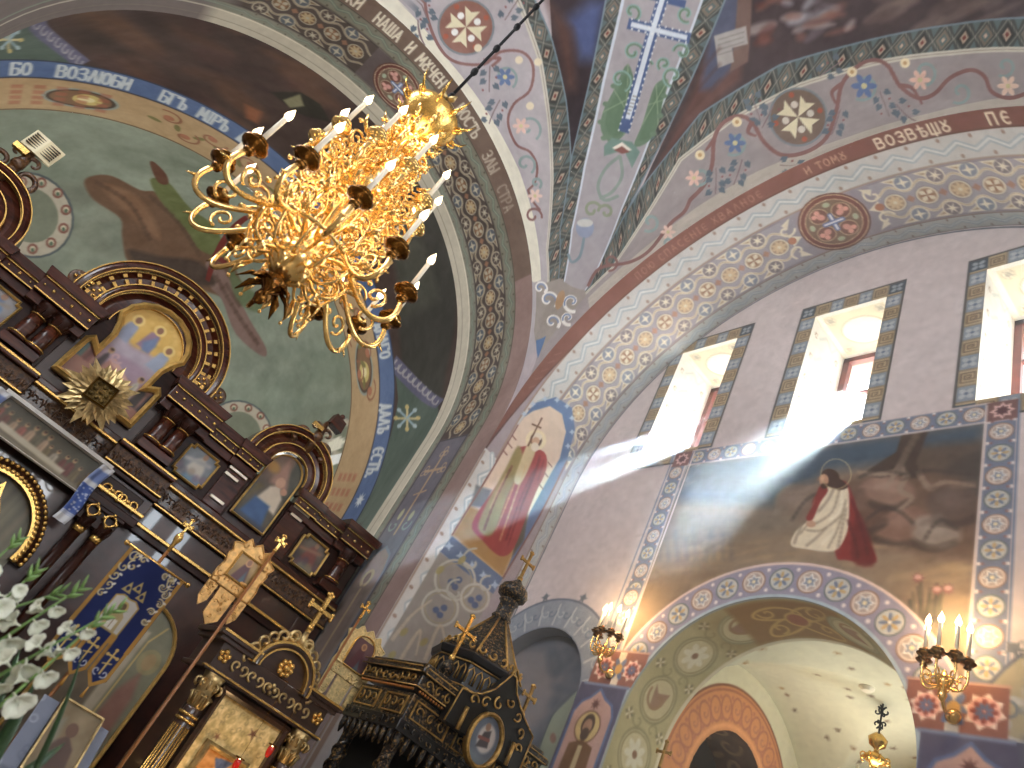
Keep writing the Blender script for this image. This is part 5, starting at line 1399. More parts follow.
# arms with cup, candle and bulb
def arm(R, z, nm, sc):
    u = Vector((1, 0, 0)); v = Vector((0, 0, 1)); c = Vector((CX, CY, 0))
    mm = MB()
    mm.tube(bez([c + u * .16 + v * (z - .02), c + u * R * .55 + v * (z + .14 * sc), c + u * R * .62 + v * (z - .42 * sc), c + u * R * 1.22 + v * (z - .36 * sc), c + u * R + v * (z - .02)], 22), .019 * sc, 8)
    mm.tube(spiral3(c + u * R * .80 + v * (z - .10 * sc), u, v, .085 * sc, .014, -1.4, 6.2), .012 * sc, 6)
    mm.tube(spiral3(c + u * R * .50 + v * (z + .01), u, v, .07 * sc, .012, 2.6, -4.4), .011 * sc, 6)
    mm.tube([c + u * R * 1.06 + v * (z - .17 * sc), c + u * (R * 1.06 + .05) + v * (z - .20 * sc)], [.012, .002], 6)
    mm.ball(c + u * R * .63 + v * (z - .11 * sc), .026 * sc, 8)
    a = mm.build('arm', BRASS, ch)
    mm = MB()
    mm.lathe([(.012, -.05), (.03 * sc, -.04), (.04 * sc, -.015), (.02 * sc, .0), (.055 * sc, .012), (.088 * sc, .03), (.092 * sc, .042), (.07 * sc, .036), (.045 * sc, .034), (.04 * sc, .06), (.062 * sc, .07), (.066 * sc, .082), (.03 * sc, .08), (.026, .11), (.018, .11)], (CX + R, CY, z), seg=18)
    mm.build('drip_cup', BRONZE if z < 4.6 else BRASS, a)
    h = .33
    mm = MB(); mm.lathe([(.0165, .08), (.0165, h), (.009, h + .012)], (CX + R, CY, z), seg=10)
    cd = mm.build('candle', IVORY, ch)
    mm = MB(); bulb_mesh(mm, (CX + R, CY, z + h + .008), .105, .025); mm.build('bulb', BULB, cd)
    return a, cd
for (R, z, n, off, sc) in ((.70, 4.29, 12, -3, .95), (.44, 4.98, 10, -8, .80)):
    a, cd = arm(R, z, 'arm', sc)
    for k in range(n):
        for o in (a, cd):
            c = o if k == 0 else copy_tree(o, ch)
            c.rotation_euler.z = radians(off + 360 * k / n)
# chain
m = MB()
zt = ZS + H * sqrt(2)
m.tube([(CX, CY, 6.08), (CX, CY, zt - .01)], .013, 8)
z = 6.25
while z < zt - .2:
    m.lathe([(.013, -.05), (.024, -.03), (.03, 0), (.024, .03), (.013, .05)], (CX, CY, z), seg=10); z += .42
m.ring((CX, CY, 6.13), .035, .009, ax=(1, 0, 0), seg=16)
m.build('chain', IRON, ch)
m = MB()
for k in range(4):
    t = k * pi / 2 + .3; u = Vector((cos(t), sin(t), 0)); c = Vector((CX, CY, 6.19))
    m.tube([c, c + u * .06, c + u * .09 + Vector((0, 0, .03))], [.02, .028, .006], 6)
m.ball((CX, CY, 6.19), .03, 8); m.build('hook', OLDGOLD, ch)
lamp('POINT', 'chandelier_glow', (CX, CY - .05, 4.72), 64, (1.0, .87, .66), shadow_soft_size=.5)
lamp('POINT', 'chandelier_crown_glow', (CX, CY - .1, 5.62), 16, (1.0, .80, .52), shadow_soft_size=.2)

# ------------------------------------------------------------------ candle brackets on the right wall
def sconce(y0, label, power, ncand):
    z0 = 4.30
    t = thing('wall_sconce', (WX, y0, z0), label, 'wall lamp', 'candle brackets on the window wall')
    m = MB()
    m.lathe([(.055, 0), (.06, .015), (.045, .03), (.03, .05), (.015, .06)], (WX - .001, y0, z0), ax=(-1, 0, 0), seg=18)
    m.tube(bez([(WX - .05, y0, z0), (WX - .14, y0, z0 - .08), (WX - .24, y0, z0 - .0), (WX - .22, y0, z0 + .12)]), .014, 8)
    m.lathe([(.001, -.09), (.02, -.07), (.036, -.03), (.02, .0), (.036, .04), (.05, .08), (.025, .12), (.015, .16)], (WX - .22, y0, z0 + .09), seg=14)
    for k in range(8):
        a = k * pi / 4; u = Vector((cos(a), sin(a), 0)); m.tube(spiral3(Vector((WX - .22, y0, z0 + .16)) + u * .06, u, (0, 0, 1), .045, .01, -1.5, 4.5, 14), .007, 6)
    m.build('bracket', BRASS, t)
    for k in range(ncand):
        a = radians(90 + 180 * k / (ncand - 1)) if ncand > 1 else pi
        u = Vector((cos(a) * .9, sin(a) * 1.0, 0)); c = Vector((WX - .22, y0, z0 + .16)); e = c + u * .155 + Vector((0, 0, .14))
        m = MB(); m.tube(bez([c, c + u * .08 + Vector((0, 0, -.11)), c + u * .20 + Vector((0, 0, -.08)), e]), .010, 7)
        m.tube(spiral3(c + u * .12 + Vector((0, 0, .02)), u, (0, 0, 1), .05, .01, -1, 5, 14), .007, 6)
        ar = m.build('arm', BRASS, t)
        m = MB(); m.lathe([(.012, -.03), (.03, -.02), (.015, 0), (.05, .012), (.062, .024), (.03, .026), (.03, .045), (.046, .052), (.02, .06), (.017, .075)], e, seg=14); m.build('drip_cup', BRONZE, ar)
        m = MB(); m.lathe([(.0155, .05), (.0155, .27), (.008, .28)], e, seg=10); cd = m.build('candle', IVORY, t)
        m = MB(); bulb_mesh(m, e + Vector((0, 0, .275)), .10, .024); m.build('bulb', BULB, cd)
    lamp('POINT', 'sconce_glow', (WX - .30, y0, z0 + .66), power, (1.0, .64, .30), shadow_soft_size=.12)
    return t
sconce(2.42, 'lit gilded candle bracket beside the tall roundel border at the lower right of the mural', 26, 5)
sconce(5.90, 'lit gilded candle bracket between the blind niche and the wall arch', 26, 5)

# ------------------------------------------------------------------ chapel: hanging lamp and detector
def to_vault(p):                                              # where a sight line meets the chapel vault
    d = ray(*p); z = 5.6
    for _ in range(60):
        q = EYE + d * ((z - 1.6) / d[2])
        m_ = min(abs(q[0] - VX), abs(q[1] - VY))
        z = z * .5 + .5 * (VZ + sqrt(max(0, VR ** 2 - m_ ** 2)) * .95)
    return q
lx, ly, lz = [float(v) for v in to_vault((883, 704))]
lp = thing('hanging_lamp', (lx, ly, lz - 1.5), 'small gilded hanging lamp on a black scroll hook under the star-dotted chapel vault', 'hanging lamp')
m = MB()
m.tube([(lx, ly, lz + .02), (lx, ly, lz - .36)], .012, 6)
for k in range(4):
    a = k * pi / 2; u = Vector((cos(a), sin(a), 0))
    m.tube(spiral3(Vector((lx, ly, lz - .10)) + u * .055, u, (0, 0, 1), .06, .012, 1.6, 7, 16), .010, 6); m.tube(spiral3(Vector((lx, ly, lz - .26)) + u * .045, u, (0, 0, 1), .05, .012, 4.6, -1, 16), .010, 6)
m.build('ceiling_hook', IRON, lp)
m = MB()
m.lathe([(.02, lz - .36), (.05, lz - .38), (.11, lz - .44), (.09, lz - .52), (.03, lz - .56), (.03, lz - .6), (.13, lz - .66), (.14, lz - .70), (.05, lz - .74), (.02, lz - .8), (.05, lz - .88), (.03, lz - .96), (.02, lz - 1.05), (.06, lz - 1.12), (.16, lz - 1.2), (.1, lz - 1.3), (.03, lz - 1.4), (.001, lz - 1.5)], (lx, ly, 0), seg=14)
for k in range(8):
    a = k * pi / 4; u = Vector((cos(a), sin(a), 0)); m.tube(spiral3(Vector((lx, ly, lz - .68)) + u * .13, u, (0, 0, 1), .05, .01, -1.5, 4, 12), .009, 6)
m.build('lamp_body', GOLD, lp)
for k in range(6):
    a = k * pi / 3; u = Vector((cos(a), sin(a), 0)); c = Vector((lx, ly, lz - 1.15)); e = c + u * .36 + Vector((0, 0, .06))
    m = MB(); m.tube(bez([c, c + u * .15 + Vector((0, 0, -.2)), c + u * .4 + Vector((0, 0, -.15)), e]), .014, 6); m.lathe([(.02, -.02), (.05, 0), (.06, .02), (.02, .03)], e, seg=10)
    ar = m.build('arm', GOLD, lp)
    m = MB(); m.lathe([(.016, .02), (.016, .16), (.008, .17)], e, seg=8); m.build('candle', IVORY, ar)
lamp('POINT', 'chapel_lamp_glow', (lx, ly, lz - 1.0), 55, (1.0, .86, .62), shadow_soft_size=.3)
lamp('AREA', 'chapel_fill_light', (VX + VR - .2, VY - 1.2, 3.6), 100, (.95, 1.0, .98), shape='RECTANGLE', size=1.0, size_y=2.0).rotation_euler = (0, radians(90), 0)  # unseen fill added to brighten the chapel; no window is built here
dp = Vector(to_vault((867, 687))); dz = dp.z
m = MB(); m.lathe([(.001, -.055), (.05, -.055), (.06, -.05), (.065, -.03), (.085, -.025), (.09, -.012), (.09, .03)], (dp.x, dp.y, dz), seg=24)
o = m.build('smoke_detector', mat('white_plastic', (226, 220, 204), .45)); tag(o, 'round white smoke detector on the pale chapel vault', 'smoke detector')

# ------------------------------------------------------------------ daylight and added fill light of the sanctuary, behind the screen
al = lamp('AREA', 'apse_window_light', (4.6, 16.2, 5.2), 230, (.98, 1.0, .96), shape='RECTANGLE', size=1.2, size_y=2.6)
al.rotation_euler = Vector((1.0, .15, -.25)).to_track_quat('Z', 'Y').to_euler()
al = lamp('AREA', 'sanctuary_fill', (.2, 13.0, 2.6), 210, (1.0, .92, .80), shape='DISK', size=2.4)  # unseen upward fill, added to brighten the sanctuary
al.rotation_euler = (radians(180), 0, 0)

# ------------------------------------------------------------------ icon screen
IY = 9.4
def IP(u, v, d=0.0):
    return (u * .918, IY - d, (v - 1.6) * .918 + 1.6)
IC = 0.2                                                       # its axis
def ip_px(p):                                                  # photo pixel -> frame coordinates on the screen
    q = at_y(p, IY); return (q[0] / .918, (q[2] - 1.6) / .918 + 1.6)
GILT = mat('bright_gilding', (232, 188, 108), .27, metal=.78, grain=.3, gscale=(12, 12, 12))
CARVED = mat('carved_walnut', (48, 28, 20), .34, grain=.75, gscale=(22, 22, 22), col2=(104, 70, 38), bump=.6, bscale=38, coat=.2)
GILTF = mat('gilt_picture_frame', (220, 180, 104), .32, metal=.4, grain=.3, gscale=(14, 14, 14), bump=.2, bscale=50)
icn = thing('iconostasis', IP(IC, 1.6 - 1.6 / .918, 0), 'tall dark carved wooden icon screen with gilded mouldings across the sanctuary arch', 'icon screen')
def part(name, fn, m, parent=icn, bevel=0.0, label=None):
    b = MB(); fn(b); o = b.build(name, m, parent, bevel)
    if label: o['label'] = label
    return o
def bx(b, u0, u1, v0, v1, d0, d1):
    b.prism([(u0, v0), (u1, v0), (u1, v1), (u0, v1)], IP, d0, d1)
mir = lambda u: 2 * IC - u
part('body', lambda b: (bx(b, -4.15, 4.55, -.14, 5.0, -.36, -.02)), LACQ, bevel=.01)
part('attic_panel', lambda b: bx(b, IC - .78, IC + .74, 4.9, 5.42, -.34, .012), WOODD, bevel=.01)
for a, c in ((.9, 2.42), (3.06, 4.4), (mir(2.42), mir(.9)), (mir(4.4), mir(3.06))):
    part('upper_tier_panel', lambda b: bx(b, a, c, 4.2, 4.96, -.03, .02), WOODD, bevel=.01)
# cornice pieces with studded friezes
def cornice(u0, u1, d, top=5.28, lo=4.95):
    def f(b):
        bx(b, u0, u1, lo - .12, lo, -.03, d * .7); bx(b, u0, u1, lo, top - .13, -.03, d)
        b.prism([(u0 - .02, top - .13), (u1 + .02, top - .13), (u1 + .05, top), (u0 - .05, top)], IP, -.03, d + .06)
    c = part('cornice', f, WOOD, bevel=.008)
    def g(b):
        bx(b, u0, u1, top - .145, top - .12, d, d + .03); bx(b, u0, u1, lo - .005, lo + .012, d, d + .02)
        n = max(2, round((u1 - u0) / .13))
        for k in range(n):
            uu = u0 + (u1 - u0) * (k + .5) / n
            b.ball(IP(uu, (lo + top - .13) / 2, d + .01), .022 if k % 2 else .014, 8)
    b = MB(); g(b); b.build('gilded_frieze', GILT, c)
    return c
for (a, c, d, t) in ((.81, 1.56, .26, 5.28), (1.56, 2.0, .12, 5.2), (2.0, 2.40, .18, 5.2), (3.09, 3.5, .14, 5.2), (3.5, 3.95, .10, 5.2), (3.95, 4.50, .22, 5.27)):
    cornice(a, c, d, t); cornice(mir(c), mir(a), d, t)
# little columns of the upper tier
def column(u, v0, v1, r, d, mm=None):
    c0 = Vector(IP(u, v0, d)); h = (v1 - v0) * .918
    def f(b): b.lathe([(r * 1.25, 0), (r * 1.25, h * .05), (r * 1.05, h * .1), (r, h * .2), (r * 1.02, h * .5), (r * .9, h)], c0, seg=18)
    c = part('column', f, mm or WOOD)
    b = MB(); b.lathe([(r * 1.3, h * .07), (r * 1.36, h * .10), (r * 1.3, h * .13)], c0, seg=18); b.build('base_ring', GILT, c); b = MB(); b.lathe([(r * .95, h * .97), (r * 1.08, h * .99), (r * 1.0, h * 1.01)], c0, seg=18); b.build('neck_ring', GILT, c)
    b = MB(); b.lathe([(r * .9, h), (r * 1.0, h + .03), (r * 1.2, h + .09), (r * 1.3, h + .13), (r * 1.35, h + .16)], c0, seg=14)
    for k in range(8):
        a = 2 * pi * k / 8; u_ = Vector((cos(a), sin(a), 0)); b.tube([c0 + u_ * r * .95 + Vector((0, 0, h + .01)), c0 + u_ * r * 1.2 + Vector((0, 0, h + .07)), c0 + u_ * r * 1.4 + Vector((0, 0, h + .08))], [.008, .012, .004], 6)
    b.build('capital', WOODD, c)
    return c
for u in (1.06, 1.28, 4.22):
    column(u, 4.38, 4.74, .088, .14); column(mir(u), 4.38, 4.74, .088, .14)
for a, c in ((.93, 1.42), (4.05, 4.42), (mir(1.42), mir(.93)), (mir(4.42), mir(4.05))):
    part('column_shelf', lambda b: bx(b, a, c, 4.24, 4.36, -.02, .24), WOOD, bevel=.01)
# painted panels
def icon_panel(parent, outline, inset, paintfn, d, frame_mat=GILTF, name='icon', label=None, fr_d=.05, res=.012, frame_name='icon_frame', frame_in=None, yb=None):
    """a painted panel inside a raised gilded frame; outline in frame coordinates, counter-clockwise"""
    us = [p[0] for p in outline]; vs = [p[1] for p in outline]
    p = Paint(min(us), max(us), min(vs), max(vs), res, (110, 100, 90), ip_px)
    paintfn(p)
    p.mottle(.12, 6, int(abs(us[0] * 100)) % 97)
    n = len(outline)
    pts = np.asarray(outline)
    def keep(S, T):
        c = np.zeros(S.shape, bool)
        for i in range(n):
            ax, ay = pts[i]; bx_, by = pts[(i + 1) % n]
            if ay != by:
                c ^= ((ay > T) != (by > T)) & (S < ax + (T - ay) * (bx_ - ax) / (by - ay))
        return c
    f = lambda S, T: np.stack([S * .918, np.full_like(S, IY - d), (T - 1.6) * .918 + 1.6], -1)
    o = grid_mesh(name, f, np.linspace(min(us), max(us), max(3, int((max(us) - min(us)) / res))), np.linspace(min(vs), max(vs), max(3, int((max(vs) - min(vs)) / res))), p, ICONPAINT, parent, keep=keep)
    cu, cv = sum(us) / n, sum(vs) / n
    inner = frame_in or offset_poly(outline, -inset)
    b = MB(); b.strip(outline, inner, IP, d - .02, d + fr_d, closed=True, dm=d + fr_d * 1.6); b.build(frame_name, frame_mat, o)
    if label: o['label'] = label
    return o
def offset_poly(P, k):
    n = len(P); A = sum(P[i][0] * P[(i + 1) % n][1] - P[(i + 1) % n][0] * P[i][1] for i in range(n)); s = 1 if A > 0 else -1
    out = []
    for i in range(n):
        a, b, c = P[i - 1], P[i], P[(i + 1) % n]
        e1 = (b[0] - a[0], b[1] - a[1]); e2 = (c[0] - b[0], c[1] - b[1])
        l1 = math.hypot(*e1) or 1; l2 = math.hypot(*e2) or 1
        n1 = (e1[1] / l1 * s, -e1[0] / l1 * s); n2 = (e2[1] / l2 * s, -e2[0] / l2 * s)
        q = 1 + n1[0] * n2[0] + n1[1] * n2[1]
        q = max(q, .35)
        out.append((b[0] + (n1[0] + n2[0]) / q * k, b[1] + (n1[1] + n2[1]) / q * k))
    return out
def arcpts(cu, cv, r, a0, a1, n, rv=None):
    return [(cu + r * cos(radians(a0 + (a1 - a0) * k / n)), cv + (rv or r) * sin(radians(a0 + (a1 - a0) * k / n))) for k in range(n + 1)]
def figures(p, box, n, seed, cols):
    r = random.Random(seed); x0, x1, y0, y1 = box
    for k in range(n):
        x = x0 + (x1 - x0) * (k + .5) / n + r.uniform(-.02, .02); h = (y1 - y0) * r.uniform(.75, 1); wd = (x1 - x0) / n * r.uniform(.5, .75)
        c = r.choice(cols)
        p.poly([(x - wd * .7, y0), (x - wd * .5, y0 + h * .6), (x, y0 + h * .78), (x + wd * .5, y0 + h * .6), (x + wd * .7, y0)], c, soft=.015)
        p.line([(x - wd * .1, y0), (x, y0 + h * .6)], wd * .25, tuple(v * .7 for v in c), .6, soft=.02); p.line([(x + wd * .3, y0 + h * .1), (x + wd * .2, y0 + h * .6)], wd * .15, tuple(min(255, v * 1.25) for v in c), .6, soft=.02)
        p.ell((x, y0 + h * .86), h * .11, h * .13, (196, 168, 104), .7); p.ell((x, y0 + h * .86), h * .07, h * .09, (170, 122, 92)); p.ell((x, y0 + h * .91), h * .07, h * .05, (66, 48, 40))
# the large central icon: stepped outline with a round head
half = [(.58, 4.38), (.58, 4.95), (.50, 5.04), (.40, 4.97), (.40, 5.2), (.45, 5.36)]
big = [(IC + a, b) for a, b in half] + [(IC + .52 * cos(radians(t)), 5.48 + .48 * sin(radians(t))) for t in (0, 20, 40, 60, 80, 100, 120, 140, 160, 180)] + [(IC - a, b) for a, b in half[::-1]]
def paint_big(p):
    p.rect(-.6, 1.0, 5.0, 6.0, (222, 178, 84)); 
    for k in range(60): p.ell((random.uniform(-.3, .7), random.uniform(5.1, 5.95)), .03, .03, random.choice([(236, 196, 104), (202, 154, 66)]), .6, soft=.02)
    p.rect(-.6, 1.0, 4.3, 5.0, (150, 104, 88)); p.poly([(-.1, 4.85), (.5, 4.85), (.7, 5.2), (.3, 5.3), (-.25, 5.15)], (162, 138, 158), soft=.08)
    p.poly([(-.3, 5.15), (.0, 5.05), (.35, 5.1), (.65, 5.0), (.72, 5.2), (.4, 5.32), (.1, 5.22), (-.2, 5.35)], (172, 160, 176), soft=.06)
    for c, col in (((-.08, 5.42), (140, 150, 176)), ((.20, 5.5), (150, 120, 140)), ((.46, 5.36), (150, 164, 190))):
        p.poly([(c[0] - .1, c[1] - .2), (c[0] - .07, c[1] + .06), (c[0], c[1] + .12), (c[0] + .07, c[1] + .06), (c[0] + .1, c[1] - .2)], col, soft=.02); p.ell((c[0], c[1] + .15), .08, .08, (236, 206, 120)); p.ell((c[0], c[1] + .15), .04, .05, (150, 104, 80))
    p.poly([(.14, 5.38), (.2, 5.28), (.28, 5.3), (.3, 5.44), (.24, 5.56)], (96, 130, 176), .8, soft=.03)
    figures(p, (-.34, .0, 4.72, 5.1), 3, 4, [(86, 118, 116), (116, 66, 58), (66, 56, 60)]); figures(p, (.4, .76, 4.62, 5.05), 3, 5, [(52, 46, 44), (60, 50, 58), (180, 176, 160)])
    p.poly([(.0, 4.66), (.34, 4.52), (.36, 4.78), (.02, 4.92)], (176, 124, 112), soft=.01); p.poly([(.0, 4.92), (.34, 4.78), (.40, 4.84), (.06, 4.98)], (206, 160, 146)); p.spiral((.06, 5.0), .01, .08, 0, 6, .03, (196, 160, 166))
    p.rect(-.4, .8, 4.38, 4.5, (168, 112, 104), .8, .08)
icon_panel(icn, big, .075, paint_big, .03, name='icon', label='large central icon on gold ground in a stepped frame with a round head', fr_d=.06)
# arched pediments
def pediment(cu, cv, radii, label_mat, dz, teeth=None, a0=0, a1=180, rv=1.0):
    """concentric arched mouldings, gilded at the edges"""
    def f(b):
        for (ro, ri, d) in radii:
            b.strip(arcpts(cu, cv, ro, a0, a1, 36, ro * rv), arcpts(cu, cv, ri, a0, a1, 36, ri * rv), IP, -.2, d, dm=d + .02)
    ped = part('pediment', f, WOOD)
    def g(b):
        for (ro, ri, d) in radii:
            b.strip(arcpts(cu, cv, ro + .003, a0, a1, 40, (ro + .003) * rv), arcpts(cu, cv, ro - .011, a0, a1, 40, (ro - .011) * rv), IP, d - .03, d + .02)
            b.strip(arcpts(cu, cv, ri + .008, a0, a1, 40, (ri + .008) * rv), arcpts(cu, cv, ri - .004, a0, a1, 40, (ri - .004) * rv), IP, d - .03, d + .016)
    b = MB(); g(b); b.build('gilded_edge', GILT, ped)
    if teeth:
        r, n, d = teeth
        b = MB()
        for k in range(n):
            t = radians(a0 + 7 + (a1 - a0 - 14) * k / (n - 1)); q = (cu + r * cos(t), cv + r * rv * sin(t)); e = (cos(t), sin(t)); nn = (-e[1], e[0])
            for rr, hw, hh in ((-.02, .02, .034), (.07, .026, .022)):
                c = (q[0] + e[0] * rr, q[1] + e[1] * rr)
                b.prism([(c[0] + e[0] * sx * hh + nn[0] * sy * hw, c[1] + e[1] * sx * hh + nn[1] * sy * hw) for sx, sy in ((-1, -1), (1, -1), (1, 1), (-1, 1))], IP, d - .04, d + .03)
        b.build('dentil_row', GILT, ped)
    return ped
pediment(IC - .04, 5.36, [(1.08, .98, .22), (.98, .78, .10), (.78, .70, .16), (.70, .5, .06)], None, 0, teeth=(.84, 17, .13), a0=-6, a1=186, rv=.98)
part('pediment_field', lambda b: b.prism(arcpts(IC - .04, 5.36, 1.0, -6, 186, 36) , IP, -.2, .01), WOODD)
for u in (-.92, -.66, 1.02, 1.30):
    b = MB(); c = Vector(IP(u, 5.43, .12)); b.lathe([(.10, 0), (.115, .02), (.10, .04), (.07, .03), (.001, .035)], c, ax=(0, -1, 0), seg=20); ro = b.build('rosette', CARVED, icn)
    b = MB()
    for k in range(4):
        t = k * pi / 2; b.ball(c + Vector((cos(t) * .045, -.04, sin(t) * .045)), .024, 8)
    for k in range(3): b.tube(spiral3(c + Vector((.11 * (1 if u in (-.92, 1.02) else -1), -.02, -.02 + .05 * k)), (1, 0, 0), (0, 0, 1), .05, .01, k, k + 5, 12), .01, 6)
    b.build('rosette_petals', GILT, ro)
# arched side icons with their pediments
def paint_side(p, cu):
    p.rect(cu - .5, cu + .5, 4.2, 5.6, (86, 80, 70)); p.rect(cu - .5, cu + .5, 5.0, 5.6, (120, 96, 82), soft=.2); p.poly([(cu + .05, 5.5), (cu + .28, 5.4), (cu + .28, 4.9), (cu + .1, 4.9)], (70, 72, 64), soft=.05)
    p.poly([(cu - .05, 5.45), (cu + .1, 5.2), (cu + .2, 5.0), (cu - .1, 5.0)], (156, 116, 100), soft=.06)
    p.poly([(cu - .12, 4.7), (cu - .05, 4.95), (cu + .06, 5.04), (cu + .2, 4.9), (cu + .24, 4.66)], (206, 192, 170), soft=.03); p.ell((cu + .04, 5.08), .07, .08, (190, 146, 120)); p.ell((cu + .16, 5.0), .05, .05, (176, 128, 104))
    p.poly([(cu - .2, 4.42), (cu - .14, 4.72), (cu + .12, 4.72), (cu + .2, 4.4)], (52, 88, 140), soft=.03); p.poly([(cu - .28, 4.36), (cu - .2, 4.7), (cu - .12, 4.9), (cu - .22, 4.9)], (104, 92, 60), soft=.04)
    p.ell((cu - .2, 5.2), .12, .08, (180, 130, 50), .8, soft=.05); p.rect(cu - .5, cu + .5, 4.3, 4.42, (52, 60, 84), .8, .06)
for cu in (2.74, mir(2.74)):
    out = [(cu + .29, 4.34), (cu + .29, 5.16)] + arcpts(cu, 5.2, .29, 10, 170, 12, .30) + [(cu - .29, 5.16), (cu - .29, 4.34)]
    icon_panel(icn, out, .025, lambda p, cu=cu: paint_side(p, cu), .05, name='icon', label='arch-topped icon of a robed figure in blue and white' if cu > 0 else None, fr_d=.025)
    pediment(cu, 5.22, [(.70, .60, .16), (.60, .44, .08), (.44, .31, .12)], None, 0, a0=-4, a1=184)
# small octagonal-cornered icons
def notch(cu, cv, hu, hv, k):
    return [(cu - hu + k, cv - hv), (cu + hu - k, cv - hv), (cu + hu - k, cv - hv + k), (cu + hu, cv - hv + k), (cu + hu, cv + hv - k), (cu + hu - k, cv + hv - k), (cu + hu - k, cv + hv), (cu - hu + k, cv + hv), (cu - hu + k, cv + hv - k), (cu - hu, cv + hv - k), (cu - hu, cv - hv + k), (cu - hu + k, cv - hv + k)]
def paint_small(p, cu, cv, kind):
    base = ((96, 104, 112), (84, 74, 64), (120, 118, 120))[kind]
    p.rect(cu - .4, cu + .4, cv - .4, cv + .4, base); p.ell((cu, cv + .1), .2, .16, tuple(v + 40 for v in base), .6, soft=.12)
    p.poly([(cu - .14, cv - .2), (cu - .06, cv + .08), (cu + .03, cv + .18), (cu + .12, cv + .02), (cu + .16, cv - .2)], ((186, 180, 168), (132, 74, 66), (76, 110, 160))[kind], soft=.03)
    p.line([(cu - .18, cv + .02), (cu + .14, cv + .1)], .05, ((160, 160, 160), (150, 110, 90), (140, 130, 120))[kind], soft=.03)
    p.ell((cu + .03, cv + .17), .035, .045, (160, 120, 94)); p.ell((cu + .05, cv - .18), .14, .07, ((70, 120, 160), (120, 130, 110), (90, 80, 70))[kind], .8, soft=.04)
    for k in range(5): p.ell((cu - .2 + k * .1, cv - .1 - .04 * (k % 2)), .05, .06, random.choice([(120, 90, 110), (80, 76, 96), (140, 120, 100)]), .6, soft=.03)
for cu, kind, lb in ((1.72, 0, 'small notched square icon of a white-robed figure beside two short columns'), (3.76, 1, 'small dark notched icon with a red-robed figure at the end of the screen'), (mir(1.72), 2, 'small notched icon with a blue-robed figure'), (mir(3.76), 1, None)):
    icon_panel(icn, notch(cu, 4.53, .245, .245, .05), .028, lambda p, cu=cu, kind=kind: paint_small(p, cu, 4.53, kind), .05, name='icon', label=lb, fr_d=.03)
# silvered bars on the pilasters
for a, c, v in ((2.06, 2.36, 4.78), (2.06, 2.28, 4.68), (2.10, 2.32, 4.32), (3.12, 3.42, 4.92), (3.16, 3.36, 4.80), (mir(2.36), mir(2.06), 4.78), (mir(2.28), mir(2.06), 4.68)):
    part('pilaster_bar', lambda b: bx(b, a, c, v, v + .045, .0, .10), mat('silvered_edge', (216, 206, 186), .3, metal=.9), bevel=.006)
for a, c in ((2.06, 2.38), (3.10, 3.46), (mir(2.38), mir(2.06)), (mir(3.46), mir(3.10))):
    part('pilaster', lambda b: bx(b, a, c, 4.22, 4.86, .0, .06), WOOD, bevel=.01)
# architrave: three gilded lines over carved and plain bands, stepping forward at the columns
steps = [(-4.2, -3.75, .0), (-3.75, -1.18, .0), (-1.18, -.38, .16), (-.38, .78, .06), (.78, 1.6, .16), (1.6, 4.15, .0), (4.15, 4.55, .0)]
def arch_fn(v0, v1, dd):
    return lambda b: [bx(b, a, c, v0, v1, -.05, d + dd) for a, c, d in steps]
part('carved_band', arch_fn(3.86, 4.12, .05), CARVED, bevel=.01)
part('upper_shelf', arch_fn(4.12, 4.2, .13), WOOD, bevel=.015)
part('lower_shelf', arch_fn(3.80, 3.86, .10), WOODD, bevel=.01)
part('plain_band', arch_fn(3.50, 3.80, .03), LACQ, bevel=.01)
part('foot_shelf', arch_fn(3.42, 3.52, .05), WOODD, bevel=.01)
for v, h, dd in ((4.095, .035, .135), (3.81, .03, .115), (3.50, .045, .09)):
    o = part('gilded_rail', lambda b: [bx(b, a, c, v + (.06 if d > .1 else 0), v + h + (.06 if d > .1 else 0), -.0, d + dd) for a, c, d in steps], GILT, bevel=.008)
for a, c, d in steps:                                          # leaf carving on the band
    b = MB()
    n = max(2, round((c - a) / .16))
    for k in range(n):
        uu = a + (c - a) * (k + .5) / n; q = Vector(IP(uu, 3.98, d + .06))
        for sg in (-1, 1): b.tube(spiral3(q + Vector((sg * .035, 0, 0)), (sg, 0, 0), (0, 0, 1), .045, .008, -1.2, 4.4, 10), .009, 5)
        b.tube([q + Vector((0, -.005, -.06)), q + Vector((0, -.02, 0)), q + Vector((0, -.005, .06))], [.006, .016, .004], 5)
    b.build('leaf_carving', CARVED, icn)
for u0, u1 in ((1.0, 1.46), (mir(1.46), mir(1.0))):
    for k in range(2):
        b = MB()
        q = Vector(IP(u0 + .12 + k * .22, 3.62, .24))
        for sg in (-1, 1): b.tube(spiral3(q + Vector((sg * .06, 0, 0)), (sg, 0, 0), (0, 0, 1), .07, .012, -1.2, 4.6, 12), .014, 6)
        b.ball(q, .03, 8); b.build('gilded_scroll', GILT, icn); b = MB()
        q = Vector(IP(u0 + .10 + k * .24, 3.33, .22)); b.ring(q, .06, .014, ax=(0, 1, 0), seg=16, ts=6)
        for j in range(4): b.ball(q + Vector((cos(j * pi / 2) * .075, -.01, sin(j * pi / 2) * .075)), .022, 6)
        b.build('gilded_bracket', GILT, icn)
    part('bracket_block', lambda b: bx(b, u0 - .05, u1 + .03, 3.38, 3.76, 0, .20), WOODD, bevel=.01); part('bracket_foot', lambda b: bx(b, u0, u1, 3.18, 3.385, 0, .16), WOODD, bevel=.01)
for u in (1.13, 1.36):
    column(u, 1.2, 3.10, .062, .14, WOODD); column(mir(u), 1.2, 3.10, .062, .14, WOODD)
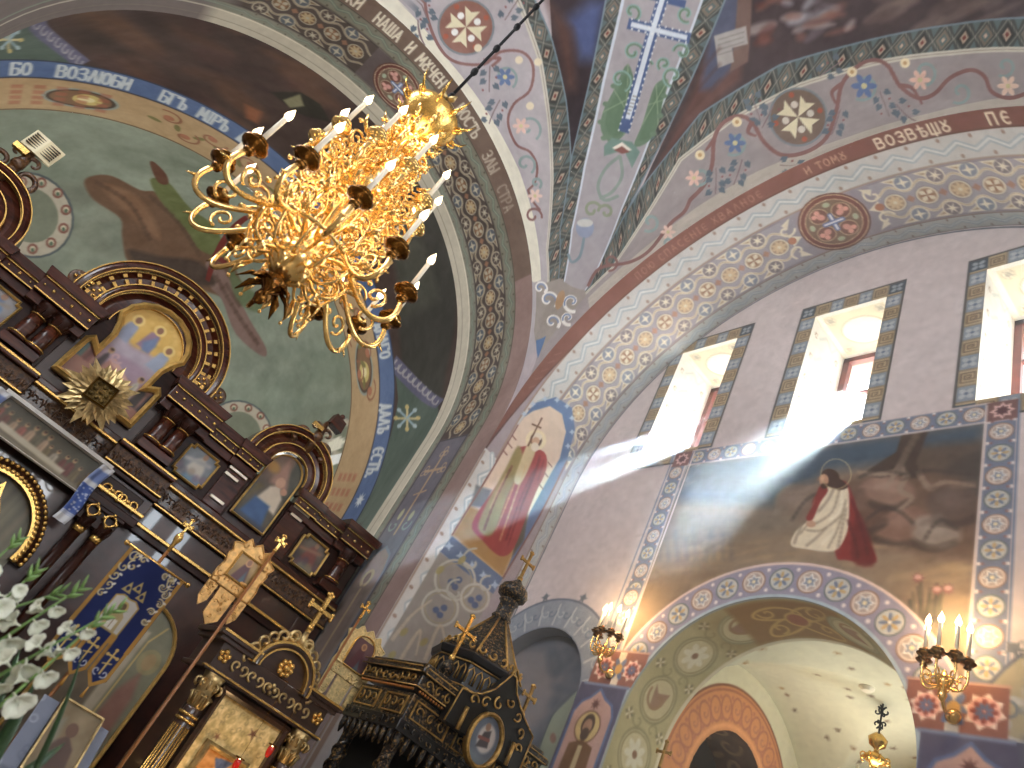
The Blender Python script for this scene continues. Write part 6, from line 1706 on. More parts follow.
# long supper painting over the gates
def paint_supper(p):
    p.rect(-.6, 1.1, 3.3, 3.9, (96, 84, 66)); p.rect(-.6, 1.1, 3.62, 3.9, (82, 80, 66), soft=.1)
    figures(p, (-.42, .26, 3.46, 3.74), 7, 8, [(150, 84, 70), (112, 70, 60), (96, 92, 70), (170, 140, 112)]); figures(p, (.22, .84, 3.44, 3.68), 6, 9, [(120, 104, 70), (150, 76, 66), (160, 150, 130), (110, 60, 54)])
    p.poly([(-.3, 3.46), (.55, 3.42), (.56, 3.49), (-.3, 3.53)], (186, 176, 150), soft=.01); p.rect(-.6, 1.1, 3.3, 3.43, (128, 118, 92), .9, .04)
icon_panel(icn, [(-.46, 3.37), (.84, 3.37), (.84, 3.80), (-.46, 3.80)], .02, paint_supper, .24, frame_mat=mat('white_frame', (206, 200, 190), .4), name='icon', label='long painting of a supper table in a thin white frame', fr_d=.02)
# royal gates: beaded arch, curtain, onion shaped gilding
ring_o = arcpts(IC, 2.52, .76, -8, 188, 44); ring_i = arcpts(IC, 2.52, .60, -8, 188, 44)
gate = part('gate_arch', lambda b: b.strip(ring_o, ring_i, IP, -.02, .12, dm=.17), WOODD)
b = MB()
for k in range(40):
    t = radians(-6 + 192 * k / 39)
    for r, s in ((.735, .026), (.655, .034)): b.ball(IP(IC + r * cos(t), 2.52 + r * sin(t), .15), s, 8)
b.strip(arcpts(IC, 2.52, .64, -8, 188, 44), arcpts(IC, 2.52, .60, -8, 188, 44), IP, .05, .17); b.build('beading', GILT, gate)
gp = Paint(-.45, .85, .2, 3.2, .012, (112, 108, 84)); 
for k in range(20): gp.rect(-.45 + k * .065, -.43 + k * .065, .2, 3.2, random.choice([(140, 134, 104), (86, 82, 66), (150, 120, 100)]), .5, .03)
icon_like = lambda S, T: np.stack([S * .918, np.full_like(S, IY - .02), (T - 1.6) * .918 + 1.6], -1)
grid_mesh('curtain', icon_like, np.linspace(-.42, .82, 60), np.linspace(.2, 3.14, 120), gp, mat('x', (0, 0, 0)) if False else ICONPAINT, gate, keep=lambda S, T: ((S - IC) ** 2 + (T - 2.52) ** 2 < .61 ** 2) | (T < 2.5))
on = [(.0, 3.0), (.03, 2.86), (.14, 2.74), (.24, 2.60), (.27, 2.45), (.20, 2.28), (.05, 2.2)]
on = [(IC + a, v) for a, v in on] + [(IC - a, v) for a, v in on[::-1][:-1]]
b = MB(); b.prism(on, IP, .02, .10, .02); b.build('onion_ornament', mat('gilt_mosaic', (150, 124, 64), .35, metal=.8, grain=.8, gscale=(30, 30, 30), bump=.5, bscale=60, col2=(40, 34, 26)), gate)
b = MB(); b.strip(offset_poly(on, .05), on, IP, .02, .13, closed=True); b.build('onion_border', GILT, gate)
# local icon in an arched gilded border, lower right of the screen
lc_u, lc_v, lc_r = 2.46, 2.34, .58
tl = [(lc_u + lc_r, .9), (lc_u + lc_r, lc_v)] + arcpts(lc_u, lc_v, lc_r, 8, 172, 16, lc_r * 1.0) + [(lc_u - lc_r, lc_v), (lc_u - lc_r, .9)]
def paint_local(p):
    p.rect(1.6, 3.2, .8, 3.2, (128, 128, 104)); p.rect(1.6, 2.50, .8, 3.2, (112, 100, 82), soft=.04); p.rect(2.50, 2.62, .8, 2.6, (176, 164, 140), soft=.02)
    p.poly([(2.66, .9), (2.70, 1.9), (2.82, 2.2), (2.92, 1.9), (2.98, .9)], (146, 104, 90), soft=.05); p.ell((2.82, 2.32), .08, .1, (160, 124, 96)); p.ell((2.82, 2.32), .14, .15, (176, 160, 100), .5)
    p.line([(2.64, .9), (2.66, 2.5), (2.76, 2.74)], .02, (206, 176, 104))
icon_panel(icn, tl, .04, paint_local, .06, name='icon', label='tall arched local icon in a gilded border beside the banner', fr_d=.05)
# crowning carvings
def crest(u, v, kind):
    def f(b):
        c = Vector(IP(u, v, .1))
        for sg in (-1, 1):
            b.tube(spiral3(c + Vector((sg * .16, 0, -.22)), (sg, 0, 0), (0, 0, 1), .15, .02, -1.2, 5, 18), .04, 7, r1=.02)
            b.tube(spiral3(c + Vector((sg * .10, -.02, -.02)), (-sg, 0, 0), (0, 0, 1), .1, .015, -.6, 5, 16), .032, 7, r1=.015)
        b.tube([c + Vector((0, 0, -.4)), c + Vector((0, -.02, -.1)), c + Vector((0, 0, .14))], [.05, .07, .03], 8)
        b.ball(c + Vector((0, -.04, -.14)), .08, 10)
    o = part('crest', f, CARVED)
    if kind == 'book':
        b = MB(); q = lambda a, w, d=0: Vector(IP(u + .02 + a, v + .22 + w, .16 + d))
        b.add([q(-.20, -.13), q(0, -.15, .05), q(0, .13, .05), q(-.2, .15), q(.20, -.13), q(.2, .15), q(-.2, -.13, -.03), q(.2, -.13, -.03), q(.2, .15, -.03), q(-.2, .15, -.03)], [(0, 1, 2, 3), (1, 4, 5, 2), (6, 9, 8, 7), (0, 6, 7, 4, 1), (3, 2, 5, 8, 9), (0, 3, 9, 6), (4, 7, 8, 5)])
        bo = b.build('open_book', mat('gilt_page', (226, 214, 176), .5), o); bo['label'] = 'open white carved book'
        b = MB()
        for sg in (-1, 1):
            for k in range(6): b.prism([(u + .02 + sg * .03, v + .30 - k * .035), (u + .02 + sg * .17, v + .31 - k * .035), (u + .02 + sg * .17, v + .318 - k * .035), (u + .02 + sg * .03, v + .308 - k * .035)], IP, .16, .203)
        b.build('written_lines', mat('ink', (92, 82, 66), .7), o)
        b = MB(); b.prism([(u - .2, v - .02), (u - .02, v - .02), (u - .02, v + .05), (u - .2, v + .05)], IP, .12, .2); b.build('gilt_plaque', GILT, o)
    else:
        b = MB(); b.prism([(u - .0, v + .16), (u + .24, v + .12), (u + .22, v + .3), (u + .02, v + .34)], IP, .04, .2); b.ball(IP(u + .13, v + .38, .12), .04, 8); b.build('pedestal_cap', WOOD, o)
        b = MB(); b.prism([(u - .2, v - .06), (u - .02, v - .06), (u - .02, v + .0), (u - .2, v + .0)], IP, .16, .22); b.build('gilt_plaque', GILT, o)
crest(2.78, 6.08, 'cap'); crest(mir(2.74), 6.2, 'book')

# ------------------------------------------------------------------ gilded sunburst hung before the central icon
sc_ = Vector(IP(.215, 4.36, .45))
sb = thing('sunburst_ornament', sc_, 'gilded many-pointed sunburst with a square centre hung in front of the central icon', 'ornament')
b = MB()
for layer, (n, r, r2, d, off) in enumerate(((16, .43, .27, 0, 0), (16, .36, .22, .03, .2), (16, .29, .18, .055, .08))):
    vs = [sc_ + Vector((0, -d - .05, 0))]; m_ = 2 * n
    for k in range(m_):
        rr = (r * (1.0 if (k // 2) % 2 == 0 else .86)) if k % 2 == 0 else r2
        t = off + 2 * pi * k / m_
        vs.append(sc_ + Vector((rr * cos(t), -d - (0 if k % 2 == 0 else .035), rr * sin(t))))
    vs.append(sc_ + Vector((0, -d + .02, 0)))
    fs = [(0, 1 + k, 1 + (k + 1) % m_) for k in range(m_)] + [(m_ + 1, 1 + (k + 1) % m_, 1 + k) for k in range(m_)]
    b.add(vs, fs)
b.build('rays', OLDGOLD, sb)
b = MB(); s_ = .135
sqf = lambda r: [(sc_.x + r * cos(pi / 4 + k * pi / 2 + .08), sc_.z + r * sin(pi / 4 + k * pi / 2 + .08)) for k in range(4)]
fp = lambda u, v, d=0: (u, sc_.y - d, v)
b.strip(sqf(.19), sqf(.155), fp, .06, .13, closed=True, dm=.15); b.build('square_frame', mat('dark_gilding', (140, 112, 62), .35, metal=1.0), sb)
b = MB(); b.prism(sqf(.16), fp, .06, .11)
for k in range(9):
    q = sc_ + Vector((-.07 + .07 * (k % 3), -.115, -.07 + .07 * (k // 3))); b.ball(q, .026, 8, (1, .5, 1))
b.build('square_relief', mat('relief_gilding', (120, 98, 56), .4, metal=.9, grain=.7, gscale=(40, 40, 40), bump=.5, bscale=70), sb)
# embroidered towel over the supper painting
tw = thing('embroidered_towel', IP(.2, 3.4, .27), 'white towel with blue embroidery draped over the long supper painting', 'towel')
def towel_paint(h):
    p = Paint(0, .17, 0, h, .006, (206, 208, 212)); p.rect(0, .17, .14, h * .62, (64, 88, 158)); p.rect(0, .17, h * .7, h * .9, (84, 108, 172), .8, .02)
    for k in range(26): p.ell((random.uniform(0, .17), random.uniform(.16, h * .6)), .014, .01, (190, 198, 216), .8)
    for k in range(5): p.line([(0, .1 + k * .012), (.17, .1 + k * .012)], .004, (110, 130, 186))
    return p
for u0, h, sg in ((.80, .80, 1), (-.58, .72, -1)):
    f = lambda S, T, u0=u0, h=h, sg=sg: np.stack([(u0 + S + .02 * np.sin(T * 9)) * .918, IY - .315 - .012 * np.sin(S * 60) - .03 * (1 - T / h), (3.80 - h + T - 1.6) * .918 + 1.6], -1)
    grid_mesh('hanging_end', f, np.linspace(0, .16, 24), np.linspace(0, h, 90), towel_paint(h), paint_mat('linen', .85, .2, .25), tw)
b = MB(); b.prism([(-.5, 3.79), (.93, 3.79), (.93, 3.835), (-.5, 3.835)], IP, .22, .325); b.build('top_fold', mat('white_linen', (214, 212, 206), .85), tw)

# ------------------------------------------------------------------ free-standing furnishings
def plane(Y):
    return lambda u, v, d=0.0: (u, Y - d, v)
def cross_shape(mb, f, u, v, h, w, d0, d1, arm=.62, ball=True):
    """upright cross with trefoil ends; (u, v) its foot"""
    ua = v + h * arm
    mb.prism([(u - w, v), (u + w, v), (u + w, v + h), (u - w, v + h)], f, d0, d1, w * .3)
    mb.prism([(u - h * .30, ua - w), (u + h * .30, ua - w), (u + h * .30, ua + w), (u - h * .30, ua + w)], f, d0, d1, w * .3)
    if ball:
        c = (d0 + d1) / 2
        for (a, b) in ((u, v + h), (u - h * .30, ua), (u + h * .30, ua)):
            for k in (-1, 0, 1):
                da, db = ((k * w * 1.3, w * .5) if a == u else (math.copysign(w * .5, a - u), k * w * 1.3))
                mb.ball(f(a + da, b + db + (w * .8 if k == 0 and a == u else 0), c), w * 1.15, 8)
        mb.ball(f(u, ua, c), w * 1.7, 8)
# blue banner with three tongues
BY = 6.6
bn = thing('banner', (1.40, BY, 0), 'blue church banner with gold embroidery and three pointed tongues on a pole', 'banner')
bp = Paint(1.10, 1.70, 1.60, 2.72, .0055, (22, 34, 88), lambda p: (at_y(p, BY)[0], at_y(p, BY)[2]))
U0, U1, VT, VB_, VS = 1.13, 1.66, 2.69, 1.72, 2.03
tw_ = (U1 - U0) / 3
tong = []
for k in range(3):
    a, b_ = U0 + tw_ * k, U0 + tw_ * (k + 1); m_ = (a + b_) / 2
    tong.append([(a + .008, VS), (b_ - .008, VS), (b_ - .012, VB_ + .09), (m_, VB_), (a + .012, VB_ + .09)])
    bp.line([(a + .012, VS + .06), (a + .02, VB_ + .09), (m_, VB_ + .012), (b_ - .02, VB_ + .09), (b_ - .012, VS + .06)], .032, (170, 124, 52))
    for j in range(40):
        bp.line([(a + .01, VS - j * .006), (a + .034, VS - j * .006)], .002, (120, 84, 34), .6)
    c = (m_, VB_ + .20)
    bp.line([(c[0], c[1] - .09), (c[0], c[1] + .10)], .014, (206, 172, 92)); bp.line([(c[0] - .04, c[1] + .05), (c[0] + .04, c[1] + .05)], .014, (206, 172, 92)); bp.line([(c[0] - .03, c[1] - .02), (c[0] + .03, c[1] + .0)], .01, (206, 172, 92))
    for q in ((0, .1), (-.04, .05), (.04, .05)): bp.ell((c[0] + q[0], c[1] + q[1]), .013, .013, (206, 172, 92))
    bp.spiral((c[0] - .03, c[1] - .08), .006, .03, 0, 5, .009, (186, 190, 196)); bp.spiral((c[0] + .03, c[1] - .08), .006, .03, 3, -2, .009, (186, 190, 196))
for sx in (U0 + .018, U1 - .018): bp.line([(sx, VS), (sx, VT)], .034, (170, 124, 52))
for sg in (-1, 1):
    for k, (dx, dy, r) in enumerate(((.19, .60, .05), (.15, .54, .045), (.20, .50, .04), (.21, .42, .04), (.20, .34, .035), (.17, .62, .03), (.11, .62, .03), (.205, .26, .03))):
        c = (1.395 + sg * dx, VS + dy)
        bp.spiral(c, .008, r, k, k + sg * 5.4, .012, (196, 184, 140)); bp.spiral(c, .004, r * .6, k + 2, k + 2 + sg * 4, .008, (176, 150, 84)); bp.ell((c[0] + r * .8, c[1] + r * .6), .016, .009, (206, 202, 190), rot=k)
pan = [(1.29, 2.10), (1.50, 2.10), (1.50, 2.34), (1.45, 2.37), (1.395, 2.36), (1.34, 2.37), (1.29, 2.34)]
bp.poly(pan, (186, 184, 176)); bp.line(pan, .012, (170, 138, 70), closed=True)
bp.poly([(1.33, 2.10), (1.34, 2.23), (1.395, 2.28), (1.45, 2.23), (1.46, 2.10)], (170, 150, 104)); bp.poly([(1.36, 2.11), (1.43, 2.11), (1.43, 2.19), (1.36, 2.19)], (206, 202, 190)); bp.line([(1.395, 2.12), (1.395, 2.19)], .006, (120, 100, 70)); bp.ell((1.395, 2.29), .04, .045, (186, 160, 96)); bp.ell((1.395, 2.29), .024, .03, (110, 84, 66))
for c in ((1.395, 2.46), (1.33, 2.42), (1.46, 2.42)):
    bp.poly([(c[0] - .04, c[1] - .03), (c[0], c[1] + .06), (c[0] + .04, c[1] - .03)], (176, 154, 92)); bp.ell(c, .014, .018, (22, 34, 88))
def bkeep(S, T):
    k = (T >= VS)
    for t in tong:
        a, b_ = t[0][0], t[1][0]; m_ = (a + b_) / 2
        k |= (T < VS) & (S > a) & (S < b_) & (T > VB_ + np.abs(S - m_) / (tw_ / 2) * .09)
    return k
grid_mesh('banner_cloth', lambda S, T: np.stack([S, BY + .012 * np.sin((S - U0) * 21) * (1.15 - (T - VB_)) + 0 * T, T], -1), np.linspace(U0, U1, 100), np.linspace(VB_, VT, 180), bp, paint_mat('velvet', .8, .25, .1), bn, keep=bkeep)
b = MB(); b.tube([(U0 - .03, BY + .01, VT), (U1 + .03, BY + .01, VT)], .014, 8)
for u in (U0 - .04, U1 + .04): b.ball((u, BY + .01, VT), .024, 8)
b.build('cross_bar', GILT, bn)
b = MB(); b.tube([(1.40, BY + .05, .02), (1.40, BY + .05, 2.90)], .015, 8); b.build('pole', mat('varnished_pole', (150, 98, 54), .35, grain=.3, gscale=(30, 30, 3)), bn)
b = MB(); b.lathe([(.016, 2.82), (.02, 2.9), (.034, 2.94), (.034, 2.97), (.015, 3.0), (.01, 3.02)], (1.40, BY + .05, 0), seg=14); cross_shape(b, plane(BY + .06), 1.40, 3.0, .13, .009, 0, .02, ball=True); b.build('finial_cross', GILT, bn)
b = MB()
for k in range(3):
    m_ = U0 + tw_ * (k + .5); b.tube([(m_, BY, VB_), (m_, BY - .005, VB_ - .08)], [.006, .014], 8)
b.build('tassel', mat('gold_thread', (176, 132, 60), .6), bn)
b = MB(); b.lathe([(.16, 0), (.16, .03), (.05, .06), (.03, .12), (.03, .3)], (1.40, BY + .05, 0), seg=16); b.build('foot', BRONZE, bn)

# processional icons on poles
def processional(Y, uc, v0, v1, upole, crossv, metal, label, iconcol, arched):
    f = plane(Y)
    t = thing('processional_icon', (upole, Y, 0), label, 'processional icon', 'processional icons on poles')
    hw = (v1 - v0) * .26
    vb = v0 + (v1 - v0) * .38
    out = [(uc - hw, vb), (uc - hw * 1.03, vb + .1), (uc - hw * .95, vb + .16), (uc - hw * 1.04, vb + .24), (uc - hw * .95, v1 - .16), (uc - hw * 1.1, v1 - .10), (uc - hw * .7, v1 - .07), (uc - hw * .55, v1 - .01), (uc - hw * .28, v1 - .05), (uc, v1), (uc + hw * .28, v1 - .05), (uc + hw * .55, v1 - .01), (uc + hw * .7, v1 - .07), (uc + hw * 1.1, v1 - .10), (uc + hw * .95, v1 - .16), (uc + hw * 1.04, vb + .24), (uc + hw * .95, vb + .16), (uc + hw * 1.03, vb + .1), (uc + hw, vb)]
    b = MB(); b.prism(out, f, -.02, .02, .01)
    r = random.Random(int(Y * 10))
    for k in range(34):
        q = (uc + r.uniform(-hw * .85, hw * .85), r.uniform(vb, v1 - .06))
        if abs(q[0] - uc) < hw * .56 + .03 and vb + (v1 - vb) * .22 - .03 < q[1] < v1 - .09: continue
        b.tube(spiral3(Vector(f(*q, .024)), (1, 0, 0), (0, 0, 1), .028, .006, k, k + r.choice((-5, 5)), 10), .006, 5)
    for k in range(len(out) - 1): b.tube([f(*out[k], .02), f(*out[k + 1], .02)], .007, 5)
    b.build('shield', metal, t)
    for k, (du, w_, dv) in enumerate(((-hw * .78, hw * .24, .0), (0, hw * .42, -.02), (hw * .78, hw * .24, .0))):
        b = MB(); vtop, vbt = vb - .005, v0 + dv + (.06 if k != 1 else 0)
        b.prism([(uc + du - w_, vtop), (uc + du + w_, vtop), (uc + du + w_ * .9, vbt + .06), (uc + du, vbt), (uc + du - w_ * .9, vbt + .06)], f, -.008, .012)
        for j in range(8):
            q = (uc + du + r.uniform(-w_ * .6, w_ * .6), r.uniform(vbt + .06, vtop - .02)); b.tube(spiral3(Vector(f(*q, .014)), (1, 0, 0), (0, 0, 1), .02, .005, j, j + 5, 8), .005, 5)
        b.build('pendant_panel', metal, t)
    iw, i0, i1 = hw * .56, vb + (v1 - vb) * .22, v1 - .14
    p = Paint(uc - iw, uc + iw, i0, i1 + .03, .005, iconcol)
    p.rect(uc - iw, uc + iw, i0 + (i1 - i0) * .5, i1 + .05, tuple(v * 1.2 for v in iconcol), 1, .05); p.poly([(uc - iw * .7, i0), (uc - iw * .3, i1 - .06), (uc + iw * .2, i1 - .04), (uc + iw * .6, i0)], (96, 54, 60), soft=.01); p.ell((uc, i1 - .03), .03, .034, (206, 150, 96)); p.ell((uc, i1 - .03), .018, .022, (150, 104, 80)); p.poly([(uc, i0), (uc + iw * .2, i0 + .1), (uc + iw * .5, i0)], (80, 100, 110), soft=.01)
    top = arcpts(uc, i1 - iw * .4, iw, 0, 180, 12, iw * .9) if arched else [(uc + iw, i1), (uc - iw, i1)]
    shape = [(uc + iw, i0)] + top + [(uc - iw, i0)]
    keep = (lambda S, T: (T < i1 - iw * .4) | ((S - uc) ** 2 + ((T - i1 + iw * .4) / .9) ** 2 < iw * iw)) if arched else None
    o = grid_mesh('icon', lambda S, T: np.stack([S, np.full_like(S, Y - .026), T], -1), np.linspace(uc - iw, uc + iw, 40), np.linspace(i0, i1 + (.03 if arched else 0), 60), p, ICONPAINT, t, keep=keep)
    b = MB(); b.strip(offset_poly(shape, .016), shape, f, .018, .034, closed=True, dm=.04); b.build('icon_frame', GILT, o)
    b = MB(); b.tube([(upole, Y - .06, .02), (upole, Y - .06, v1 + .02)], .013, 8); b.lathe([(.12, .0), (.12, .02), (.03, .05), (.02, .2)], (upole, Y - .06, .0), seg=14); b.build('pole', mat('varnished_pole', (176, 116, 62)), t)
    b = MB(); b.lathe([(.014, v1), (.02, v1 + .015), (.012, v1 + .03)], (upole, Y - .06, 0), seg=10); cross_shape(b, plane(Y - .05), upole, v1 + .02, crossv, .011, 0, .02); b.build('pole_cross', GILT, t)
    b = MB(); b.tube([f(upole, vb + .1, .05), f(uc, vb + .1, -.0)], .012, 6); b.build('clamp', metal, t)
    return t
COPPER = mat('coppery_gilding', (222, 172, 104), .38, metal=.55, grain=.4, gscale=(30, 30, 30))
FILI = mat('gold_filigree', (252, 228, 166), .4, metal=.35, grain=.35, gscale=(40, 40, 40))
processional(5.85, 1.783, 2.436, 3.114, 1.876, .12, COPPER, 'orange-gold processional icon with a square picture on a pole before the gilded rails', (150, 120, 70), False)
processional(6.6, 3.42, 2.50, 3.30, 3.20, .15, FILI, 'pale gold filigree processional icon with an arched picture behind the icon case', (90, 62, 66), True)

# icon case with a pediment and a cross
KY = 6.0
K = plane(KY)
EBONY = mat('dark_case_wood', (66, 44, 32), .3, grain=.5, gscale=(3, 3, 20), coat=.4)
kc = 2.58
kt = thing('icon_case', (kc, KY, 0), 'dark wooden icon case with gilded columns, an arched pediment and a cross on top', 'icon case')
def kpart(name, fn, m, parent=kt, bevel=0.006):
    b = MB(); fn(b); return b.build(name, m, parent, bevel)
def kb(b, u0, u1, v0, v1, d0, d1): b.prism([(u0, v0), (u1, v0), (u1, v1), (u0, v1)], K, d0, d1)
kpart('case_body', lambda b: kb(b, kc - .50, kc + .50, 0, 2.3, -.5, -.06), EBONY)
kpart('lintel', lambda b: (kb(b, kc - .54, kc + .54, 2.22, 2.42, -.5, .02), kb(b, kc - .58, kc + .58, 2.19, 2.225, -.5, .05)), EBONY)
for a, c in ((-.60, -.24), (.24, .60)):
    kpart('cornice', lambda b: (kb(b, kc + a, kc + c, 2.415, 2.455, -.5, .05), kb(b, kc + a - (.03 if a < 0 else 0), kc + c + (.03 if a > 0 else 0), 2.45, 2.49, -.5, .08)), EBONY)
kpart('gilded_ledge', lambda b: (kb(b, kc - .585, kc + .585, 2.205, 2.22, .0, .062), kb(b, kc - .62, kc - .24, 2.475, 2.495, .0, .09), kb(b, kc + .24, kc + .62, 2.475, 2.495, .0, .09)), GILT, bevel=0.003)
kpart('arched_pediment', lambda b: (b.prism(arcpts(kc, 2.42, .25, 0, 180, 20, .24), K, -.3, .02), b.strip(arcpts(kc, 2.42, .28, -4, 184, 28, .27), arcpts(kc, 2.42, .23, -4, 184, 28, .22), K, -.3, .07, dm=.08)), EBONY, bevel=0)
kpart('pediment_edge', lambda b: (b.strip(arcpts(kc, 2.42, .288, -4, 184, 32, .278), arcpts(kc, 2.42, .268, -4, 184, 32, .258), K, .0, .085), b.strip(arcpts(kc, 2.42, .232, -4, 184, 32, .222), arcpts(kc, 2.42, .218, -4, 184, 32, .208), K, .0, .08)), GILT, bevel=0)
def krose(b):
    q = Vector(K(kc, 2.50, .03))
    for k in range(8): b.ball(q + Vector((cos(k * pi / 4) * .05, -.01, sin(k * pi / 4) * .05)), .026, 8)
    b.ball(q + Vector((0, -.03, 0)), .03, 8)
kpart('rosette', krose, GILT, bevel=0)
def kcrest(b):
    for sg in (-1, 1):
        for k in range(6):
            t = radians(90 - sg * (14 + k * 15)); q = Vector(K(kc + .31 * cos(t), 2.42 + .31 * sin(t), .02))
            b.tube(spiral3(q, (cos(t), 0, sin(t)), (-sin(t) * sg, 0, cos(t) * sg), .05, .01, -1.4, 4.6, 12), .014, 6)
    b.tube([K(kc, 2.68, .02), K(kc, 2.78, .02), K(kc, 2.82, .02)], [.05, .03, .02], 8)
    for sg in (-1, 1): b.tube(spiral3(Vector(K(kc + sg * .06, 2.74, .02)), (sg, 0, 0), (0, 0, 1), .06, .012, -1, 5, 14), .016, 6)
kpart('crest_carving', kcrest, OLDGOLD, bevel=0)
b = MB(); cross_shape(b, K, kc, 2.80, .36, .017, .0, .035); b.ball(K(kc, 2.86, .02), .03, 8)
b.build('crowning_cross', GILT, kt)
def kfrieze(b):
    for k in range(5):
        q = Vector(K(kc - .32 + k * .16, 2.32, .03))
        if k == 2:
            for j in range(4): b.ball(q + Vector((cos(j * pi / 2) * .03, 0, sin(j * pi / 2) * .03)), .02, 6)
        for sg in (-1, 1): b.tube(spiral3(q + Vector((sg * .035, 0, 0)), (sg, 0, 0), (0, 0, 1), .045, .008, -1.6, 4.4, 12), .010, 6)
kpart('frieze_carving', kfrieze, OLDGOLD, bevel=0)
for sg in (-1, 1):
    b = MB(); q = Vector(K(kc + sg * .48, 2.33, .03))
    for j in range(5): b.ball(q + Vector((cos(j * 1.257 + .3) * .035, 0, sin(j * 1.257 + .3) * .035)), .022, 8)
    b.ball(q + Vector((0, -.02, 0)), .018, 8); b.build('corner_rosette', GILT, kt)
    u = kc + sg * .44
    c = kpart('column', lambda b: (b.lathe([(.09, 0), (.09, .1), (.072, .14), (.068, 1.0), (.062, 1.92), (.05, 1.95)], K(u, 0, .0), seg=20)), EBONY, bevel=0)
    b = MB()
    for k in range(9):
        a = pi + pi * (k + .5) / 9; b.tube([Vector(K(u, .2, 0)) + Vector((cos(a) * .071, sin(a) * .071, 0)), Vector(K(u, 1.80, 0)) + Vector((cos(a) * .066, sin(a) * .066, 0))], .007, 5)
    for v in (1.84, 1.88): b.ring(K(u, v, 0), .07, .012, seg=18, ts=6)
    b.build('gilded_fluting', GILT, c)
    b = MB(); b.lathe([(.055, 1.93), (.06, 2.0), (.075, 2.14), (.09, 2.19)], K(u, 0, 0), seg=16)
    for k in range(10):
        a = 2 * pi * k / 10; e = Vector((cos(a), sin(a), 0)); q = Vector(K(u, 0, 0))
        b.tube([q + e * .058 + Vector((0, 0, 1.95)), q + e * .078 + Vector((0, 0, 2.04)), q + e * .095 + Vector((0, 0, 2.02))], [.01, .017, .007], 6); b.tube(spiral3(q + e * .085 + Vector((0, 0, 2.11)), e, (0, 0, 1), .035, .008, -1.4, 4.6, 12), .011, 6)
    b.build('capital', OLDGOLD, c)
fo = [(kc - .34, .55), (kc + .34, .55), (kc + .34, 2.17), (kc - .34, 2.17)]
kpart('outer_frame', lambda b: b.strip(fo, offset_poly(fo, -.05), K, -.08, .01, closed=True, dm=.03), EBONY, bevel=0)
kp = Paint(kc - .3, kc + .3, .55, 2.14, .006, (226, 194, 118)); kp.mottle(.04, 26, 71, 3); kp.mottle(.015, 20, 72, 2)
for k in range(120):
    q = (random.uniform(kc - .28, kc + .28), random.uniform(1.3, 2.12)); kp.spiral(q, .005, .025, k, k + 5, .006, random.choice([(150, 120, 66), (226, 200, 130)]), .7)
kp.star((kc + .1, 2.0), .05, .015, 5, (120, 70, 40)); kp.star((kc - .14, 1.86), .035, .012, 5, (150, 92, 50))
cover = grid_mesh('metal_cover', lambda S, T: np.stack([S, np.full_like(S, KY + .04), T], -1), np.linspace(kc - .3, kc + .3, 100), np.linspace(.55, 2.14, 180), kp, paint_mat('gilt_cover', .38, .6, .5), kt)
fi = [(kc - .20, .75), (kc + .20, .75), (kc + .20, 1.82), (kc - .20, 1.82)]
b = MB(); b.strip(fi, offset_poly(fi, -.045), K, -.05, .0, closed=True, dm=.02); b.build('inner_frame', OLDGOLD, cover)
kq = Paint(kc - .17, kc + .17, .75, 1.80, .006, (206, 140, 70)); figures(kq, (kc - .16, kc + .16, 1.25, 1.62), 5, 12, [(150, 60, 40), (90, 84, 90), (196, 130, 60)]); kq.poly([(kc - .06, 1.74), (kc, 1.66), (kc + .05, 1.70), (kc + .09, 1.77), (kc, 1.76)], (84, 100, 140)); kq.mottle(.03, 22, 73)
grid_mesh('inner_icon', lambda S, T: np.stack([S, np.full_like(S, KY + .035), T], -1), np.linspace(kc - .17, kc + .17, 60), np.linspace(.75, 1.80, 110), kq, ICONPAINT, cover)
# red votive lamps hanging before it
REDG = mat('red_glass', (170, 26, 22), .1, emit=(255, 60, 30), estr=.12, coat=.6)
for (px_, lb) in (((269, 752), 'small red glass votive lamp hanging before the right side of the icon case'), ((236, 765), 'small red glass votive lamp hanging at the middle of the icon case')):
    q = at_y(px_, KY - .22)
    t = thing('votive_lamp', tuple(q), lb, 'votive lamp', 'votive lamps at the icon case')
    b = MB(); b.lathe([(.001, -.04), (.014, -.036), (.024, -.01), (.026, .02), (.022, .04)], q, seg=14); b.build('glass_cup', REDG, t)
    b = MB(); b.ring(q + np.array([0, 0, .05]), .033, .006, seg=16, ts=6); b.tube([q + np.array([0, 0, .05]), (q[0], q[1], 2.40)], .0015, 5); b.tube([(q[0], q[1], 2.40), (q[0], KY - .05, 2.42)], .004, 6); b.build('hanger', BRONZE, t)
    b = MB(); bulb_mesh(b, q + np.array([0, 0, .03]), .028, .006); b.build('flame', BULB, t)

lamp('POINT', 'votive_glow', (kc, KY - .32, 1.45), 5, (1.0, .62, .28), shadow_soft_size=.08)

# carved dark shrine with tent roof, gables and little domes
BLACKW = mat('black_carved_wood', (22, 21, 22), .36, spec=.3, grain=.8, gscale=(46, 46, 46), col2=(128, 100, 58), lo=.53, hi=.64, bump=.7, bscale=42, coat=.2)
BLACKP = mat('black_wood', (22, 21, 23), .4, spec=.3, grain=.3, gscale=(4, 4, 20), coat=.2)
DGILT = mat('dull_gilding', (196, 158, 92), .38, metal=.75, grain=.5, gscale=(20, 20, 20))
sx0, sx1, sy0, sy1 = 3.56, 5.10, 5.62, 6.52
scx, scy = (sx0 + sx1) / 2 + .02, (sy0 + sy1) / 2
F = plane(sy0)
Lf = lambda u, v, d=0.0: (sx0 - d, u, v)                       # left face
sr_ = thing('carved_shrine', (scx, scy, 0), 'dark carved wooden shrine with a tent roof and onion dome before the pier', 'shrine')
def spart(name, fn, m, parent=sr_, bevel=0.006):
    b = MB(); fn(b); return b.build(name, m, parent, bevel)
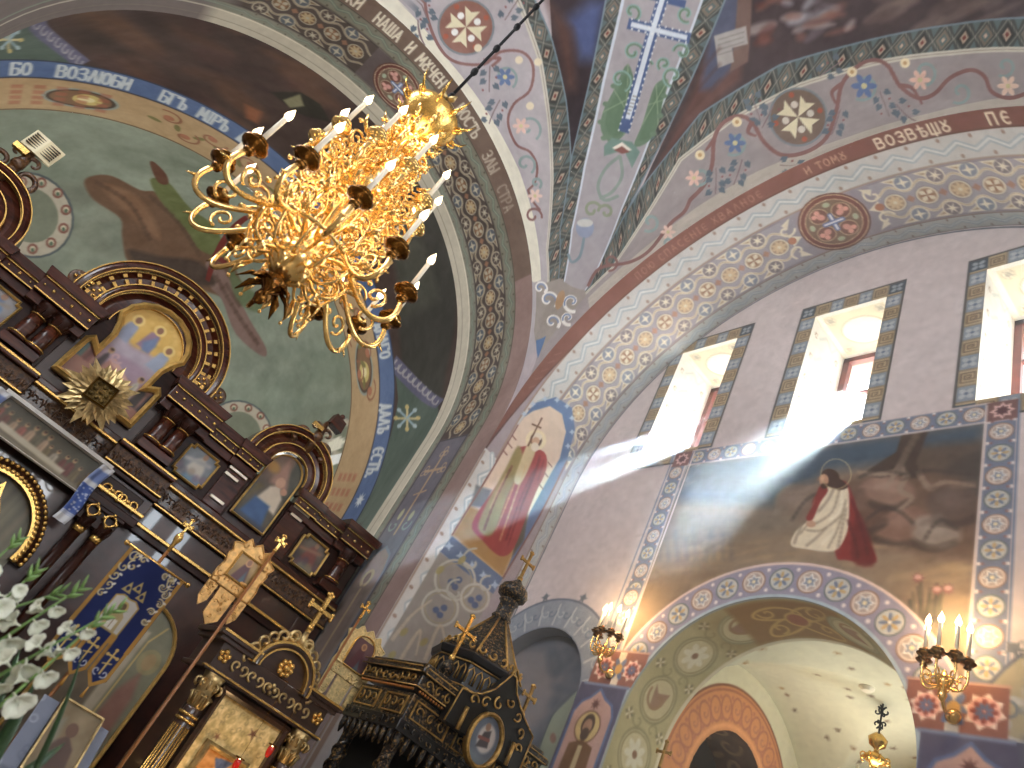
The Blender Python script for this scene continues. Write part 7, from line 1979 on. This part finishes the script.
spart('base', lambda b: (b.box(sx0 + .04, sx1 - .04, sy0 + .04, sy1, 0, 1.1), b.box(sx0, sx1, sy0, sy1, 1.1, 1.18)), BLACKP)
spart('back_panel', lambda b: b.box(sx0 + .1, sx1 - .1, sy1 - .08, sy1 - .02, 1.18, 2.56), BLACKP)
for (u, w_) in ((sx0 + .09, sy0 + .09), (sx1 - .09, sy0 + .09), (sx0 + .09, sy1 - .09), (sx1 - .09, sy1 - .09)):
    def twist(b):
        b.lathe([(.08, 1.18), (.08, 1.26), (.055, 1.3), (.055, 2.42), (.085, 2.5), (.09, 2.56)], (u, w_, 0), seg=14)
        for ph in (0, pi): b.tube([(u + .055 * cos(k * .45 + ph), w_ + .055 * sin(k * .45 + ph), 1.32 + k * .02) for k in range(54)], .02, 5)
    spart('column', twist, BLACKW, bevel=0)
spart('lower_beam', lambda b: b.box(sx0 - .03, sx1 + .03, sy0 - .03, sy1, 2.54, 2.64), BLACKP)
spart('panel_band', lambda b: b.box(sx0, sx1, sy0, sy1, 2.64, 2.86), BLACKW)
def gilt_panels(b):
    for fr, a0, a1, n in ((F, sx0, sx1, 3), (Lf, sy0, sy1, 2)):
        for k in range(n):
            u0 = a0 + (a1 - a0) * k / n + .05; u1 = a0 + (a1 - a0) * (k + 1) / n - .05
            q = [(u0, 2.67), (u1, 2.67), (u1, 2.83), (u0, 2.83)]; b.strip(q, offset_poly(q, -.012), fr, .0, .016, closed=True)
            for j in range(3):
                c = Vector(fr(u0 + (u1 - u0) * (j + .5) / 3, 2.75, .012)); ax_ = (1, 0, 0) if fr is F else (0, 1, 0)
                b.tube(spiral3(c, ax_, (0, 0, 1), .05, .008, j, j + 5.2, 12), .008, 5)
spart('panel_gilding', gilt_panels, DGILT, bevel=0)
for bf in (lambda b: [b.ball(F(sx0 + (sx1 - sx0) * (k + .5) / 46, 2.885, .03), .014, 6) for k in range(46)], lambda b: [b.ball(Lf(sy0 + (sy1 - sy0) * (k + .5) / 26, 2.885, .03), .014, 6) for k in range(26)]):
    spart('bead_row', bf, mat('coppery_beads', (176, 120, 66), .4, metal=.8), bevel=0)
spart('cornice', lambda b: (b.box(sx0 - .04, sx1 + .04, sy0 - .04, sy1, 2.90, 3.02), b.box(sx0 - .08, sx1 + .08, sy0 - .08, sy1, 3.02, 3.07), b.box(sx0 - .03, sx1 + .03, sy0 - .03, sy1, 3.07, 3.12)), BLACKW, bevel=.012)
def crown_scrolls(b):
    for fr, a0, a1, n, ax_ in ((F, sx0, sx1, 13, (1, 0, 0)), (Lf, sy0, sy1, 8, (0, 1, 0))):
        for k in range(n):
            c = Vector(fr(a0 + (a1 - a0) * (k + .5) / n, 2.965, .05)); b.tube(spiral3(c, ax_, (0, 0, 1), .046, .008, k, k + 5.4, 12), .009, 5)
            if k: b.ball(fr(a0 + (a1 - a0) * k / n, 2.96, .045), .014, 6)
        for v_, d_ in ((3.022, .085), (3.068, .085), (2.91, .045)): b.tube([fr(a0 - .04, v_, d_), fr(a1 + .04, v_, d_)], .006, 5)
spart('crown_scrolls', crown_scrolls, DGILT, bevel=0)
# fringe of carved drops under the beam
def drops(b):
    for fr, a0, a1, n in ((F, sx0, sx1, 16), (Lf, sy0, sy1, 9)):
        for k in range(n):
            c = fr(a0 + (a1 - a0) * (k + .5) / n, 2.54, .0); b.tube([c, (c[0], c[1], 2.46), (c[0], c[1], 2.40)], [.03, .026, .006], 6)
            c = Vector(fr(a0 + (a1 - a0) * (k + .5) / n, 2.59, .04)); b.tube(spiral3(c, (1, 0, 0) if fr is F else (0, 1, 0), (0, 0, 1), .036, .006, k, k + 5, 10), .007, 5)
spart('carved_drops', drops, BLACKW, bevel=0)
def pyramid(b, r0, z0, r1, z1, n=8, c=(scx, scy)):
    b.lathe([(r0, z0), (r0 * .55 + r1 * .45, z0 + (z1 - z0) * .42), (r1, z1)], (c[0], c[1], 0), seg=n, smooth=False)
spart('drum', lambda b: (b.lathe([(.44, 3.10), (.44, 3.40), (.48, 3.42), (.50, 3.48), (.47, 3.50)], (scx, scy, 0), seg=8, smooth=False)), BLACKP, bevel=.006)
def arcade(b):
    for k in range(8):
        t0 = 2 * pi * k / 8; t1 = 2 * pi * (k + 1) / 8
        p0 = Vector((scx + .445 * cos(t0), scy + .445 * sin(t0), 0)); p1 = Vector((scx + .445 * cos(t1), scy + .445 * sin(t1), 0)); e = (p1 - p0).normalized(); n_ = Vector((e.y, -e.x, 0))
        for j in range(4):
            c = p0 + (p1 - p0) * ((j + .5) / 4) + n_ * .012
            b.tube([c - e * .028 + Vector((0, 0, 3.22)), c - e * .028 + Vector((0, 0, 3.33)), c + Vector((0, 0, 3.37)), c + e * .028 + Vector((0, 0, 3.33)), c + e * .028 + Vector((0, 0, 3.22))], .008, 5)
        for z_ in (3.18, 3.40): b.tube([p0 + n_ * .01 + Vector((0, 0, z_)), p1 + n_ * .01 + Vector((0, 0, z_))], .008, 5)
spart('arcade_gilding', arcade, DGILT, bevel=0)
spart('tent_roof', lambda b: pyramid(b, .46, 3.50, .085, 4.02), BLACKW, bevel=.004)
def tent_gild(b):
    for k in range(8):
        t = 2 * pi * k / 8; b.tube([(scx + .46 * cos(t), scy + .46 * sin(t), 3.51), (scx + .295 * cos(t), scy + .295 * sin(t), 3.72), (scx + .09 * cos(t), scy + .09 * sin(t), 4.01)], .012, 5)
    for k in range(24):
        t = 2 * pi * (k + .5) / 24; r = .46 * cos(pi / 8) / cos(((t + 1e-6) % (pi / 4)) - pi / 8); b.tube(spiral3(Vector((scx + r * cos(t) * .97, scy + r * sin(t) * .97, 3.56)), (-sin(t), cos(t), 0), (0, 0, 1), .05, .01, k, k + 5, 10), .012, 5)
spart('roof_gilding', tent_gild, DGILT, bevel=0)
spart('roof_neck', lambda b: (b.lathe([(.09, 4.0), (.11, 4.04), (.085, 4.08), (.085, 4.2), (.11, 4.22), (.09, 4.25)], (scx, scy, 0), seg=12)), BLACKW, bevel=0)
spart('onion_dome', lambda b: (b.lathe([(.08, 4.24), (.15, 4.28), (.165, 4.33), (.14, 4.39), (.07, 4.44), (.03, 4.48), (.015, 4.52)], (scx, scy, 0), seg=18)), BLACKW, bevel=0)
def bigcross(b, x, y, z, h, w):
    b.lathe([(.012, z - .06), (.03, z - .03), (.03, z), (.012, z + .02)], (x, y, 0), seg=10); cross_shape(b, lambda u, v, d=0.0: (u, y - d, v), x, z, h, w, -.012, .012)
b = MB(); bigcross(b, scx, scy, 4.52, .30, .013); b.build('roof_cross', DGILT, sr_)
def turret(x, y, z, h, m_cross, s=1.0):
    o = spart('corner_turret', lambda b: (b.lathe([(.08 * s, z), (.09 * s, z + .02), (.06 * s, z + .04), (.06 * s, z + .14 * s), (.09 * s, z + .16 * s), (.11 * s, z + .21 * s), (.095 * s, z + .27 * s), (.04 * s, z + .33 * s), (.012, z + .38 * s)], (x, y, 0), seg=14)), BLACKW, bevel=0)
    b = MB(); bigcross(b, x, y, z + .40 * s, h, .014); b.build('turret_cross', m_cross, o)
turret(sx0 + .28, sy0 + .16, 3.10, .40, GILT, .62)
turret(sx1 - .30, sy0 + .10, 3.02, .26, DGILT, .75)
turret(sx1 - .1, sy1 - .15, 3.10, .22, DGILT, .7)
# gable with a round picture
gu = 4.33
gb_ = [(3.86, 2.80), (3.89, 3.10)] + [(3.89 + (gu - 3.89) * t, 3.10 + .05 * t + .32 * t ** 3) for t in (.25, .5, .75, 1.0)] + [(gu + .06, 3.47)] + [(gu + .06 + .45 * t, 3.47 - .33 * t ** .6) for t in (.15, .35, .6, .8, 1.0)] + [(4.84, 2.80)]
gbl = spart('gable', lambda b: b.prism(gb_, F, .03, .12, .012), BLACKP, bevel=0)
def ggild(b):
    for k in range(len(gb_) - 1): b.tube([F(*gb_[k], .125), F(*gb_[k + 1], .125)], .008, 5)
    for k, (q, r) in enumerate((((4.05, 3.08), .055), ((4.18, 3.12), .055), ((4.32, 3.18), .06), ((4.45, 3.26), .05), ((4.58, 3.20), .05), ((4.68, 3.10), .05), ((4.72, 2.98), .045))): b.tube(spiral3(Vector(F(*q, .128)), (1, 0, 0), (0, 0, 1), r, .012, k, k + 5.6, 14), .010, 5)
    for k, q in enumerate(((4.02, 2.86), (4.66, 2.86))):
        b.tube([F(q[0], 2.80, .13), F(q[0], 3.0, .13)], .02, 6)
b = MB(); ggild(b); b.build('gable_scrolls', DGILT, gbl)
ov = [(gu + .165 * cos(2 * pi * k / 32), 2.86 + .20 * sin(2 * pi * k / 32)) for k in range(32)]
op = Paint(gu - .18, gu + .18, 2.64, 3.08, .006, (96, 108, 126)); op.ell((gu + .02, 2.88), .10, .12, (188, 180, 176), soft=.02); op.poly([(gu - .06, 2.78), (gu - .03, 2.92), (gu + .04, 2.96), (gu + .07, 2.82)], (70, 66, 72), soft=.01); op.ell((gu - .01, 2.97), .03, .035, (150, 116, 96)); op.line([(gu - .06, 2.86), (gu + .05, 2.88)], .03, (130, 76, 70)); op.rect(gu - .2, gu + .2, 2.6, 2.74, (110, 124, 136), .9, .04)
o = grid_mesh('oval_picture', lambda S, T: np.stack([S, np.full_like(S, sy0 - .128), T], -1), np.linspace(gu - .165, gu + .165, 56), np.linspace(2.66, 3.06, 66), op, ICONPAINT, gbl, keep=lambda S, T: ((S - gu) / .165) ** 2 + ((T - 2.86) / .20) ** 2 < 1)
b = MB(); b.strip(offset_poly(ov, .035), ov, F, .10, .16, closed=True, dm=.175); b.build('oval_frame', DGILT, o)

# lectern with a lace cloth and a small framed icon, lower left
LY = 5.05
lc = thing('lectern', (1.30, LY + .22, 0), 'lectern under a white lace cloth at the lower left, holding a small framed icon', 'lectern')
b = MB(); b.lathe([(.26, 0), (.26, .04), (.06, .1), (.05, .6), (.06, 1.1), (.14, 1.16)], (1.30, LY + .25, 0), seg=16); b.build('pedestal', WOOD, lc)
tilt = radians(62)
def desk(u, w_, d=0.0):                                        # sloping desk: u across, w_ up the slope
    return (u, LY + w_ * cos(tilt) - d * sin(tilt), 1.20 + w_ * sin(tilt) + d * cos(tilt))
b = MB(); b.prism([(1.08, 0), (1.50, 0), (1.50, .40), (1.08, .40)], desk, -.04, -.005); b.build('desk', WOOD, lc)
lp_ = Paint(1.0, 1.6, -.2, .5, .007, (112, 120, 138))
for k in range(60): lp_.ell((random.uniform(1.0, 1.6), random.uniform(-.2, .5)), .02, .02, random.choice([(92, 100, 122), (168, 172, 182)]), .7, ring=.008)
grid_mesh('lace_cloth', lambda S, T: np.stack([S, np.where(T > 0, LY + T * cos(tilt) - .0 * T - .006, LY - .012 + .01 * np.sin(S * 40)), np.where(T > 0, 1.20 + T * sin(tilt) + .004, 1.20 + T)], -1), np.linspace(1.07, 1.51, 60), np.linspace(-.2, .40, 80), lp_, paint_mat('linen', .85, .2, .25), lc)
fi_ = thing('framed_icon', desk(1.30, .24, .04), 'small old icon in a thin gilt frame resting on the lace-covered lectern', 'icon')
fq = [(1.17, .0), (1.44, .0), (1.44, .43), (1.17, .43)]
b = MB(); b.prism(fq, desk, .012, .03); b.build('icon_board', WOODD, fi_)
fpn = Paint(1.17, 1.44, 0, .43, .005, (120, 104, 76)); fpn.mottle(.08, 10, 81); fpn.poly([(1.22, 0), (1.25, .2), (1.31, .26), (1.37, .2), (1.40, 0)], (76, 56, 48), soft=.01); fpn.ell((1.31, .29), .035, .042, (92, 66, 52)); fpn.poly([(1.20, .3), (1.22, .16), (1.26, .2), (1.25, .34)], (112, 116, 106), .6, soft=.02)
grid_mesh('icon_picture', lambda S, T: np.stack([S, LY + T * cos(tilt) - .034 * sin(tilt), 1.20 + T * sin(tilt) + .034 * cos(tilt)], -1), np.linspace(1.17, 1.44, 50), np.linspace(0, .43, 80), fpn, ICONPAINT, fi_)
b = MB(); b.strip(fq, offset_poly(fq, -.012), desk, .012, .046, closed=True); b.build('gilt_edge', OLDGOLD, fi_)

# white gladioli close by, lower left
STEM = mat('flower_stem', (112, 148, 78), .5, grain=.3, gscale=(10, 10, 4))
PETAL = mat('white_petal', (236, 236, 222), .55, grain=.12, gscale=(20, 20, 20), col2=(206, 212, 190))
LEAFM = mat('dark_leaf', (46, 74, 44), .4, grain=.4, gscale=(6, 6, 3))
def blossom_mesh():
    b = MB()
    for k in range(6):
        t = k * pi / 3; r = 1.0 if k % 2 else .92
        vs = []
        for i, (x, z_, wd) in enumerate(((.12, .0, .12), (.42, .40, .40), (.78, .68, .56), (1.02, .70, .52), (1.14, .62, .24))):
            for sgn, dz_ in ((-1, .10), (0, 0), (1, .10)):
                X, Yv, Zv = x * r, sgn * wd, z_ + dz_ * (1 if i else 0)
                vs.append((X * cos(t) - Yv * sin(t), X * sin(t) + Yv * cos(t), Zv))
        fs = []
        for i in range(4):
            for j in range(2): fs.append((i * 3 + j, i * 3 + j + 1, (i + 1) * 3 + j + 1, (i + 1) * 3 + j))
        b.add(vs, fs, True)
    b.tube([(0, 0, -.6), (0, 0, .1), (0, 0, .3)], [.08, .14, .10], 7)
    for k in range(3): b.tube([(0, 0, .2), (.1 * cos(k * 2.1), .1 * sin(k * 2.1), .75)], .035, 5)
    me = b.build('blossom', PETAL)
    data = me.data; bpy.data.objects.remove(me)
    return data
BLOS = blossom_mesh()
def gladiolus(p0, p1, Y, n, label, seed, s=.042, start=0.0, leaf=None):
    r = random.Random(seed)
    a = Vector(at_y(p0, Y)); e = Vector(at_y(p1, Y + r.uniform(.0, .12)))
    ax = (e - a); L = ax.length; ax.normalize()
    foot = a - ax * 0.35 + Vector((-.05, 0, -.25))
    t = thing('gladiolus', foot, label, 'flower', 'gladioli in the bunch at the lower left')
    pts = [foot, a - ax * .1, a + ax * L * .3, a + ax * L * .65, e]
    b = MB(); b.tube(bez(pts, 16), [.008 - .0052 * k / 16 for k in range(17)], 7)
    b.build('stem', STEM, t)
    side = ax.cross(Vector(CAMF)).normalized(); front = -Vector(CAMF)
    for k in range(n):
        u = start + (1 - start) * .70 * k / max(1, n - 1)
        sg = 1 if k % 2 else -1
        dirn = (front * .75 + side * sg * .75 + ax * .25 + Vector((r.uniform(-.2, .2), r.uniform(-.2, .2), r.uniform(-.2, .2)))).normalized()
        o = bpy.data.objects.new('blossom', BLOS); COL.objects.link(o); o.parent = t
        q = a + ax * L * u + dirn * s * .5
        o.location = q - foot
        o.rotation_mode = 'QUATERNION'; o.rotation_quaternion = dirn.to_track_quat('Z', 'Y')
        k_ = s * (1.0 - .62 * u) * r.uniform(.9, 1.1); o.scale = (k_, k_, k_)
    for k in range(4):
        q = a + ax * L * (.82 + .05 * k); sg = 1 if k % 2 else -1; d_ = (ax + side * sg * .5 + front * .2).normalized()
        b = MB(); b.tube([q, q + d_ * .022, q + d_ * .05], [.005, .009 - k * .001, .001], 6); b.build('bud', STEM, t)
    for (l0, l1, w_) in (leaf or []):
        A, B = Vector(at_y(l0, Y + .1)), Vector(at_y(l1, Y + .16)); d_ = (B - A); nrm = d_.cross(Vector(CAMF)).normalized(); vs = []; fs = []
        for i in range(9):
            f_ = i / 8; wd = w_ * (1 - f_ ** 2) * (.5 + .5 * min(1, f_ * 4)); c = A + d_ * f_ + Vector((0, -.03, .02)) * sin(f_ * pi)
            vs += [c - nrm * wd, c + Vector(CAMF) * wd * .3, c + nrm * wd]
        for i in range(8):
            for j in range(2): fs.append((i * 3 + j, i * 3 + j + 1, i * 3 + j + 4, i * 3 + j + 3))
        b = MB(); b.add(vs, fs, True); o = b.build('leaf', LEAFM, t); md = o.modifiers.new('thick', 'SOLIDIFY'); md.thickness = .002
gladiolus((-6, 676), (122, 607), 3.0, 7, 'white gladiolus whose green tip reaches furthest across the blue banner', 1)
gladiolus((14, 694), (106, 614), 2.95, 6, 'white gladiolus lowest in the bunch with blossoms below the banner tongue', 2, leaf=[((-30, 790), (36, 680), .03), ((-10, 800), (66, 742), .022), ((20, 800), (84, 650), .012)])
gladiolus((-16, 650), (84, 586), 3.06, 7, 'white gladiolus in the middle of the bunch pointing at the column bases', 3)
gladiolus((-34, 622), (62, 592), 3.1, 5, 'white gladiolus with a bent bud tip just above the bunch', 4, leaf=[((-40, 760), (20, 650), .03), ((-44, 720), (8, 640), .026)])
gladiolus((-40, 640), (38, 569), 3.05, 7, 'white gladiolus at the frame edge with a slender green tip beside the columns', 5)
gladiolus((-50, 600), (20, 538), 3.12, 4, 'topmost gladiolus, a green tip in front of the onion-shaped ornament', 6)

q = at_x((667, 742), 5.55)
sx_ = thing('standing_cross', (q[0], q[1], 0), 'small dark gilded cross on a slim pole before the left foot of the wall arch', 'cross')
b = MB(); cross_shape(b, lambda u, v, d=0.0: (q[0] - d, u, v), q[1], q[2] - .24, .24, .010, -.01, .01); b.build('cross_top', DGILT, sx_)
b = MB(); b.tube([(q[0], q[1], .02), (q[0], q[1], q[2] - .22)], .012, 8); b.build('pole', WOODD, sx_)
b = MB(); b.lathe([(.14, 0), (.14, .03), (.04, .06), (.02, .2)], (q[0], q[1], 0), seg=14); b.build('foot', BRONZE, sx_)
# ------------------------------------------------------------------ sunlit haze of incense in front of the windows
hz = MB(); hz.box(1.9, 5.872, .4, 7.99, 2.2, 10.9)
hm = bpy.data.materials.new('incense_haze'); hm.use_nodes = True
hn = hm.node_tree; hn.nodes.remove(hn.nodes['Principled BSDF'])
vs_ = hn.nodes.new('ShaderNodeVolumeScatter'); vs_.inputs['Density'].default_value = .016; vs_.inputs['Anisotropy'].default_value = .6; vs_.inputs['Color'].default_value = (.78, .90, 1, 1)
tcv = hn.nodes.new('ShaderNodeTexCoord'); sxv = hn.nodes.new('ShaderNodeSeparateXYZ'); hn.links.new(tcv.outputs['Object'], sxv.inputs[0])
mrv = hn.nodes.new('ShaderNodeMapRange'); mrv.inputs['From Min'].default_value = 3.2; mrv.inputs['From Max'].default_value = 5.9; mrv.inputs['To Min'].default_value = 0.0; mrv.inputs['To Max'].default_value = 1.0
hn.links.new(sxv.outputs['X'], mrv.inputs['Value'])
pwv = hn.nodes.new('ShaderNodeMath'); pwv.operation = 'POWER'; pwv.inputs[1].default_value = 2.2; hn.links.new(mrv.outputs['Result'], pwv.inputs[0])
mlv = hn.nodes.new('ShaderNodeMath'); mlv.operation = 'MULTIPLY_ADD'; mlv.inputs[1].default_value = .052; mlv.inputs[2].default_value = .004; hn.links.new(pwv.outputs[0], mlv.inputs[0])
hn.links.new(mlv.outputs[0], vs_.inputs['Density'])
hn.links.new(vs_.outputs[0], hn.nodes['Material Output'].inputs['Volume'])
ho = hz.build('haze', hm); tag(ho, 'thin bluish incense haze lit by sunbeams from the windows', 'haze', kind='stuff')
